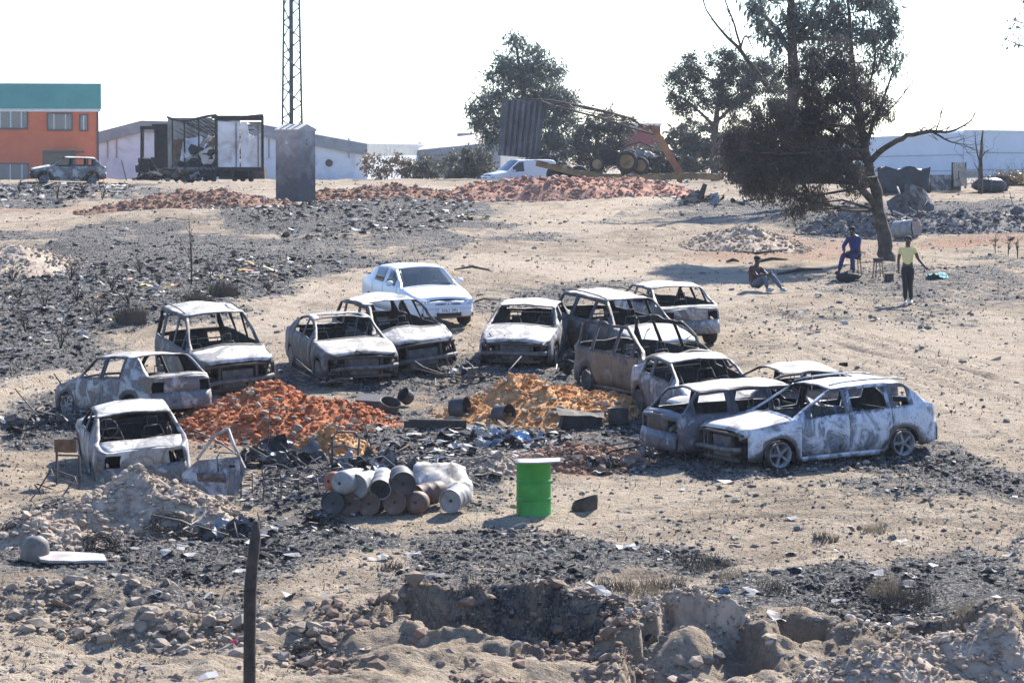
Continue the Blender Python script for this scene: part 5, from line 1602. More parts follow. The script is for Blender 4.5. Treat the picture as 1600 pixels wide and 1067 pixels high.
# ------------------------------------------------------------------ collapsed curtain-side trailer, centre
def collapsed_trailer():
    D = 176.0; pxm = D / FPX
    b0 = at(950, 292, D); zb = float(H(np.array([b0[0]]), np.array([b0[1]]))[0])
    root = empty('collapsed_trailer', 'burnt flatbed trailer with dark corrugated front wall and sagging roof rails', 'trailer')
    root.location = (b0[0], b0[1], zb)
    P = lambda x, y, d=0.0: np.array([(x - 950) * pxm, d, at(950, y, D)[2] - zb])
    # corrugated front bulkhead
    a, b_, c, e = P(778, 243), P(842, 248, -.4), P(852, 160, -.4), P(786, 155)
    n = 15; m = MB()
    for k in range(n):
        t0, t1 = k / n, (k + 1) / n
        off = np.array([0, -.22 if k % 2 else 0.0, 0])
        v = [a + (b_ - a) * t0 + off, a + (b_ - a) * t1 + off, e + (c - e) * t1 + off, e + (c - e) * t0 + off]
        m.add(v + [q + (0, .12, 0) for q in v], [(0, 1, 2, 3), (7, 6, 5, 4), (4, 5, 1, 0), (1, 5, 6, 2), (3, 2, 6, 7), (4, 0, 3, 7)])
    M['bulk'] = ncol('blackened_corrugated_steel', [(.3, (.035, .038, .046)), (.6, (.08, .085, .1)), (.76, (.2, .2, .19))], .9, .6, dist=.4)
    m.build('front_wall', M['bulk'], root)
    # roof rails curving down to the right
    near = [(842, 160), (900, 175), (940, 185), (985, 200), (1020, 210)]
    far = [(800, 154), (860, 157), (920, 168), (962, 178), (990, 186), (1006, 198), (1014, 203)]
    m = MB(); m.tube([P(x, y, -.4) for x, y in near], .06, 6); m.build('roof_rail', M['rustdark'], root, True)
    m = MB(); m.tube([P(x, y, 1.9) for x, y in far], .09, 6); m.build('roof_rail', M['rustdark'], root, True)
    for k in range(9):
        t = k / 8
        i0 = np.interp(t * (len(near) - 1), range(len(near)), [q[0] for q in near]); j0 = np.interp(t * (len(near) - 1), range(len(near)), [q[1] for q in near])
        i1 = np.interp(t * (len(far) - 1), range(len(far)), [q[0] for q in far]); j1 = np.interp(t * (len(far) - 1), range(len(far)), [q[1] for q in far])
        m = MB(); m.tube([P(i0, j0, -.4), P((i0 + i1) / 2 + 4, (j0 + j1) / 2 + 2, .8), P(i1, j1, 1.9)], .04, 5); m.build('roof_bow', M['rustdark'], root)
    for k in range(3):
        m = MB(); m.tube([P(880 + 12 * k, 166 + 5 * k, .3 * k), P(960 + 8 * k, 178 + 6 * k, .5 * k), P(1015, 192 + 6 * k, 1)], .025, 5); m.build('roof_rod', M['rust'], root)
    m = MB(); m.bar(P(977, 185, 1.9), P(968, 215, 1.5), .12, .12); m.build('broken_post', M['soot'], root)
    # deck: bent bed on the ground
    deck = [(838, 252), (868, 259), (900, 267), (950, 274), (1010, 274), (1090, 272), (1128, 274)]
    M['bed'] = ncol('ochre_rusted_frame', [(.3, (.1, .065, .035)), (.55, (.26, .165, .075)), (.75, (.34, .25, .14))], 1.2, .85)
    for d0 in (-.5, 1.9):
        m = MB()
        for (x0, y0), (x1, y1) in zip(deck, deck[1:]):
            m.bar(P(x0, y0 + 3, d0), P(x1, y1 + 3, d0), .12, .34, up=(0, 0, 1))
        m.build('deck_beam', M['bed'], root)
    rng = np.random.default_rng(8)
    for k in range(26):
        t = k / 25 * (len(deck) - 1); x = np.interp(t, range(len(deck)), [q[0] for q in deck]); y = np.interp(t, range(len(deck)), [q[1] for q in deck])
        m = MB(); m.bar(P(x, y - 1, -.6), P(x, y - 1, 2.0), .2, .06); m.build('deck_plank', M['rust'] if k % 3 else M['paper'], root)
    for x in (868, 885, 905):
        for d0 in (-.2, 1.6):
            m = MB(); c = P(x, 280, d0); c[2] = .48; m.lathe([(.1, -.14), (.46, -.14), (.5, -.07), (.5, .07), (.46, .14), (.1, .14)], 18, c, (0, 1, 0)); m.build('wheel', M['rubber'], root, True, 40)
    # tractor remains on the deck: its own thing
    tr = empty('burnt_tractor', 'burnt tractor with ochre wheel hubs lying on the collapsed trailer deck', 'tractor')
    tr.location = (b0[0], b0[1], zb)
    m = MB()
    m.box(P(962, 248, .6), (1.9, .8, .75), (0, .1, 0)); m.box(P(948, 243, .6), (.9, .9, .6)); m.box(P(1000, 252, .6), (1.2, .9, .5))
    for k in range(18): m.blob(P(rng.uniform(938, 1060), rng.uniform(246, 268), rng.uniform(0, 1.4)), rng.uniform(.12, .38, 3), rng, .35)
    m.build('engine_block', M['soot'], tr)
    for x, y, rr_, d0 in ((933, 257, .42, -.1), (979, 253, .62, -.3), (1000, 259, .5, -.2), (985, 250, .6, 1.5)):
        m = MB(); m.lathe([(.05, -.12), (rr_ * .5, -.1), (rr_ * .62, -.16), (rr_ * .95, -.18), (rr_, -.1), (rr_, .12), (.1, .14)], 20, P(x, y, d0), (.25, 1, 0)); w = m.build('wheel', M['soot'], tr, True, 40)
        m = MB(); m.lathe([(0, -.03), (rr_ * .55, -.02), (rr_ * .7, .02), (rr_ * .7, .06), (0, .06)], 20, P(x, y, d0 - .17) - np.array(P(0, 0)) * 0, (.25, 1, 0)); m.build('hub', M['bed'], w, True, 40)
    m = MB(); m.tube([P(948, 243, .3), P(980, 228, .4), P(1000, 222, .5), P(1022, 232, .5)], .05, 6); m.build('bent_pipe', M['rustdark'], tr)
    for x0 in (1005, 1018):
        m = MB(); m.sheet(P(x0, 243, .3), .9, .45, rng, (.9, .3, .4), .1); m.build('torn_sheet', M['tin'], tr)
    # loader arm
    ar = empty('loader_arm', 'rust-orange steel loader arm bent down to the ground by the trailer', 'machine arm')
    ar.location = (b0[0], b0[1], zb)
    pts = [(1003, 205), (1018, 197), (1030, 215), (1050, 250), (1062, 270), (1062, 290)]
    M['armrust'] = ncol('rust_orange_steel', [(.3, (.16, .065, .035)), (.6, (.33, .15, .08)), (.75, (.38, .22, .14))], 1.5, .8)
    for (q0, q1), w in zip(zip(pts, pts[1:]), (.22, .34, .38, .36, .3)):
        m = MB(); m.bar(P(*q0, .2), P(*q1, .2), w, .25, up=(0, 1, 0)); m.build('arm_section', M['armrust'], ar)
    m = MB(); m.tube([P(1085, 265, .5), P(1108, 258, .4), P(1128, 270, .3), P(1140, 280, .3)], .05, 6); m.build('hose', M['rustdark'], ar)
    for x in (1046, 1057, 1068):
        m = MB(); m.sheet(P(x, 288, -1.2), .8, .35, rng, (.7, rng.uniform(-.5, .5), .8), .08); m.build('torn_sheet', M['tin'], ar)
collapsed_trailer()

# ------------------------------------------------------------------ intact cars
M['paint_white'] = plain('white_car_paint', (.6, .61, .63), .25, 0, .5, .02)
M['chrome'] = plain('bright_trim', (.7, .7, .72), .2, .8)
M['lens'] = plain('clear_lamp_lens', (.45, .48, .5), .08, .3, .8)
M['blackplastic'] = plain('black_grille_plastic', (.015, .016, .018), .5)
M['plate'] = plain('white_number_plate', (.75, .75, .73), .5, 0, .4, .02)
M['ink'] = plain('black_ink', (.01, .01, .01), .6)
def intact_car(name, label, sp_kw, anchor, px, yaw, seed, cat='car'):
    sp = dict(CAR0); sp.update(sp_kw); sp.update(glass=True, front_cap=True, drop=0, warp=0)
    root = empty(name, label, cat)
    made = car_shell(root, sp, (M['paint_white'], M['paint_white'], M['blackplastic']), seed)
    X = lambda s: sp['L'] / 2 - s
    m = MB(); m.box((0, 0, sp['zs'] + .05), (sp['L'] - .9, sp['W'] * .84, .08)); m.box((X(sp['s_cowl'] + .12), 0, .66), (.3, sp['W'] * .8, .4)); m.build('floor_pan', M['blackplastic'], root)
    for y in (-.36, .36):
        m = MB(); xx = X(sp['s_cowl'] + 1.1)
        m.box((xx + .2, y, .48), (.5, .46, .16)); m.box((xx - .1, y, .78), (.14, .44, .6), (0, -.2, 0)); m.box((xx - .2, y, 1.13), (.09, .24, .18)); m.build('seat', M['scrap'], root)
    m = MB(); m.box((X(sp['s_cowl'] + 2.0), 0, .72), (.2, 1.2, .6), (0, -.25, 0)); m.build('rear_seat', M['scrap'], root)
    m = MB(); sx = X(sp['s_cowl'] + .5); m.ring((sx, .36, .84), .18, .014, (-.85, 0, .45), 20, 6); m.build('steering_wheel', M['blackplastic'], root, True)
    for s in (sp['sf'], sp['sf'] + sp['wb']):
        for sg in (1, -1): add_wheel(root, X(s), sg * (sp['W'] / 2 - .1), sp['wr'], sp, True, M['alloy'], 7)
    for sg in (1, -1):
        m = MB(); m.blob((X(sp['s_cowl'] + .38), sg * (sp['W'] / 2 + .07), sp['belt_f'] + .1), (.07, .1, .07), np.random.default_rng(1), .04, True); m.build('wing_mirror', M['paint_white'], root, True)
        m = MB()
        yy = sg * sp['W'] * .335
        m.blob((X(.13), yy, sp['nose'] - .06), (.14, .2, .085), np.random.default_rng(2), .02, True); h = m.build('headlight', M['lens'], root, True)
        for d in (-.075, .075):
            m = MB(); m.lathe([(0, 0), (.05, .0), (.06, .03), (.05, .03), (.02, .01)], 14, (X(.02) + .03 - abs(d + sg * .05) * .3, yy + d, sp['nose'] - .05), (1, 0, .2)); m.build('reflector', M['chrome'], h, True)
        m = MB(); m.box((X(-.05) - .03, sg * .56, .36), (.06, .2, .07)); m.build('fog_lamp', M['blackplastic'], root)
    m = MB(); m.blob((X(-.06), 0, sp['nose'] - .1), (.045, .36, .07), np.random.default_rng(3), .0, True); g = m.build('grille', M['blackplastic'], root, True)
    e = MB(); e.ring((X(-.112), 0, sp['nose'] - .1), .062, .009, (1, 0, 0), 20, 6, .72); e.ring((X(-.114), 0, sp['nose'] - .085), .036, .007, (1, 0, 0), 16, 6, .5); e.ring((X(-.114), 0, sp['nose'] - .1), .026, .007, (1, 0, 0), 16, 6, 1.6)
    e.build('emblem', M['chrome'], g, True)
    m = MB(); m.box((X(-.15), 0, .37), (.04, .62, .09)); m.build('air_intake', M['blackplastic'], root)
    return root, sp
toy, tsp = intact_car('white_saloon', 'clean white saloon car with glass and number plate, parked behind the wrecks', dict(L=4.15, W=1.69, H=1.40, sedan=True, nose=.7, hoodf=.78, s_cowl=1.15, s_head=1.88, s_rh=3.1, s_rg=3.7, deck=1.0, tail=.95, wb=2.46, sf=.83, rr=.19,
    doors=[(1.3, 2.3), (2.3, 3.05)], wins=[(1.55, 2.24), (2.36, 3.0)]), (1.25, .74), (724, 507), -68, 6)
pl = MB(); pl.box((tsp['L'] / 2 + .165, 0, .47), (.015, .52, .11)); po = pl.build('number_plate', M['plate'], toy)
tc = bpy.data.curves.new('plate_text', 'FONT'); tc.body = '3062 BRJ'; tc.size = .115; tc.align_x = 'CENTER'; tc.align_y = 'CENTER'; tc.extrude = .001
tc.materials.append(M['ink'])
_tmp = bpy.data.objects.new('tmp', tc); COL.objects.link(_tmp)
bpy.context.view_layer.update()
_me = bpy.data.meshes.new_from_object(_tmp.evaluated_get(bpy.context.evaluated_depsgraph_get()))
bpy.data.objects.remove(_tmp)
to = bpy.data.objects.new('plate_text', _me); COL.objects.link(to); to.parent = po
to.location = (tsp['L'] / 2 + .1745, 0, .47); to.rotation_euler = (math.pi / 2, 0, math.pi / 2)
place(toy, (1.25, .74), (724, 507), -68, half=(1.23, .7))
for s_, y_ in ((1.2, -.35),):
    m = MB(); m.blob((tsp['L'] / 2 - 1.42, .25, 1.0), (.1, .22, .06), np.random.default_rng(4), .3, True); m.build('dashboard_papers', M['paper'], toy)
m = MB(); m.tube([(tsp['L'] / 2 - 1.14, -.5, .975), (tsp['L'] / 2 - 1.16, .1, 1.0), (tsp['L'] / 2 - 1.2, .55, .985)], .012, 5); m.build('wiper', M['blackplastic'], toy)
m = MB(); m.tube([(.1, 0, 1.39), (-.3, 0, 1.62)], .006, 5); m.build('aerial', M['blackplastic'], toy)

van, vsp = intact_car('white_van', 'clean white panel van parked behind the pink-red earth bank', dict(L=4.2, W=1.8, H=1.82, nose=.86, hoodf=1.0, cowl=1.14, belt_f=1.05, belt_r=1.1, s_cowl=.95, s_head=1.72, s_rh=4.05, s_rg=4.12, deck=1.3, tail=1.1, wb=2.7, sf=.8, tumble=.14,
    doors=[(1.1, 2.1)], wins=[(1.3, 2.0)]), (0, 0), (806, 287), 205, 15, 'van')
van.location = tuple(at(812, 284, 182)); van.rotation_euler = (0, 0, R(205))
van.location.z = zpx(248, 182) - 1.84
fiat = burnt_car('small burnt white hatchback on the far terrace before the orange building',
          dict(L=3.7, W=1.58, H=1.42, s_cowl=1.0, s_head=1.7, s_rh=3.2, s_rg=3.6, deck=.98, tail=.94, wb=2.36, sf=.7, doors=[(1.1, 2.06), (2.06, 2.8)], wins=[(1.34, 2.0), (2.12, 2.72), (2.86, 3.1)], drop=.06, warp=.006),
          ('b_white', 't_white'), (0, 0), (104, 286), 192, 116, wheels='rim')
# ================================================================== trees and shrubs
def leafmat(name, c, trans=.35, var=.35):
    m, n, l, b = nt(name)
    tc = n.new('ShaderNodeTexCoord')
    t = noise(n, l, tc.outputs['Object'], .9, 3, .6)
    r = ramp(n, [(.3, tuple(k * (1 - var) for k in c)), (.7, tuple(k * (1 + var) for k in c))]); l.new(t.outputs['Fac'], r.inputs['Fac'])
    l.new(r.outputs['Color'], b.inputs['Base Color']); b.inputs['Roughness'].default_value = .55; b.inputs['Specular IOR Level'].default_value = .35
    tr = n.new('ShaderNodeBsdfTranslucent'); l.new(r.outputs['Color'], tr.inputs['Color'])
    mx = n.new('ShaderNodeMixShader'); mx.inputs[0].default_value = trans
    l.new(b.outputs[0], mx.inputs[1]); l.new(tr.outputs[0], mx.inputs[2])
    l.new(mx.outputs[0], n['Material Output'].inputs['Surface'])
    return m
M['leaf_euc'] = leafmat('eucalyptus_leaf', (.1, .12, .105), .35)
M['leaf_burnt'] = leafmat('scorched_hanging_leaf', (.06, .052, .045), .3)
M['leaf_burnt2'] = leafmat('scorched_brown_leaf', (.06, .045, .03), .2)
M['leaf_pine'] = leafmat('dark_pine_needles', (.045, .052, .045), .2)
M['leaf_bush'] = leafmat('olive_scrub_leaf', (.1, .1, .07), .25)
M['leaf_dry'] = leafmat('dry_scrub_leaf', (.17, .12, .07), .25)
M['bark'] = ncol('scorched_bark', [(.3, (.022, .019, .017)), (.55, (.07, .058, .048)), (.72, (.14, .115, .095))], 5, .95, bump=.6)

def leaves(rng, centers, radii, n, size, elong, droop, sub=26, subr=.28):
    """leaf-sized quads in many sub-clumps spread through ellipsoids; returns verts, faces"""
    vol = np.array([r[0] * r[2] for r in radii]); cnt = np.maximum((n * vol / vol.sum()).astype(int), 8)
    P = []
    for c, r, k in zip(centers, radii, cnt):
        ns = max(4, int(sub * (r[0] * r[2]) ** .5))
        d = rng.normal(size=(ns, 3)); d /= np.linalg.norm(d, axis=1)[:, None]
        sc = d * (rng.uniform(.25, 1.0, ns) ** .6)[:, None] * np.array(r) + np.array(c)
        which = rng.integers(0, ns, k)
        P.append(sc[which] + rng.normal(size=(k, 3)) * subr * (.5 + rng.uniform(0, .8, (k, 1))) * np.array([1, 1, .8]))
    P = np.concatenate(P); k = len(P)
    s = size * rng.lognormal(0, .35, k)
    a = rng.normal(size=(k, 3)); a[:, 2] -= droop * 1.5; a /= np.linalg.norm(a, axis=1)[:, None]
    b = rng.normal(size=(k, 3)); b -= (b * a).sum(1)[:, None] * a; b /= np.linalg.norm(b, axis=1)[:, None]
    A = a * (s * elong)[:, None]; B = b * (s * .5)[:, None]
    V = np.stack([P, P + A * .5 + B, P + A, P + A * .5 - B], 1)
    return V.reshape(-1, 3), np.arange(k * 4).reshape(-1, 4)

def tree(name, label, base_px, D, trunk, limbs, clumps, leafmat_, n, size, elong=2.2, droop=.5, depth=1.0, seed=0, twigs=0, group=None, subr=.28, sub=26, cat='tree', on_ground=True, bark='bark', part='crown'):
    """trunk and limbs: [(px, py, radius m, depth offset m)]; clumps: (px, py, rx px, ry px)"""
    rng = np.random.default_rng(seed)
    pxm = D / FPX
    b0 = at(base_px[0], base_px[1], D)
    if on_ground: b0[2] = float(H(np.array([b0[0]]), np.array([b0[1]]))[0])
    root = empty(name, label, cat, group); root.location = b0
    def P(x, y, d=0.0):
        q = at(x, y, D) - b0; q[1] += d; return q
    def smooth(pts, rad):
        pts = np.array(pts); t = np.arange(len(pts)); tt = np.linspace(0, len(pts) - 1, (len(pts) - 1) * 4 + 1)
        q = np.stack([np.interp(tt, t, pts[:, k]) for k in range(3)], 1)
        if len(q) > 6:
            qs = q.copy(); qs[1:-1] = (q[:-2] + 2 * q[1:-1] + q[2:]) / 4; q = qs.copy(); qs[1:-1] = (q[:-2] + 2 * q[1:-1] + q[2:]) / 4; q = qs
            q[1:-1] += rng.normal(size=(len(q) - 2, 3)) * .02 * np.array(np.interp(tt, t, rad))[1:-1, None] * 8
        return q, np.interp(tt, t, rad)
    if trunk:
        pts = [P(x, y, d) for x, y, r, d in trunk]; pts[0][2] -= .15
        q, r = smooth(pts, [t[2] for t in trunk])
        MB().tube(q, r, 10).build('trunk', M[bark], root, True)
    for li in limbs:
        pts = [P(x, y, d) for x, y, r, d in li]
        q, r = smooth(pts, [t[2] for t in li])
        o = MB().tube(q, r, 6)
        for k in range(twigs):
            i = rng.integers(len(q) // 3, len(q)); p = q[i]; rr = max(r[i] * .45, .008)
            d = rng.normal(size=3) * .5 + (q[-1] - q[0]) / (np.linalg.norm(q[-1] - q[0]) + 1e-6) + (0, 0, .3)
            d /= np.linalg.norm(d); ln = rng.uniform(.35, 1.1)
            e = p + d * ln * .5 + rng.normal(size=3) * .06; f_ = p + d * ln + rng.normal(size=3) * .14
            o.tube([p, e, f_], [rr, rr * .7, rr * .3], 5)
            for _ in range(2):
                g = e + (f_ - e) * rng.uniform(0, .8); o.tube([g, g + rng.normal(size=3) * .16 + d * .15, g + rng.normal(size=3) * .22 + d * .28], [rr * .45, rr * .3, rr * .15], 4)
        o.build('limb', M[bark], root, True)
    if clumps:
        C = []; Rr = []
        for c in clumps:
            x, y, rx, ry = c[:4]; d = c[4] if len(c) > 4 else rng.uniform(-.5, .5) * depth
            C.append(P(x, y, d)); Rr.append((rx * pxm, max(rx * pxm * .8, .4) * depth ** .3, ry * pxm))
        v, f = leaves(rng, C, Rr, n, size, elong, droop, sub, subr)
        o = mesh_obj(part, v, f, M[leafmat_], root); o['kind'] = 'stuff'
        # inner branches towards the clumps
        if trunk:
            mb = MB()
            tp = [P(x, y, d) for x, y, r, d in trunk]
            for c in C:
                best = min(tp[1:], key=lambda t: np.linalg.norm(t - c) + max(0, t[2] - c[2]) * 2)
                mid = (best + c) / 2 + rng.normal(size=3) * .2 + (0, 0, .15)
                mb.tube([best, mid, c], [.05, .035, .015], 5)
            mb.build('branches', M[bark], root, True)['kind'] = 'stuff'
    return root

# big leaning tree with scorched hanging foliage
tree('leaning_burnt_tree', 'large leaning tree with scorched dark hanging foliage above the seated men', (1386, 412), None or FPX / 51.5,
     [(1386, 412, .27, 0), (1384, 370, .22, 0), (1374, 330, .19, 0), (1366, 290, .17, 0), (1356, 250, .15, 0), (1346, 200, .13, .2), (1338, 150, .1, .4), (1334, 90, .07, .5), (1330, 20, .05, .6), (1326, -40, .03, .7)],
     [[(1374, 322, .13, 0), (1350, 302, .11, -.2), (1328, 280, .09, -.5), (1300, 255, .06, -.9), (1260, 235, .04, -1.2)],
      [(1358, 255, .1, 0), (1385, 228, .085, -.2), (1415, 212, .075, -.4), (1450, 205, .06, -.6), (1480, 208, .035, -.8), (1512, 190, .02, -.9), (1518, 172, .01, -1)],
      [(1450, 205, .04, -.6), (1478, 222, .025, -.7), (1500, 226, .012, -.8)],
      [(1352, 225, .08, 0), (1372, 180, .05, .4), (1390, 140, .035, .7), (1404, 100, .02, .9)],
      [(1340, 170, .06, .3), (1362, 130, .04, .3), (1372, 80, .03, .4), (1362, 30, .02, .5), (1358, -10, .012, .5)],
      [(1356, 245, .08, .2), (1320, 215, .06, .3), (1270, 190, .045, .3), (1220, 180, .03, .4)],
      [(1352, 235, .07, .1), (1310, 235, .05, -.8), (1250, 240, .04, -1.2), (1190, 240, .03, -1.4), (1150, 235, .02, -1.5)],
      [(1372, 190, .03, .4), (1400, 165, .02, .4), (1428, 128, .01, .4)]],
     [(1160, 215, 40, 42), (1200, 190, 45, 40), (1245, 165, 45, 45), (1290, 140, 40, 45), (1180, 260, 42, 40), (1230, 230, 48, 45), (1280, 205, 45, 45), (1320, 165, 36, 45), (1235, 278, 42, 30), (1285, 258, 42, 38), (1325, 225, 30, 45),
      (1255, 110, 40, 30), (1300, 90, 36, 35), (1345, 120, 30, 40), (1215, 298, 30, 20), (1262, 310, 26, 20), (1365, 170, 26, 32), (1330, 280, 20, 22), (1240, 330, 14, 14), (1285, 318, 16, 14), (1150, 250, 24, 35), (1190, 292, 22, 14)],
     'leaf_burnt', 85000, .027, 3.4, 1.3, 2.2, 77, twigs=12, subr=.15, sub=52)
# tall eucalyptus standing behind it
tree('tall_eucalyptus', 'tall thin-crowned eucalyptus rising behind the leaning burnt tree', (1232, 300), 125.0,
     [(1232, 300, .3, 0), (1236, 200, .26, 0), (1240, 110, .22, 0), (1238, 60, .18, 0), (1236, 0, .14, 0), (1236, -50, .1, 0)],
     [[(1240, 90, .14, 0), (1215, 45, .1, .3), (1180, 10, .07, .5), (1160, -30, .05, .6)], [(1238, 75, .12, 0), (1262, 30, .08, .3), (1290, -20, .06, .5)],
      [(1200, 135, .09, .5), (1160, 80, .08, .5), (1130, 50, .05, .5), (1103, 15, .03, .5), (1098, -10, .02, .5)], [(1160, 80, .05, .5), (1150, 40, .04, .5), (1132, -5, .025, .5)], [(1158, 76, .045, .5), (1166, 50, .03, .5), (1180, 80, .02, .5)]],
     [(1200, 40, 28, 22), (1255, 40, 30, 26), (1190, 10, 26, 18), (1240, 15, 30, 20), (1285, 20, 26, 26), (1320, 25, 34, 30), (1345, 0, 36, 30), (1300, 60, 24, 18), (1345, 60, 30, 24), (1380, 50, 22, 36), (1215, 70, 16, 12), (1390, 95, 16, 26), (1385, 10, 20, 26)],
     'leaf_euc', 12000, .055, 3.2, .9, 1.4, 78, twigs=7, subr=.22, sub=17)
# eucalyptus behind the trailer
tree('broad_eucalyptus', 'broad pointed eucalyptus with grey-green foliage behind the dark trailer wall', (840, 292), 205.0,
     [(840, 292, .35, 0), (836, 240, .3, 0), (826, 190, .24, 0), (815, 130, .15, 0), (806, 70, .06, 0)],
     [],
     [(806, 66, 13, 20), (800, 100, 26, 26), (835, 95, 22, 24), (790, 130, 32, 28), (835, 130, 36, 30), (862, 120, 22, 26), (775, 165, 28, 26), (815, 170, 36, 30), (860, 165, 30, 28), (755, 185, 18, 20), (780, 205, 26, 20), (890, 158, 20, 20), (880, 190, 26, 26), (850, 205, 32, 26), (870, 232, 28, 26), (900, 220, 20, 30), (845, 250, 26, 22), (745, 165, 12, 16), (765, 215, 16, 14), (860, 268, 30, 18)],
     'leaf_euc', 30000, .075, 3.0, .7, 2.0, 79, subr=.3, sub=16)
tree('dark_tree', 'dark rounded tree behind the sagging roof rails of the trailer', (930, 290), 200.0, [(930, 292, .25, 0), (932, 240, .2, 0), (935, 200, .1, 0)], [],
     [(915, 200, 26, 22), (945, 190, 28, 18), (930, 225, 36, 24), (965, 215, 26, 22), (950, 245, 36, 20), (915, 255, 30, 20), (975, 200, 18, 14)], 'leaf_pine', 14000, .065, 2.4, .4, 1.6, 80, subr=.28, sub=16)
tree('stone_pine', 'dark umbrella pine with open trunk behind the loader arm', (1118, 292), 190.0, [(1118, 294, .3, 0), (1116, 250, .25, 0), (1118, 200, .2, 0), (1122, 160, .12, 0), (1126, 130, .07, 0)],
     [[(1118, 200, .12, 0), (1090, 170, .08, .4), (1060, 150, .05, .6)], [(1118, 190, .12, 0), (1150, 165, .08, -.4), (1180, 140, .05, -.6)]],
     [(1055, 125, 20, 20), (1085, 105, 30, 22), (1125, 100, 34, 24), (1165, 110, 34, 26), (1065, 150, 26, 18), (1100, 135, 34, 22), (1145, 140, 36, 22), (1185, 130, 30, 28), (1070, 172, 22, 12), (1110, 165, 24, 14), (1160, 165, 34, 18), (1200, 100, 24, 22), (1215, 130, 20, 24), (1085, 190, 14, 10)],
     'leaf_pine', 30000, .06, 2.2, .2, 1.8, 81, twigs=5, subr=.24, sub=18)
def bush(label, px, D, clumps, mat, n, size, seed, twig=True, name='bush', depth=1.2):
    base = (px[0], px[1]); limbs = []
    rng = np.random.default_rng(seed)
    if twig:
        for c in clumps:
            for _ in range(4):
                limbs.append([(px[0] + (c[0] - px[0]) * .5 + rng.uniform(-4, 4), px[1], .03, 0), ((px[0] + c[0]) / 2 + rng.uniform(-8, 8), (px[1] + c[1]) / 2, .022, 0), (c[0] + rng.uniform(-c[2], c[2]), c[1] - rng.uniform(-.3, 1.1) * c[3], .008, rng.uniform(-.6, .6))])
    return tree(name, label, base, D, None, limbs, clumps, mat, n, size, 2.0, .1, depth, seed, 3 if twig else 0, group='scrub bushes behind the lot', subr=.22, sub=18, cat='bush', on_ground=False, part='foliage')
bush('thin brown scrub bush at the corner of the white warehouse', (600, 292), 215, [(590, 262, 26, 20), (620, 258, 20, 16)], 'leaf_dry', 1500, .09, 201)
bush('grey half-burnt scrub bush before the block shed', (665, 290), 215, [(650, 268, 24, 18), (680, 262, 26, 20)], 'leaf_bush', 2600, .09, 202)
bush('dense dark scrub bush beside the white van', (730, 290), 212, [(715, 262, 24, 24), (745, 252, 26, 28), (735, 275, 30, 14)], 'leaf_bush', 5200, .09, 203)
bush('olive bush under the umbrella pine', (1075, 285), 215, [(1060, 225, 34, 30), (1100, 215, 34, 26), (1085, 250, 44, 24), (1130, 240, 34, 34)], 'leaf_bush', 12000, .11, 204)
bush('low olive bush between the trailer deck and the pine', (1030, 285), 212, [(1020, 250, 26, 22), (1045, 262, 26, 16), (1000, 240, 22, 18)], 'leaf_bush', 6000, .1, 205)
bush('dark scrub mass behind the leaning burnt tree', (1190, 300), 160, [(1170, 235, 40, 40), (1215, 240, 44, 44), (1265, 250, 40, 40), (1180, 275, 36, 18), (1240, 280, 40, 16)], 'leaf_pine', 14000, .09, 206, depth=2)
bush('dark scrub behind the trunk of the leaning tree', (1310, 300), 165, [(1300, 262, 30, 28), (1335, 272, 26, 20)], 'leaf_pine', 5000, .09, 207, depth=2)
bush('rust-brown dry brush against the pale warehouse', (1570, 300), 150, [(1545, 288, 16, 8), (1575, 284, 20, 11), (1600, 282, 18, 13)], 'leaf_dry', 3500, .06, 208)
tree('bare_charred_tree', 'bare charred snag standing before the pale warehouse', (1531, 297), 140.0, [(1531, 298, .11, 0), (1532, 265, .1, 0), (1533, 235, .07, 0), (1536, 204, .03, 0)], [[(1531, 255, .04, 0), (1526, 235, .03, .1), (1524, 210, .015, .1)], [(1532, 250, .04, 0), (1538, 240, .025, .1), (1546, 234, .012, .1)], [(1531, 270, .03, 0), (1526, 262, .02, 0), (1522, 256, .01, 0)]], [], None, 0, 0, seed=90, twigs=2)
tree('bare_branch_tree', 'bare-twigged tree standing beyond the charred snag', (1660, 300), 130.0, [(1660, 300, .2, 0), (1655, 180, .16, 0), (1650, 60, .1, 0), (1650, -20, .05, 0)], [[(1652, 90, .06, 0), (1615, 78, .04, 0), (1590, 70, .025, 0), (1568, 60, .012, 0)], [(1652, 60, .05, 0), (1610, 40, .03, 0), (1575, 30, .012, 0)], [(1650, 20, .05, 0), (1620, 10, .03, 0), (1590, 0, .015, 0)]], [(1590, 66, 12, 5), (1600, 40, 12, 6), (1610, 12, 14, 8)], 'leaf_euc', 260, .07, 2.2, .4, 1, 91, twigs=5)

# dead saplings and burnt shrubs on the black field: single things
def sapling(label, px, h, seed, name='dead_sapling', n=5, spread=.3, thick=.014, group='dead saplings on the burnt field'):
    rng = np.random.default_rng(seed); g = ground(*px)
    root = empty(name, label, 'dead shrub', group); root.location = g
    for k in range(n):
        m = MB(); a = rng.uniform(0, 6.28); sp = spread * rng.uniform(.2, 1)
        hh = h * rng.uniform(.55, 1.0) if k else h
        p = [np.array([0, 0, -.03]), np.array([math.cos(a) * sp * .4, math.sin(a) * sp * .4, hh * .5]), np.array([math.cos(a) * sp, math.sin(a) * sp, hh])]
        m.tube(p, [thick, thick * .7, thick * .3], 5)
        for q in range(5):
            t = rng.uniform(.3, .95); b_ = p[0] + (p[2] - p[0]) * t; d = rng.normal(size=3) * .2 * h ** .5; d[2] = abs(d[2]) + .06
            m.tube([b_, b_ + d * .6, b_ + d + rng.normal(size=3) * .04], [thick * .5, thick * .35, thick * .2], 4)
        m.build('stem', M['char'], root, True)
sapling('tall thin dead sapling standing in the black field', (300, 446), 1.9, 1, n=2, spread=.08, thick=.02, group=None)
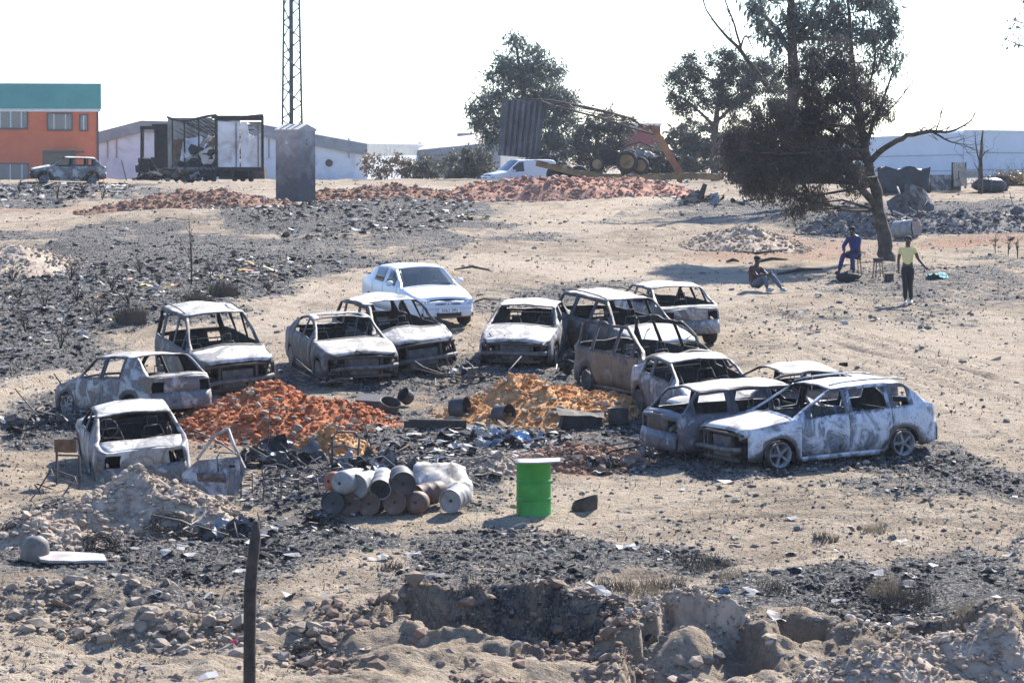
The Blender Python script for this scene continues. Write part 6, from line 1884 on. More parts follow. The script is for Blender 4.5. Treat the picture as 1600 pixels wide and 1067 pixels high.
_spots = [(30, 470), (70, 480), (120, 470), (175, 455), (110, 440), (220, 430), (250, 445), (95, 545), (40, 520), (150, 500), (420, 455), (20, 440), (200, 475), (330, 430)]
for k, s_ in enumerate(_spots): sapling('small charred leafless shrub on the black field', s_, .35 + .35 * ((k * 37) % 10) / 10, 10 + k, 'charred_shrub', 5, .35)
for k, s_ in enumerate([(1555, 396), (1575, 400), (1590, 404)]): sapling('charred stalks on the slope by the teal cloth', s_, .6, 40 + k, 'charred_shrub', 3, .12, group='charred stalks on the right slope')
for k, s_ in enumerate([(60, 310), (90, 312), (130, 308), (160, 312), (30, 306)]): sapling('charred stalks before the small burnt hatchback', s_, .7, 50 + k, 'charred_shrub', 4, .25, .02, group='charred stalks on the far terrace')
def tuft(label, px, h, w, n, mat, seed, group=None):
    rng = np.random.default_rng(seed); g = ground(*px)
    a = rng.uniform(0, 6.28, n); r = w * np.sqrt(rng.uniform(0, 1, n)); x = r * np.cos(a); y = r * np.sin(a)
    hh = h * rng.uniform(.4, 1.1, n); l_ = rng.uniform(.1, .8, n) * hh
    b = rng.uniform(0, 6.28, n); t = .006
    z = H(g[0] + x, g[1] + y) - g[2] - .01
    V = np.stack([np.stack([x - t, y, z], -1), np.stack([x + t, y, z], -1), np.stack([x + np.cos(b) * l_, y + np.sin(b) * l_, z + hh], -1)], 1)
    o = mesh_obj('grass_tuft', V.reshape(-1, 3), np.arange(n * 3).reshape(-1, 3), mat); o.location = g
    tag(o, label, 'tuft', group)
M['tuftdark'] = ncol('scorched_grass', [(.3, (.05, .042, .033)), (.7, (.15, .12, .085))], 3, .9, bump=0)
for k, (x, y, h, w) in enumerate([(1380, 930, .42, .22), (1420, 945, .35, .4), (1210, 925, .2, .25), (1140, 905, .18, .2), (960, 922, .22, .3), (1040, 920, .2, .35), (1010, 925, .22, .3), (610, 890, .18, .2), (1100, 885, .22, .4), (830, 985, .2, .25), (1290, 845, .15, .2), (880, 835, .12, .15), (1365, 830, .18, .2), (660, 965, .2, .25), (740, 985, .18, .2), (1500, 960, .25, .3)]):
    tuft(['scorched grass tuft on the foreground ground', 'tall brown dry tuft on the burnt ground'][int(h > .4)], (x, y), h, w, int(120 * w / .25), M['tuftdark'] if k % 3 else M['straw'], 300 + k, 'grass tufts in the foreground')
for k, (x, y) in enumerate([(205, 505), (310, 480), (350, 465)]):
    tuft('dry grey-brown bush at the edge of the black field', (x, y), .5, .38, 700, M['tuftdark'], 330 + k, 'dry bushes by the track')
# ================================================================== scrap, drums and small things
RNG = np.random.default_rng(99)
def rooted(name, label, cat, px, group=None, yaw=0):
    r = empty(name, label, cat, group); r.location = ground(*px); r.rotation_euler = (0, 0, R(yaw)); return r

# green drum with a board on top
M['drum_green'] = ncol('green_drum_paint', [(.28, (.02, .17, .015)), (.4, (.014, .2, .018)), (.6, (.018, .245, .022)), (.74, (.05, .28, .05))], 4, .45, bump=.15, spec=.5, dist=.8, speck=(11, .69, (.12, .1, .07)))
M['board'] = ncol('pale_grey_board', [(.3, (.24, .195, .17)), (.5, (.36, .325, .3)), (.7, (.42, .395, .38))], 3, .8, bump=.2)
dr = rooted('green_drum', 'bright green steel drum with rolled hoops standing in the open', 'drum', (834, 806))
prof = [(.0, .0), (.285, 0), (.292, .012), (.285, .03)]
for z in (.29, .58):
    prof += [(.283, z - .025), (.294, z - .012), (.297, z), (.294, z + .012), (.283, z + .025)]
prof += [(.283, .855), (.292, .868), (.292, .882), (.275, .885), (.272, .86), (0, .86)]
MB().lathe(prof, 40).build('barrel', M['drum_green'], dr, True, 35)
lid = empty('drum_board', 'warped pale board lying across the green drum', 'board'); lid.location = tuple(Vector(dr.location) + Vector((.05, 0, .9)))
m = MB(); X = np.linspace(-.33, .38, 12); Y = np.linspace(-.32, .32, 8); v = []; 
for x in X:
    for y in Y:
        k = math.sqrt(max(0, 1 - (x / .42) ** 4)); v.append((x, y * k, .012 + .06 * (x + .2) ** 2 * (1 if x > 0 else .1) + .01 * math.sin(y * 9)))
v = np.array(v); f = [(i * 8 + j, (i + 1) * 8 + j, (i + 1) * 8 + j + 1, i * 8 + j + 1) for i in range(11) for j in range(7)]
o = mesh_obj('top', v, f, M['board'], lid, True); so = o.modifiers.new('t', 'SOLIDIFY'); so.thickness = .022

# crushed tin
ct = rooted('crushed_can', 'crushed open black tin beside the green drum', 'can', (912, 800))
m = MB(); n = 26; rows = [(.0, .17), (.06, .19), (.14, .185), (.2, .19)]; v = []
rng = np.random.default_rng(4)
for h, r in rows:
    for k in range(n):
        t = 6.283 * k / n; rr = r * (1 + .12 * math.sin(3 * t + h * 9) + rng.uniform(-.05, .05)); v.append((rr * 1.1 * math.cos(t), rr * .8 * math.sin(t), h * (1.1 + .35 * math.cos(t) * (h > .1)) ))
f = [(i * n + k, i * n + (k + 1) % n, (i + 1) * n + (k + 1) % n, (i + 1) * n + k) for i in range(3) for k in range(n)] + [tuple(range(n - 1, -1, -1))]
o = mesh_obj('wall', v, f, [M['rustdark'], M['soot']], ct, True, 40); so = o.modifiers.new('t', 'SOLIDIFY'); so.thickness = .008; so.material_offset = 1; so.material_offset_rim = 1

# ------------------------------------------------------------------ stacked metal barrels
M['k_grey'] = ncol('ash_grey_barrel', [(.3, (.12, .118, .115)), (.5, (.24, .235, .225)), (.72, (.36, .35, .33))], 4, .6, bump=.2)
M['k_dark'] = ncol('sooted_barrel', [(.3, (.025, .025, .028)), (.6, (.07, .065, .065)), (.75, (.15, .13, .12))], 4, .6, bump=.2)
M['k_brown'] = ncol('rust_brown_barrel', [(.3, (.075, .05, .042)), (.6, (.16, .1, .075)), (.75, (.25, .17, .13))], 4, .65, bump=.2)
M['k_orange'] = ncol('orange_gas_bottle_paint', [(.3, (.2, .07, .04)), (.6, (.33, .12, .06)), (.75, (.36, .19, .12))], 4, .6, bump=.2)
M['e_tan'] = ncol('tan_rusted_end', [(.3, (.17, .11, .05)), (.6, (.32, .225, .11)), (.75, (.38, .3, .19))], 6, .7, bump=.2)
M['e_pinkgrey'] = ncol('pink_grey_end', [(.3, (.22, .165, .15)), (.7, (.36, .28, .25))], 6, .7, bump=.2)
M['e_black'] = M['soot']
def keg(label, px, r, L, body, end, ax, open_end=False, dome=False, lift=0.0, depth=0.0, base_py=806):
    """lying barrel whose end face centre shows at px; ax: direction its near end points to"""
    g = ground(px[0], base_py); D = (g[1] * CP + (CAMZ - g[2]) * SP) + depth
    c = at(px[0], px[1], D)
    root = empty('metal_barrel', label, 'barrel', 'stacked scorched metal barrels'); root.location = c
    ax = np.array(ax, float); ax /= np.linalg.norm(ax)
    pr = [(r * .93, -L), (r, -L + .02)]
    for t in (.3, .62): pr += [(r, -L * (1 - t) - .02), (r * 1.035, -L * (1 - t)), (r, -L * (1 - t) + .02)]
    pr += [(r, -.03), (r * 1.03, -.015), (r * 1.03, 0), (r * .95, .0), (r * .93, -.03)]
    if dome: pr = [(r * .4, -L), (r * .8, -L + .05), (r, -L + .1), (r, -.1), (r * .93, -.05), (r * .75, -.01), (r * .45, .01)]
    MB().lathe([(0, -L)] + pr if not dome else [(0, -L)] + pr, 26, (0, 0, 0), ax).build('shell', M[body], root, True, 40)
    if open_end:
        MB().lathe([(r * .92, -.02), (r * .9, -L * .8), (0, -L * .8)], 26, (0, 0, 0), ax).build('inside', M['soot'], root, True, 40)
    else:
        z = .012 if dome else -.035
        MB().lathe([(0, z), (r * .5 if dome else r * .92, z - .004), (r * .5 if dome else r * .92, z - .03), (0, z - .03)], 24, (0, 0, 0), ax).build('end_plate', M[end], root, True, 40)
        MB().lathe([(0, z + .018), (.022, z + .016), (.026, z), (.0, z)], 10, (0, 0, 0), ax).build('bung', M['soot'], root, True, 40)
    return root
FW = (-.18, -.95, .06)
keg('black-ended barrel at the end of the bottom row by the chair frames', (519, 786), .185, .5, 'k_dark', 'e_black', FW)
keg('brown-ended barrel next to the black-ended one in the bottom row', (545, 787), .19, .52, 'k_brown', 'k_brown', FW)
keg('barrel with pinkish-grey end in the middle of the bottom row', (575, 787), .19, .52, 'k_brown', 'e_pinkgrey', FW)
keg('barrel with tan yellow end in the bottom row of the stack', (616, 785), .19, .52, 'k_brown', 'e_tan', FW)
keg('domed rust-blotched barrel with a valve in the bottom row', (649, 785), .19, .5, 'k_brown', 'k_brown', (-.1, -.95, .1), dome=True)
keg('white-grey domed gas bottle on top of the stack', (531, 755), .2, .6, 'k_grey', 'k_grey', (-.45, -.85, -.02), dome=True, depth=-.05)
keg('tan-ended pale barrel beside the domed bottle on top of the stack', (556, 760), .2, .55, 'k_grey', 'e_tan', (-.4, -.88, -.04))
keg('open empty pale barrel on top of the stack with black inside', (594, 765), .175, .55, 'k_grey', 'e_black', (-.05, -.9, -.28), open_end=True, depth=-.1)
keg('dark slate barrel in the top row beside the open one', (630, 757), .205, .55, 'k_dark', 'k_dark', (.12, -.92, -.12))
keg('brown ribbed barrel turned sideways at the end of the stack', (652, 775), .18, .5, 'k_brown', 'e_black', (-.75, -.6, -.1), depth=.5)
keg('lone dark barrel lying apart in front of the white sheet', (703, 783), .19, .5, 'k_grey', 'e_black', (-.35, -.9, -.12))
keg('orange-red gas bottle half hidden behind the stack', (514, 752), .17, .5, 'k_orange', 'k_orange', (-.6, -.7, .1), dome=True, depth=.6)

# white crumpled car roof
wr = rooted('crumpled_car_roof', 'crumpled ash-white car roof panel leaning beside the barrels', 'panel', (690, 778))
m = MB(); nx, ny = 16, 12; v = []
for i in range(nx):
    for j in range(ny):
        x = -.5 + i / (nx - 1) * 1.0; y = j / (ny - 1)
        v.append((x * (1 - .12 * y) + .05 * math.sin(y * 5), -.25 + y * .95, .05 + .5 * y ** .8 - .3 * (x * 2) ** 4 * .3 + .03 * abs(math.sin(5 * x + 4 * y)) - .05 * abs(math.sin(3 * x - 6 * y + 1)) + RNG.uniform(-.014, .014)))
f = [(i * ny + j, (i + 1) * ny + j, (i + 1) * ny + j + 1, i * ny + j + 1) for i in range(nx - 1) for j in range(ny - 1)]
o = mesh_obj('panel', v, f, [M['t_grey'], M['soot']], wr, True, 18); so = o.modifiers.new('t', 'SOLIDIFY'); so.thickness = .012; so.material_offset = 1

# detached car door leaning on the saloon
dd = rooted('car_door', 'detached burnt car door with empty window frame leaning beside the sagging saloon', 'car door', (332, 778), yaw=-18)
m = MB(); pts = [(-.55, 0, .05), (-.6, .12, .38), (-.35, .2, .6), (.38, .25, .68), (.5, .2, .5), (.42, .02, .05)]
m.add(pts + [(x, y + .06, z) for x, y, z in pts], [(0, 1, 2, 3, 4, 5), (11, 10, 9, 8, 7, 6)] + [(i, i + 6, (i + 1) % 6 + 6, (i + 1) % 6) for i in range(6)])
m.build('door_skin', M['b_white'], dd)
m = MB(); m.tube([(-.38, .22, .6), (-.1, .36, 1.02), (.12, .4, 1.12)], .028, 6); m.tube([(.12, .4, 1.12), (.26, .3, .85), (.38, .25, .68)], .028, 6); m.build('window_frame', M['b_white'], dd, True)
m = MB(); m.box((.28, .18, .52), (.1, .03, .035), (.4, 0, 0)); m.build('handle_hole', M['soot'], dd)
m = MB(); m.box((-.05, .08, .3), (.5, .02, .22), (.35, 0, 0)); m.build('inner_panel', M['b_grey'], dd)

# tube chair frames
def chair(label, px, yaw, w=.42, h=.75, seat=.38, mat='scrap', tilt=(0, 0), seatmat='soot', name='chair_frame'):
    r = rooted(name, label, 'chair frame', px, 'burnt tubular chair frames', yaw); r.rotation_euler = (R(tilt[0]), R(tilt[1]), R(yaw))
    a = w / 2
    for sx in (-a, a):
        m = MB(); m.tube([(sx, -a, 0), (sx, -a, seat), (sx, a, seat + .02), (sx, a + .03, 0)], .013, 6); m.build('leg', M[mat], r, True)
    m = MB(); m.tube([(-a, a, seat), (-a, a + .06, h - .08), (-a + .06, a + .07, h), (a - .06, a + .07, h), (a, a + .06, h - .08), (a, a, seat)], .013, 6); m.build('back_frame', M[mat], r, True)
    m = MB(); m.tube([(-a, -a, seat), (a, -a, seat)], .012, 6); m.build('seat_bar', M[mat], r, True)
    m = MB(); m.tube([(-a, -a, .15), (a, -a, .15)], .009, 6); m.build('stretcher', M[mat], r, True)
    return r
chair('tubular chair frame with springs, beside the leaning car door', (368, 775), 160)
m = MB(); cf = chair('bent chair frame standing among bicycle parts', (440, 785), 140, .4, .62)
chair('toppled chair frame on the scrap behind the barrels', (480, 770), 60, .42, .7, tilt=(75, 0))
chair('rusted chair frame lying by the sandy heap', (95, 775), 30, .45, .7, tilt=(-60, 20), mat='rustdark')
chair('overturned chair frame with legs up near the sandy heap', (125, 800), 110, .42, .55, tilt=(120, 10), mat='rustdark')
sg = rooted('rusted_plate_stand', 'square rusted plate on a thin steel stand before the sagging saloon', 'stand', (103, 757), yaw=-12)
m = MB(); m.box((0, 0, .66), (.4, .02, .22)); m.build('plate', M['rust'], sg)
for x0, z1 in ((-.16, .56), (.24, .5)):
    m = MB(); m.bar((x0, 0, 0), (x0, 0, z1), .035); m.build('leg', M['rustdark'], sg)
m = MB(); m.bar((-.16, 0, .5), (.24, 0, .5), .03); m.build('crossbar', M['rustdark'], sg)

# tall bent bed frame behind the scrap
bf = rooted('bed_frame', 'tall bent tubular bed frame standing behind the barrels', 'bed frame', (530, 748), yaw=10)
m = MB(); m.tube([(-.12, 0, 0), (-.12, .02, .72), (-.02, .03, .82), (.28, .05, .8), (.36, .05, .7), (.3, 0, .1)], .02, 7); m.build('head_tube', M['scrap'], bf, True)
m = MB(); m.tube([(-.12, .02, .55), (.1, .0, .58), (.33, .03, .5)], .016, 6); m.build('cross_tube', M['scrap'], bf, True)
m = MB(); m.tube([(-.12, 0, .2), (-.2, -.1, .5), (.02, 0, .98)], .018, 6); m.build('bent_tube', M['scrap'], bf, True)

# bicycle remains
bk = rooted('burnt_bicycle', 'burnt bicycle remains with bare wheel rims between the chairs and the barrels', 'bicycle', (455, 778))
for (x, y, z, ax) in ((-.2, 0, .3, (.3, 1, .25)), (.35, .1, .25, (.2, .9, .5))):
    m = MB(); m.ring((x, y, z), .28, .013, ax, 30, 6)
    w = m.build('wheel', M['scrap'], bk, True)
    m = MB(); A = np.array(rot_to(ax))
    for k in range(14):
        t = 6.283 * k / 14; d = A @ np.array([math.cos(t), math.sin(t), 0]); m.tube([np.array([x, y, z]), np.array([x, y, z]) + d * .27], .003, 4)
    m.build('spokes', M['rustdark'], w)['kind'] = 'stuff'
m = MB(); m.tube([(-.2, 0, .3), (.05, .05, .42), (.35, .1, .25)], .018, 6); m.tube([(.05, .05, .42), (.12, .03, .2), (-.2, 0, .3)], .016, 6); m.build('frame', M['scrap'], bk, True)

# scrap pile behind the barrels: each sheet and bar its own part
sp_ = rooted('scrap_heap', 'heap of charred sheet metal and bent bars behind the barrels', 'scrap', (590, 752))
def heap(root, n_sheet, n_bar, rx, ry, hz, seed, mats=('soot', 'scrap', 'b_grey', 'rustdark', 'tin'), ss=(.25, .6)):
    rng = np.random.default_rng(seed); o = np.array(root.location)
    for k in range(n_sheet):
        x, y = rng.normal(0, .45, 2) * (rx, ry); z = gh(o[0] + x, o[1] + y) - o[2] + max(0, hz * (1 - abs(x) / rx - .3 * abs(y) / ry)) * rng.uniform(.3, 1)
        m = MB(); m.sheet((x, y, z + .08), rng.uniform(*ss), rng.uniform(ss[0] * .6, ss[1] * .8), rng, (rng.uniform(-1.2, 1.2), rng.uniform(-.8, .8), rng.uniform(0, 6)), .06)
        m.build('charred_sheet', M[mats[k % len(mats)]], root)
    for k in range(n_bar):
        x, y = rng.normal(0, .5, 2) * (rx, ry); z = gh(o[0] + x, o[1] + y) - o[2] + max(0, hz * (1 - abs(x) / rx)) * rng.uniform(.2, .9)
        d = rng.normal(size=3) * (1, .7, .45); d /= np.linalg.norm(d); L = rng.uniform(.4, 1.1)
        p = np.array([x, y, z + .06]); m = MB(); m.tube([p, p + d * L * .5 + rng.normal(size=3) * .08, p + d * L + rng.normal(size=3) * .12], rng.uniform(.009, .022), 5)
        m.build('bent_bar', M[mats[1 + k % 3]], root, True)
heap(sp_, 34, 26, 1.1, .9, .42, 21)
s2 = rooted('scrap_heap', 'scrap of charred sheets in front of the red clay heap', 'scrap', (425, 722)); heap(s2, 14, 8, .8, .6, .2, 22)
s3 = rooted('scrap_heap', 'tangle of wires and bars in front of the sooty people carrier', 'scrap', (715, 598)); heap(s3, 9, 16, .7, .7, .25, 23, ss=(.15, .4))
s4 = rooted('scrap_heap', 'engine and bumper remains fallen before the grey saloon', 'scrap', (525, 604)); heap(s4, 12, 8, .6, .5, .2, 24, ss=(.15, .4))
s5 = rooted('scrap_heap', 'ash-covered parts fallen between the front-on saloon and the skeleton', 'scrap', (905, 575)); heap(s5, 18, 10, .9, 1.2, .3, 25, ('b_grey', 'scrap', 'rustdark', 'ash', 'soot'))
s6 = rooted('scrap_heap', 'burnt front-end parts beside the pale hatchback nose', 'scrap', (85, 665)); heap(s6, 14, 6, .7, .7, .15, 26, ss=(.2, .45))
s7 = rooted('scrap_heap', 'charred bars and sheets scattered by the charred post', 'scrap', (340, 842)); heap(s7, 10, 12, .8, .5, .12, 27, ss=(.2, .45))
s8 = rooted('scrap_heap', 'charred cloth and litter strip behind the green drum', 'scrap', (790, 692)); heap(s8, 22, 6, 1.0, .7, .06, 28, ('soot', 'paper', 'tin', 'rustdark', 'plastic_b'), (.15, .4))
s9 = rooted('scrap_heap', 'charred remains under the violet estate tail', 'scrap', (1045, 712)); heap(s9, 10, 5, .6, .4, .06, 29, ss=(.12, .35))
s10 = rooted('scrap_heap', 'black rags with a white scrap beside the red clods', 'scrap', (930, 735)); heap(s10, 9, 3, .5, .4, .08, 30, ('soot', 'paper', 'soot', 'soot'), (.15, .35))

# pots, buckets, tyres and planks by the orange heap
def pot(label, px, r, h, ax, mat='k_dark', name='cooking_pot', cat='pot', lift=0.0):
    g = rooted(name, label, cat, px, 'burnt pots and buckets around the orange heap'); 
    ax = np.array(ax, float); ax /= np.linalg.norm(ax)
    o = (0, 0, r * .9 + lift if abs(ax[2]) < .7 else 0)
    MB().lathe([(0, 0), (r * .9, 0), (r, h * .12), (r, h), (r * 1.06, h + .005), (r * .97, h - .01), (r * .95, .03), (0, .03)], 24, o, ax).build('wall', M[mat], g, True, 40)
    m = MB(); A = np.array(rot_to(ax))
    m.tube([np.array(o) + A @ np.array(q) for q in ((r, 0, h * .8), (r * 1.22, 0, h * .78), (r * 1.22, 0, h * .6), (r, 0, h * .55))], .012, 5); m.build('handle', M['soot'], g, True)
    return g
pot('dented black pot between the burnt case and the charred plank', (605, 648), .2, .3, (.25, -.4, .9))
pot('black pot lying on its side by the charred plank', (706, 655), .22, .32, (.9, -.35, .1))
pot('black bucket tipped towards us with rusted inside, before the orange heap', (775, 662), .19, .34, (.75, -.6, .1), 'k_dark', 'bucket', 'bucket')
pot('upright black bucket beside the collapsed metal chest', (966, 662), .2, .3, (0, 0, 1), 'k_dark', 'bucket', 'bucket')
pot('small black pot by the fallen saloon parts', (640, 634), .15, .2, (-.6, -.5, .5))
pl_ = rooted('charred_plank', 'long charred plank lying before the orange heap', 'plank', (680, 668)); m = MB(); m.box((0, 0, .07), (1.2, .12, .13), (0, 0, .05)); m.box((.05, .02, .145), (1.1, .09, .02), (.05, .02, .06)); m.build('plank', M['char'], pl_)
bx_ = rooted('burnt_chest', 'collapsed black metal chest at the foot of the orange heap', 'chest', (908, 670), yaw=8)
m = MB(); m.box((0, 0, .13), (.85, .4, .26), (0, .06, 0), .86); m.build('case', M['soot'], bx_); m = MB(); m.sheet((0, .05, .3), .95, .5, np.random.default_rng(7), (.15, .1, 0), .03); m.build('lid', M['rustdark'], bx_)
for k, (x, y) in enumerate([(855, 684), (875, 680)]):
    sh = rooted('burnt_shoe', 'small black shoe lying on the ash before the metal chest', 'shoe', (x, y), 'two black shoes', 20 + 30 * k)
    m = MB(); m.blob((0, 0, .05), (.16, .06, .05), np.random.default_rng(k), .06, True); m.build('upper', M['rubber'], sh, True); m = MB(); m.box((0, 0, .012), (.3, .1, .024)); m.build('sole', M['soot'], sh)
cr = rooted('burnt_case', 'dark blue-grey burnt case lying on the red clay tongue', 'case', (585, 640), yaw=-12); m = MB(); m.box((0, 0, .14), (.75, .4, .22), (.3, .05, 0), .92); m.build('case', M['k_dark'], cr); m = MB(); m.box((-.25, -.21, .14), (.05, .03, .1)); m.build('clasp', M['scrap'], cr)
tb = rooted('tyre', 'burnt tyre casing lying beside the violet estate', 'tyre', (1028, 690)); m = MB(); m.ring((0, 0, .3), .24, .075, (.75, -.2, .2), 26, 8); m.build('tread', M['rubber'], tb, True); m = MB(); m.ring((0, 0, .3), .165, .015, (.75, -.2, .2), 22, 5); m.build('bead_wire', M['rustdark'], tb, True)

# left foreground: gas bottle, board, wire coils
M['k_bottle'] = ncol('grey_brown_bottle', [(.3, (.1, .085, .075)), (.6, (.2, .175, .15)), (.75, (.28, .25, .22))], 5, .7, bump=.2)
gb = rooted('gas_bottle', 'round-topped grey gas bottle leaning against the pale broken board', 'gas bottle', (52, 878)); gb.rotation_euler = (R(-8), R(10), 0)
MB().lathe([(0, 0), (.19, .0), (.21, .04), (.21, .2), (.19, .29), (.14, .36), (.06, .4), (0, .41)], 26).build('shell', M['k_bottle'], gb, True, 50); m = MB(); m.lathe([(0, .4), (.025, .4), (.025, .46), (0, .46)], 10); m.build('valve', M['rustdark'], gb)
wb_ = rooted('white_board', 'pale broken board lying flat beside the grey gas bottle', 'board', (112, 876), yaw=14); m = MB(); m.sheet((0, 0, .07), 1.0, .5, np.random.default_rng(9), (.12, .05, 0), .012, thick=.04); m.build('board', M['board'], wb_)
for k, (x, y, rr_, sq) in enumerate([(158, 862, .22, .7), (265, 838, .3, .6), (25, 848, .2, .9)]):
    wc = rooted('wire_coil', ['tangled coil of burnt tyre wire beside the white board', 'large bundle of burnt tyre wire at the foot of the sandy heap', 'black bundle of tyre wire behind the gas bottle'][k], 'wire coil', (x, y), 'bundles of burnt tyre wire')
    rng = np.random.default_rng(k + 3)
    for q in range(3):
        m = MB()
        for _ in range(9):
            m.ring(rng.normal(size=3) * .05 + (0, 0, rr_ * .6), rr_ * rng.uniform(.75, 1.1), .006, (rng.uniform(-.5, .5), -.9, rng.uniform(.1, .7)), 24, 4, sq * rng.uniform(.8, 1.1))
        m.build('wire_strand', M['char'] if q else M['rustdark'], wc, True)['kind'] = 'stuff'

# charred post in front
g0 = at(398, 1067, 30.5); zg = gh(g0[0], g0[1])
ps = empty('charred_post', 'thin charred wooden post standing alone before the stony ridge', 'post'); ps.location = (g0[0] - .02, g0[1], zg)
top_ = at(402, 812, 30.5) - np.array(ps.location)
m = MB(); H_ = top_[2]
m.tube([(-.03, 0, -.3), (-.03, 0, H_ * .2), (-.028, 0, H_ * .45), (-.02, .0, H_ * .68), (0, 0, H_ * .8), (top_[0] - .01, 0, H_ * .93), (top_[0], 0, H_)], [.062, .06, .058, .062, .056, .052, .03], 10); m.build('post', M['char'], ps, True)
m = MB(); m.blob((-.045, -.02, H_ * .7), (.035, .03, .03), np.random.default_rng(2), .2); m.build('knot', M['char'], ps)

# ------------------------------------------------------------------ right-hand heap by the clearing
hp = rooted('crumpled_sheet', 'large crumpled grey steel sheet standing on the ash heap', 'sheet', (1436, 345), yaw=20)
m = MB(); m.sheet((0, 0, .65), 1.35, 1.2, np.random.default_rng(31), (1.25, .3, .2), .13); m.build('sheet', M['b_grey'], hp); m = MB(); m.sheet((-.7, .2, .55), .8, .8, np.random.default_rng(32), (1.4, -.5, -.6), .1); m.build('folded_flap', M['scrap'], hp)
bd = rooted('crushed_tank', 'crushed pale steel tank lying on the ash heap', 'tank', (1470, 362), yaw=12); m = MB()
for k in range(1): m.blob((0, 0, .32), (.75, .35, .32), np.random.default_rng(33), .1, True)
m.build('shell', M['b_white'], bd); m = MB(); m.ring((.5, 0, .4), .25, .02, (.9, .1, .3), 18, 5); m.build('rim', M['scrap'], bd, True)
dm = rooted('open_drum', 'open grey drum lying with torn end towards us on the ash heap', 'drum', (1430, 372)); MB().lathe([(.3, -.8), (.32, -.78), (.32, -.42), (.335, -.4), (.32, -.38), (.32, -.02), (.33, 0), (.3, 0), (.29, -.7), (0, -.7)], 26, (0, 0, .33), (.75, -.6, .1)).build('shell', M['k_grey'], dm, True, 40); m = MB(); m.sheet((.05, -.03, .33), .5, .5, np.random.default_rng(35), (1.4, 0, .8), .04); m.build('torn_end', M['e_pinkgrey'], dm)
for k, (x0, y0, x1, y1) in enumerate([(1402, 292, 1412, 318), (1414, 290, 1426, 320), (1490, 318, 1545, 350), (1275, 368, 1310, 352), (1300, 366, 1335, 350), (1500, 345, 1560, 330), (1395, 330, 1440, 352)]):
    pb = empty('loose_pole', 'thin burnt pole sticking out of the ash heaps by the clearing', 'pole', 'loose poles on the ash heaps'); g = ground(x1, max(y1 + 14, 345)); D = g[1] * CP + (CAMZ - g[2]) * SP
    pb.location = g; m = MB(); m.tube([at(x0, y0, D + .4) - g, (at(x0, y0, D + .2) + at(x1, y1, D)) / 2 - g + RNG.normal(size=3) * .03, at(x1, y1, D) - g], .028, 6); m.build('pole', M['scrap'] if k % 2 else M['board'], pb, True)
h2 = rooted('scrap_heap', 'charred scrap strewn over the ash heap by the crushed tank', 'scrap', (1460, 356)); heap(h2, 24, 16, 2.2, 1.4, .5, 41, ss=(.35, .9))
h3 = rooted('scrap_heap', 'charred branches and sheets on the black heap behind the leaning trunk', 'scrap', (1335, 358)); heap(h3, 14, 26, 1.8, 1.4, .7, 42, ('char', 'soot', 'scrap', 'rustdark'), ss=(.2, .5))
h4 = rooted('scrap_heap', 'charred scrap beyond the crushed tank towards the dry brush', 'scrap', (1560, 352)); heap(h4, 18, 14, 1.6, 1.2, .4, 43, ss=(.3, .7))
h5 = rooted('scrap_heap', 'white and grey scraps around the charred stump', 'scrap', (1105, 318)); heap(h5, 16, 10, 2.4, 1.4, .3, 44, ('ash', 'soot', 'tin', 'rustdark'), ss=(.3, .7))
st = rooted('tree_stump', 'short charred stump leaning on the slope before the loader arm', 'stump', (1094, 316)); m = MB(); m.tube([(0, 0, -.1), (.05, 0, .3), (.2, 0, .72)], [.2, .13, .1], 8); m.build('stump', M['char'], st, True); m = MB(); m.tube([(0, 0, 0), (-.4, -.1, .06), (-.8, -.2, -.02)], [.1, .07, .03], 6); m.build('root', M['char'], st, True)

# far right clearing: tarp shelter, corrugated sheets
tp = rooted('dark_tarp', 'dark blue-black tarp shelter beyond the ash heap', 'tarp', (1412, 302)); sc_ = scale_at(np.array(tp.location))
m = MB(); nx, ny = 14, 7; w, h = 82 / sc_, 40 / sc_; v = [(-w / 2 + w * i / (nx - 1), .12 * math.sin(i * 1.3 + j) - .6 * (1 - j / (ny - 1)) * 0, h * j / (ny - 1) * (1 + .06 * math.sin(i))) for i in range(nx) for j in range(ny)]
M['tarp'] = ncol('dark_tarp', [(.3, (.02, .027, .035)), (.7, (.05, .06, .072))], 2, .45, bump=.5, bdist=.1)
f = [(i * ny + j, (i + 1) * ny + j, (i + 1) * ny + j + 1, i * ny + j + 1) for i in range(nx - 1) for j in range(ny - 1)]; top0 = len(v)
v += [(x, 1.6, z - .2) for (x, y, z) in v[ny - 1::ny]]; f += [(i * ny + ny - 1, (i + 1) * ny + ny - 1, top0 + i + 1, top0 + i) for i in range(nx - 1)]
o = mesh_obj('cover', v, f, M['tarp'], tp, True); so = o.modifiers.new('t', 'SOLIDIFY'); so.thickness = .03
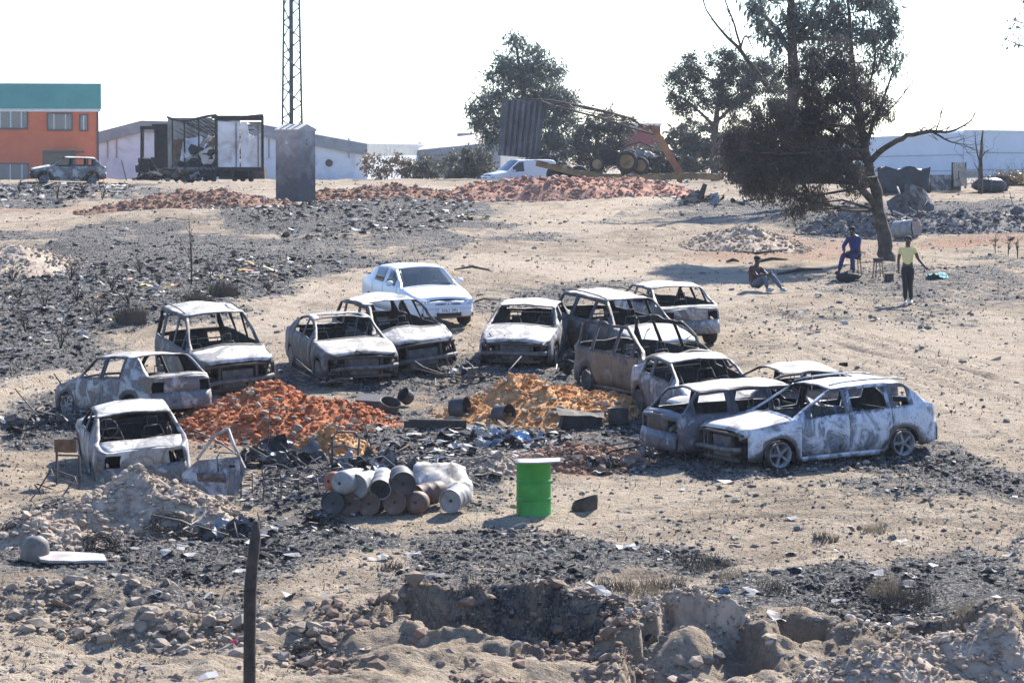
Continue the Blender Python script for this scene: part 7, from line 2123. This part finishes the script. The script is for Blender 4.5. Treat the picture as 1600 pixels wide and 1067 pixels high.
for k, (x, y, w, h, yaw, mt) in enumerate([(1478, 298, 40, 22, 5, 'b_white'), (1500, 285, 22, 32, 30, 't_grey'), (1516, 262, 30, 9, -5, 'board'), (1560, 298, 24, 20, 0, 'rustdark')]):
    cs_ = rooted('corrugated_sheet', ['low pale corrugated sheet fence before the pale warehouse', 'upright bent corrugated sheet by the charred snag', 'sloping pale sheet propped above the fence', 'rust-dark corrugated sheet beside the charred snag'][k], 'sheet', (x, 299), yaw=yaw)
    cs_.location.z += max(0, (298 - y)) / scale_at(np.array(cs_.location)) * .6
    m = MB(); n = 14; W_, H_ = w / 30, h / 30
    for q in range(n): m.box((-W_ / 2 + W_ * (q + .5) / n, .03 if q % 2 else 0, H_ / 2), (W_ / n * 1.02, .03, H_), (R(-8), 0, 0))
    m.build('sheet', M[mt], cs_); m = MB(); m.bar((-W_ / 2, .09, -.1), (-W_ / 2, .09, H_), .06); m.build('stake', M['char'], cs_); m = MB(); m.bar((W_ / 2, .09, -.1), (W_ / 2, .09, H_), .06); m.build('stake', M['char'], cs_)
t2 = rooted('black_bundle', 'black wrapped bundle lying by the charred snag', 'bundle', (1545, 300)); m = MB(); m.blob((0, 0, .3), (.8, .5, .36), np.random.default_rng(61), .12, True); m.build('wrap', M['tarp'], t2, True); m = MB(); m.ring((0, 0, .3), .5, .02, (1, .1, 0), 18, 5, .8); m.build('rope', M['scrap'], t2, True)

# by the seated men
fr = rooted('pole_frame', 'thin dark rectangular pole frame lying on the red soil', 'frame', (1195, 392)); g = np.array(fr.location)
cs4 = [ground(*q) for q in ((1158, 395), (1228, 384), (1255, 388), (1182, 398))]
for a, b_ in zip(cs4, cs4[1:] + cs4[:1]): m = MB(); m.tube([a - g + (0, 0, .04), b_ - g + (0, 0, .04)], .035, 5); m.build('pole', M['char'], fr, True)
for k, (x0, y0, x1, y1) in enumerate([(1180, 411, 1230, 407), (1215, 430, 1285, 422), (1135, 411, 1155, 410)]):
    b = rooted('charred_branch', 'charred branch lying on the sand near the seated men', 'branch', (x0, y0), 'charred branches near the seated men'); g = np.array(b.location); e = ground(x1, y1)
    m = MB(); m.tube([(0, 0, .03), (e - g) * .5 + (0, 0, .09), e - g + (0, 0, .03)], [.03, .06, .025], 6); m.build('branch', M['char'], b, True)
for k, (x0, y0, x1, y1) in enumerate([(710, 423, 765, 424), (730, 478, 780, 470)]):
    b = rooted('charred_branch', ['curved charred branch on the sand behind the white saloon', 'charred branch on the ash beside the clean white saloon'][k], 'branch', (x0, y0)); g = np.array(b.location); e = ground(x1, y1)
    m = MB(); m.tube([(0, 0, .03), (e - g) * .5 + (0, .2, .12), e - g + (0, 0, .03)], [.02, .04, .025], 6); m.build('branch', M['char'], b, True)
M['wood'] = ncol('weathered_stool_wood', [(.3, (.12, .085, .055)), (.7, (.22, .165, .11))], 6, .8)
def stool(label, px, h=.46, w=.34, tilt=0):
    s = rooted('stool', label, 'stool', px, yaw=15); s.rotation_euler = (R(tilt), 0, R(15))
    MB().lathe([(0, h - .035), (w / 2, h - .035), (w / 2 + .005, h - .01), (w / 2 - .01, h), (0, h)], 20).build('seat', M['wood'], s, True, 40)
    for k in range(4):
        a = k * math.pi / 2 + .78; m = MB(); m.tube([(w * .52 * math.cos(a), w * .52 * math.sin(a), 0), (w * .36 * math.cos(a), w * .36 * math.sin(a), h - .03)], .017, 6); m.build('leg', M['wood'], s, True)
        a2 = a + math.pi / 2; m = MB(); m.tube([(w * .46 * math.cos(a), w * .46 * math.sin(a), .16), (w * .46 * math.cos(a2), w * .46 * math.sin(a2), .16)], .011, 5); m.build('rung', M['wood'], s, True)
    return s
ST1 = stool('wooden stool under the man in blue', (1337, 431), .52, .36)
ST2 = stool('empty wooden stool between the leaning trunk and the standing man', (1372, 434), .46, .32)
pt = rooted('cooking_pot', 'small grey pot resting on the empty stool', 'pot', (1372, 434)); pt.location.z += .462; MB().lathe([(0, 0), (.13, 0), (.15, .04), (.15, .09), (.16, .095), (.14, .09), (.13, .02), (0, .02)], 20).build('wall', M['k_dark'], pt, True, 40); m = MB(); m.ring((.165, 0, .08), .03, .008, (0, 1, 0), 12, 5); m.build('handle', M['soot'], pt, True)
bxx = rooted('small_box', 'small dark box on the sand by the empty stool', 'box', (1389, 439), yaw=10); m = MB(); m.box((0, 0, .1), (.24, .16, .2), None, .95); m.build('box', M['rustdark'], bxx); m = MB(); m.box((0, 0, .205), (.25, .17, .012)); m.build('lid', M['scrap'], bxx)
bgk = rooted('black_bag', 'black bag on the ground at the feet of the man in blue', 'bag', (1326, 440)); m = MB(); m.blob((0, 0, .12), (.34, .2, .15), np.random.default_rng(71), .14, True); m.build('bag', M['rubber'], bgk, True); m = MB(); m.ring((.05, 0, .22), .1, .012, (0, 1, 0), 16, 5); m.build('strap', M['rubber'], bgk, True)
M['teal_cloth'] = plain('teal_cloth', (.1, .3, .3), .8, var=.3, bump=.4)
cl = rooted('teal_cloth', 'crumpled teal cloth lying near the standing man', 'cloth', (1463, 434)); m = MB(); m.sheet((0, 0, .06), .6, .5, np.random.default_rng(73), (0, 0, .2), .07, 10, 8); m.build('cloth', M['teal_cloth'], cl, True)

# small bright litter that can be told apart
def bit(label, px, size, mat, seed, name='litter_scrap'):
    g = rooted(name, label, 'litter', px); m = MB(); m.sheet((0, 0, size * .25), size * 2, size * 1.4, np.random.default_rng(seed), RNG.uniform(-.5, .5, 3), size * .25, 5, 4); m.build('piece', M[mat], g)
M['red_tin'] = plain('red_tin', (.5, .03, .05), .4); M['purple'] = plain('purple_cloth', (.3, .16, .4), .8)
bit('red and white crushed packet in front of the green drum', (925, 822), .08, 'red_tin', 1); bit('pale plastic scrap beside the red packet', (905, 820), .08, 'paper', 2)
bit('blue scrap beside the crushed black tin', (966, 822), .05, 'plastic_b', 3); bit('purple cloth scrap in the ash strip behind the green drum', (782, 688), .17, 'purple', 4)
bit('white scrap lying on the black rags', (945, 741), .16, 'paper', 5); bit('white sheet scrap at the pit edge with dark debris', (935, 925), .2, 'paper', 6)
bit('blue-white bag scrap on the burnt ground above the pit edge', (1126, 930), .14, 'plastic_b', 7); bit('long white scrap beside the blue-white bag', (1180, 928), .17, 'paper', 8); bit('pale square scrap near the low spoil heap', (1213, 967), .15, 'board', 9)
bit('round white scrap below the blue-white bag', (1142, 944), .07, 'paper', 10); bit('white litter among the tall dry tufts', (1310, 940), .1, 'paper', 11); bit('white flat scrap alone on the burnt ground past the dry tufts', (1548, 895), .14, 'paper', 12)
bit('orange rusty tin on the burnt ground by the charred post', (346, 912), .07, 'plastic_o', 13); bit('green scrap below the scrap bed', (575, 860), .08, 'drum_green', 14); bit('brick-coloured flat stone scrap near the drum', (645, 868), .12, 'board', 15)
bit('white metal sheet lying at the foot of the red clods', (810, 722), .3, 'ash', 16); bit('white rag on the sand by the grey bottle', (250, 935), .1, 'ash', 17)
cn = rooted('crushed_drink_can', 'crushed red and white drink can by the charred post', 'can', (366, 1008)); MB().lathe([(0, -.06), (.033, -.058), (.036, -.045), (.034, .0), (.036, .045), (.03, .058), (0, .055)], 16, (0, 0, .035), (.8, -.5, .25)).build('can', M['red_tin'], cn, True, 40); MB().lathe([(0, .057), (.026, .058), (.026, .06), (0, .06)], 14, (0, 0, .035), (.8, -.5, .25)).build('end', M['chrome'], cn)
# ================================================================== people
M['skin'] = plain('dark_skin', (.055, .03, .02), .5, 0, .4, .08)
M['hair'] = plain('black_hair', (.01, .009, .009), .8)
M['eyewhite'] = plain('eye_white', (.6, .58, .55), .4)
def skin_mesh(joints, edges, sub=2):
    """continuous tapered surface grown over a joint graph; joints: name -> (xyz, radius), first is the root"""
    names = list(joints); idx = {n: i for i, n in enumerate(names)}
    me = bpy.data.meshes.new('tmp')
    me.from_pydata([joints[n][0] for n in names], [(idx[a], idx[b]) for a, b in edges], []); me.update()
    o = bpy.data.objects.new('tmp', me); COL.objects.link(o)
    md = o.modifiers.new('skin', 'SKIN'); md.use_smooth_shade = True
    sk = me.skin_vertices[0].data
    for i, n in enumerate(names):
        r = joints[n][1]; sk[i].radius = r if isinstance(r, tuple) else (r, r); sk[i].use_root = (i == 0)
    s = o.modifiers.new('sub', 'SUBSURF'); s.levels = sub; s.render_levels = sub
    bpy.context.view_layer.update()
    ev = o.evaluated_get(bpy.context.evaluated_depsgraph_get()); em = ev.to_mesh()
    v = np.array([tuple(q.co) for q in em.vertices]); f = [tuple(p.vertices) for p in em.polygons]
    ev.to_mesh_clear(); bpy.data.objects.remove(o); bpy.data.meshes.remove(me)
    return v, f

def person(label, J, loc, yaw, shirt, trousers, shoe, sleeve=.55, long_sleeve=False, curl=.5, name='person'):
    root = empty(name, label, 'person', 'people near the leaning tree'); root.location = loc; root.rotation_euler = (0, 0, R(yaw))
    P = {k: np.array(v, float) for k, v in J.items()}
    hd = P['head']; nk = P['neck']; up = hd - nk; up /= np.linalg.norm(up)
    P['chin'] = nk + up * .06 + (0, -.03, 0); P['crown'] = hd + up * .075
    rad = dict(pelvis=.13, spine=.12, chest=.14, neck=.055, chin=.062, head=.088, crown=.062)
    E = [('pelvis', 'spine'), ('spine', 'chest'), ('chest', 'neck'), ('neck', 'chin'), ('chin', 'head'), ('head', 'crown')]
    for s in 'LR':
        P['hip' + s] = P['pelvis'] + (P['knee' + s] - P['pelvis']) * .16 + np.array([.085 if s == 'R' else -.085, 0, -.03])
        d = P['wrist' + s] - P['elbow' + s]; d /= np.linalg.norm(d); P['palm' + s] = P['wrist' + s] + d * .075
        P['toe' + s] = P['ankle' + s] + np.array(J.get('toed' + s, (0, -.16, -.05)))
        rad.update({'sh' + s: .06, 'elbow' + s: .042, 'wrist' + s: .03, 'palm' + s: (.038, .02), 'hip' + s: .088, 'knee' + s: .06, 'ankle' + s: .04, 'toe' + s: .035})
        E += [('chest', 'sh' + s), ('sh' + s, 'elbow' + s), ('elbow' + s, 'wrist' + s), ('wrist' + s, 'palm' + s), ('pelvis', 'hip' + s), ('hip' + s, 'knee' + s), ('knee' + s, 'ankle' + s), ('ankle' + s, 'toe' + s)]
    P = {k: v for k, v in P.items() if not k.startswith('toed')}
    v, f = skin_mesh({k: (tuple(P[k]), rad[k]) for k in ['pelvis'] + [q for q in P if q != 'pelvis']}, E)
    mb = MB(); mb.add(v, f)
    for s in 'LR':                       # four fingers and a thumb rooted in each palm
        w, p = P['wrist' + s], P['palm' + s]; d = (p - w) / np.linalg.norm(p - w)
        side = np.cross(d, (0, -1, .2)); side /= np.linalg.norm(side); inn = np.cross(side, d) * (1 if s == 'L' else -1)
        for q, (off, ln) in enumerate(((-.027, .07), (-.009, .08), (.009, .075), (.026, .06))):
            a = p - d * .01 + side * off; b = a + d * ln * .55 + inn * ln * .15; c = b + d * ln * .35 + inn * ln * curl
            mb.tube([a, b, c], [.0095, .009, .007], 6)
        a = w + d * .03 + side * .025; mb.tube([a, a + side * .03 + d * .025 + inn * .01, a + side * .035 + d * .055 + inn * .03], [.011, .010, .008], 6)
    mb.build('body', M['skin'], root, True)
    face = np.array([0, -1, 0.0]); face -= up * (face @ up); face /= np.linalg.norm(face); lat = np.cross(face, up)
    m = MB(); m.blob(hd + face * .1 - up * .015, (.016, .02, .026), np.random.default_rng(0), .05, True); m.build('nose', M['skin'], root, True)
    for sg in (-1, 1):
        m = MB(); m.blob(hd + face * .086 + lat * .032 * sg + up * .018, (.012, .008, .008), np.random.default_rng(0), 0, True); m.build('eye', M['eyewhite'], root, True)
        m = MB(); m.blob(hd + lat * .09 * sg - face * .005, (.012, .025, .035), np.random.default_rng(0), .05, True); m.build('ear', M['skin'], root, True)
    m = MB(); m.blob(hd + face * .088 - up * .055, (.026, .008, .009), np.random.default_rng(0), .03, True); m.build('mouth', plain('lip', (.09, .035, .03), .5), root, True)
    m = MB(); V = ICO2_V * np.array([.097, .1, .088]); keep = V[:, 2] > -.02
    V = np.where(keep[:, None], V, V * (.9, .9, 1)); A = np.array(rot_to(up)); m.add(V @ A.T + hd + up * .035 - face * .018, ICO2_F); m.build('hair', M['hair'], root, True)
    # clothes
    g = .022
    C = {'pelvis': (tuple(P['pelvis'] + (P['spine'] - P['pelvis']) * .15), .145), 'spine': (tuple(P['spine']), .14), 'chest': (tuple(P['chest']), .158), 'collar': (tuple(P['chest'] + (P['neck'] - P['chest']) * .62), .085)}
    CE = [('pelvis', 'spine'), ('spine', 'chest'), ('chest', 'collar')]
    for s in 'LR':
        C['sh' + s] = (tuple(P['sh' + s]), .08); CE.append(('chest', 'sh' + s))
        if long_sleeve:
            C['el' + s] = (tuple(P['elbow' + s]), .06); C['wr' + s] = (tuple(P['wrist' + s]), .042); CE += [('sh' + s, 'el' + s), ('el' + s, 'wr' + s)]
        else:
            C['sl' + s] = (tuple(P['sh' + s] + (P['elbow' + s] - P['sh' + s]) * sleeve), .068); CE.append(('sh' + s, 'sl' + s))
    v, f = skin_mesh(C, CE); mesh_obj('shirt', v, f, shirt, root, True)
    C = {'pelvis': (tuple(P['pelvis']), .148)}; CE = []
    C['waist'] = (tuple(P['pelvis'] + (P['spine'] - P['pelvis']) * .35), .138); CE.append(('pelvis', 'waist'))
    for s in 'LR':
        C['hip' + s] = (tuple(P['hip' + s]), .106); C['knee' + s] = (tuple(P['knee' + s]), .078); C['an' + s] = (tuple(P['ankle' + s] + (P['knee' + s] - P['ankle' + s]) * .06), .058)
        CE += [('pelvis', 'hip' + s), ('hip' + s, 'knee' + s), ('knee' + s, 'an' + s)]
    v, f = skin_mesh(C, CE); mesh_obj('trousers', v, f, trousers, root, True)
    for s in 'LR':
        a, t = P['ankle' + s], P['toe' + s]; d = (t - a) * (1, 1, 0)
        v, f = skin_mesh({'a': (tuple(a - d * .25 + (0, 0, -.035)), .048), 'b': (tuple(a + d * .4 + (0, 0, -.04)), .05), 'c': (tuple(a + d * 1.1 + (0, 0, -.055)), (.048, .03))}, [('a', 'b'), ('b', 'c')]); mesh_obj('shoe', v, f, shoe, root, True)
    return root
M['tee'] = plain('yellow_tee_shirt', (.62, .53, .24), .85, 0, .2, .06); M['black_cloth'] = plain('black_trousers', (.016, .016, .018), .85); M['white_shoe'] = plain('white_trainers', (.75, .75, .78), .6)
M['blue_cloth'] = plain('navy_blue_overalls', (.035, .042, .12), .85, 0, .2, .15); M['maroon_cloth'] = plain('dark_maroon_shirt', (.06, .022, .026), .85); M['jeans'] = plain('grey_blue_jeans', (.09, .11, .14), .85); M['pale_cloth'] = plain('pale_work_clothes', (.5, .5, .52), .85); M['dark_shoe'] = plain('dark_shoes', (.03, .028, .028), .7); M['grey_shoe'] = plain('pale_blue_grey_shoes', (.3, .35, .42), .7)
stand = dict(pelvis=(0, 0, .95), spine=(0, 0, 1.13), chest=(.0, 0, 1.33), neck=(.0, -.01, 1.51), head=(0.01, -.03, 1.66), shL=(-.18, 0, 1.43), shR=(.18, 0, 1.42), elbowL=(-.25, .02, 1.15), wristL=(-.235, -.04, .9), elbowR=(.27, -.02, 1.17), wristR=(.44, -.12, .99),
             kneeL=(-.06, -.05, .52), kneeR=(.06, .02, .51), ankleL=(-.06, .03, .085), ankleR=(.1, -.05, .085))
person('man in yellow tee shirt and black trousers standing with one arm out', stand, ground(1418, 474), -12, M['tee'], M['black_cloth'], M['white_shoe'])
seat = dict(pelvis=(0, .02, .6), spine=(0, -.02, .8), chest=(0, -.1, 1.0), neck=(0, -.16, 1.16), head=(0, -.2, 1.29), shL=(-.18, -.1, 1.06), shR=(.18, -.1, 1.06), elbowL=(-.22, -.3, .84), wristL=(-.1, -.44, .7), elbowR=(.24, -.26, .84), wristR=(.1, -.46, .7),
            kneeL=(-.15, -.42, .6), kneeR=(.14, -.4, .58), ankleL=(-.17, -.6, .13), ankleR=(.14, -.32, .085), toedL=(0, -.17, -.02))
person('man in dark blue overalls sitting hunched on a wooden stool', seat, ST1.location, -40, M['blue_cloth'], M['blue_cloth'], M['dark_shoe'], long_sleeve=True)
sit = dict(pelvis=(0, .08, .15), spine=(0, .08, .34), chest=(0, .02, .54), neck=(0, -.02, .71), head=(0, -.05, .84), shL=(-.17, .01, .62), shR=(.17, .01, .62), elbowL=(-.22, -.2, .42), wristL=(-.1, -.42, .46), elbowR=(.22, -.22, .44), wristR=(.08, -.44, .5),
           kneeL=(-.1, -.36, .44), kneeR=(.13, -.42, .46), ankleL=(-.1, -.46, .085), ankleR=(.16, -.74, .085))
person('man in dark maroon shirt sitting on the sand with knees drawn up', sit, ground(1181, 455), 48, M['maroon_cloth'], M['jeans'], M['grey_shoe'])
bend = dict(pelvis=(0, .22, .92), spine=(0, .06, 1.0), chest=(0, -.16, 1.02), neck=(0, -.34, .98), head=(0, -.46, .9), shL=(-.17, -.22, 1.0), shR=(.17, -.22, 1.0), elbowL=(-.18, -.3, .72), wristL=(-.1, -.36, .48), elbowR=(.18, -.3, .72), wristR=(.1, -.38, .5),
            kneeL=(-.12, .16, .5), kneeR=(.12, .1, .5), ankleL=(-.14, .2, .085), ankleR=(.14, .14, .085))
person('man in pale clothes bending down beside the dark tarp', bend, ground(1386, 301), 50, M['pale_cloth'], M['pale_cloth'], M['dark_shoe'], long_sleeve=True)
# ================================================================== thin smoke haze over the lot
hz = MB(); hz.box((0, 180, 12), (520, 520, 40))
ho = hz.build('haze', None); ho.data.materials.clear()
hm = bpy.data.materials.new('thin_haze'); hm.use_nodes = True
hn = hm.node_tree; hn.nodes.remove(hn.nodes['Principled BSDF'])
pv = hn.nodes.new('ShaderNodeVolumePrincipled'); pv.inputs['Color'].default_value = (.82, .89, 1, 1); pv.inputs['Density'].default_value = .00014; pv.inputs['Anisotropy'].default_value = .3
hn.links.new(pv.outputs['Volume'], hn.nodes['Material Output'].inputs['Volume'])
ho.data.materials.append(hm); tag(ho, 'thin pale smoke haze over the whole lot', kind='stuff')
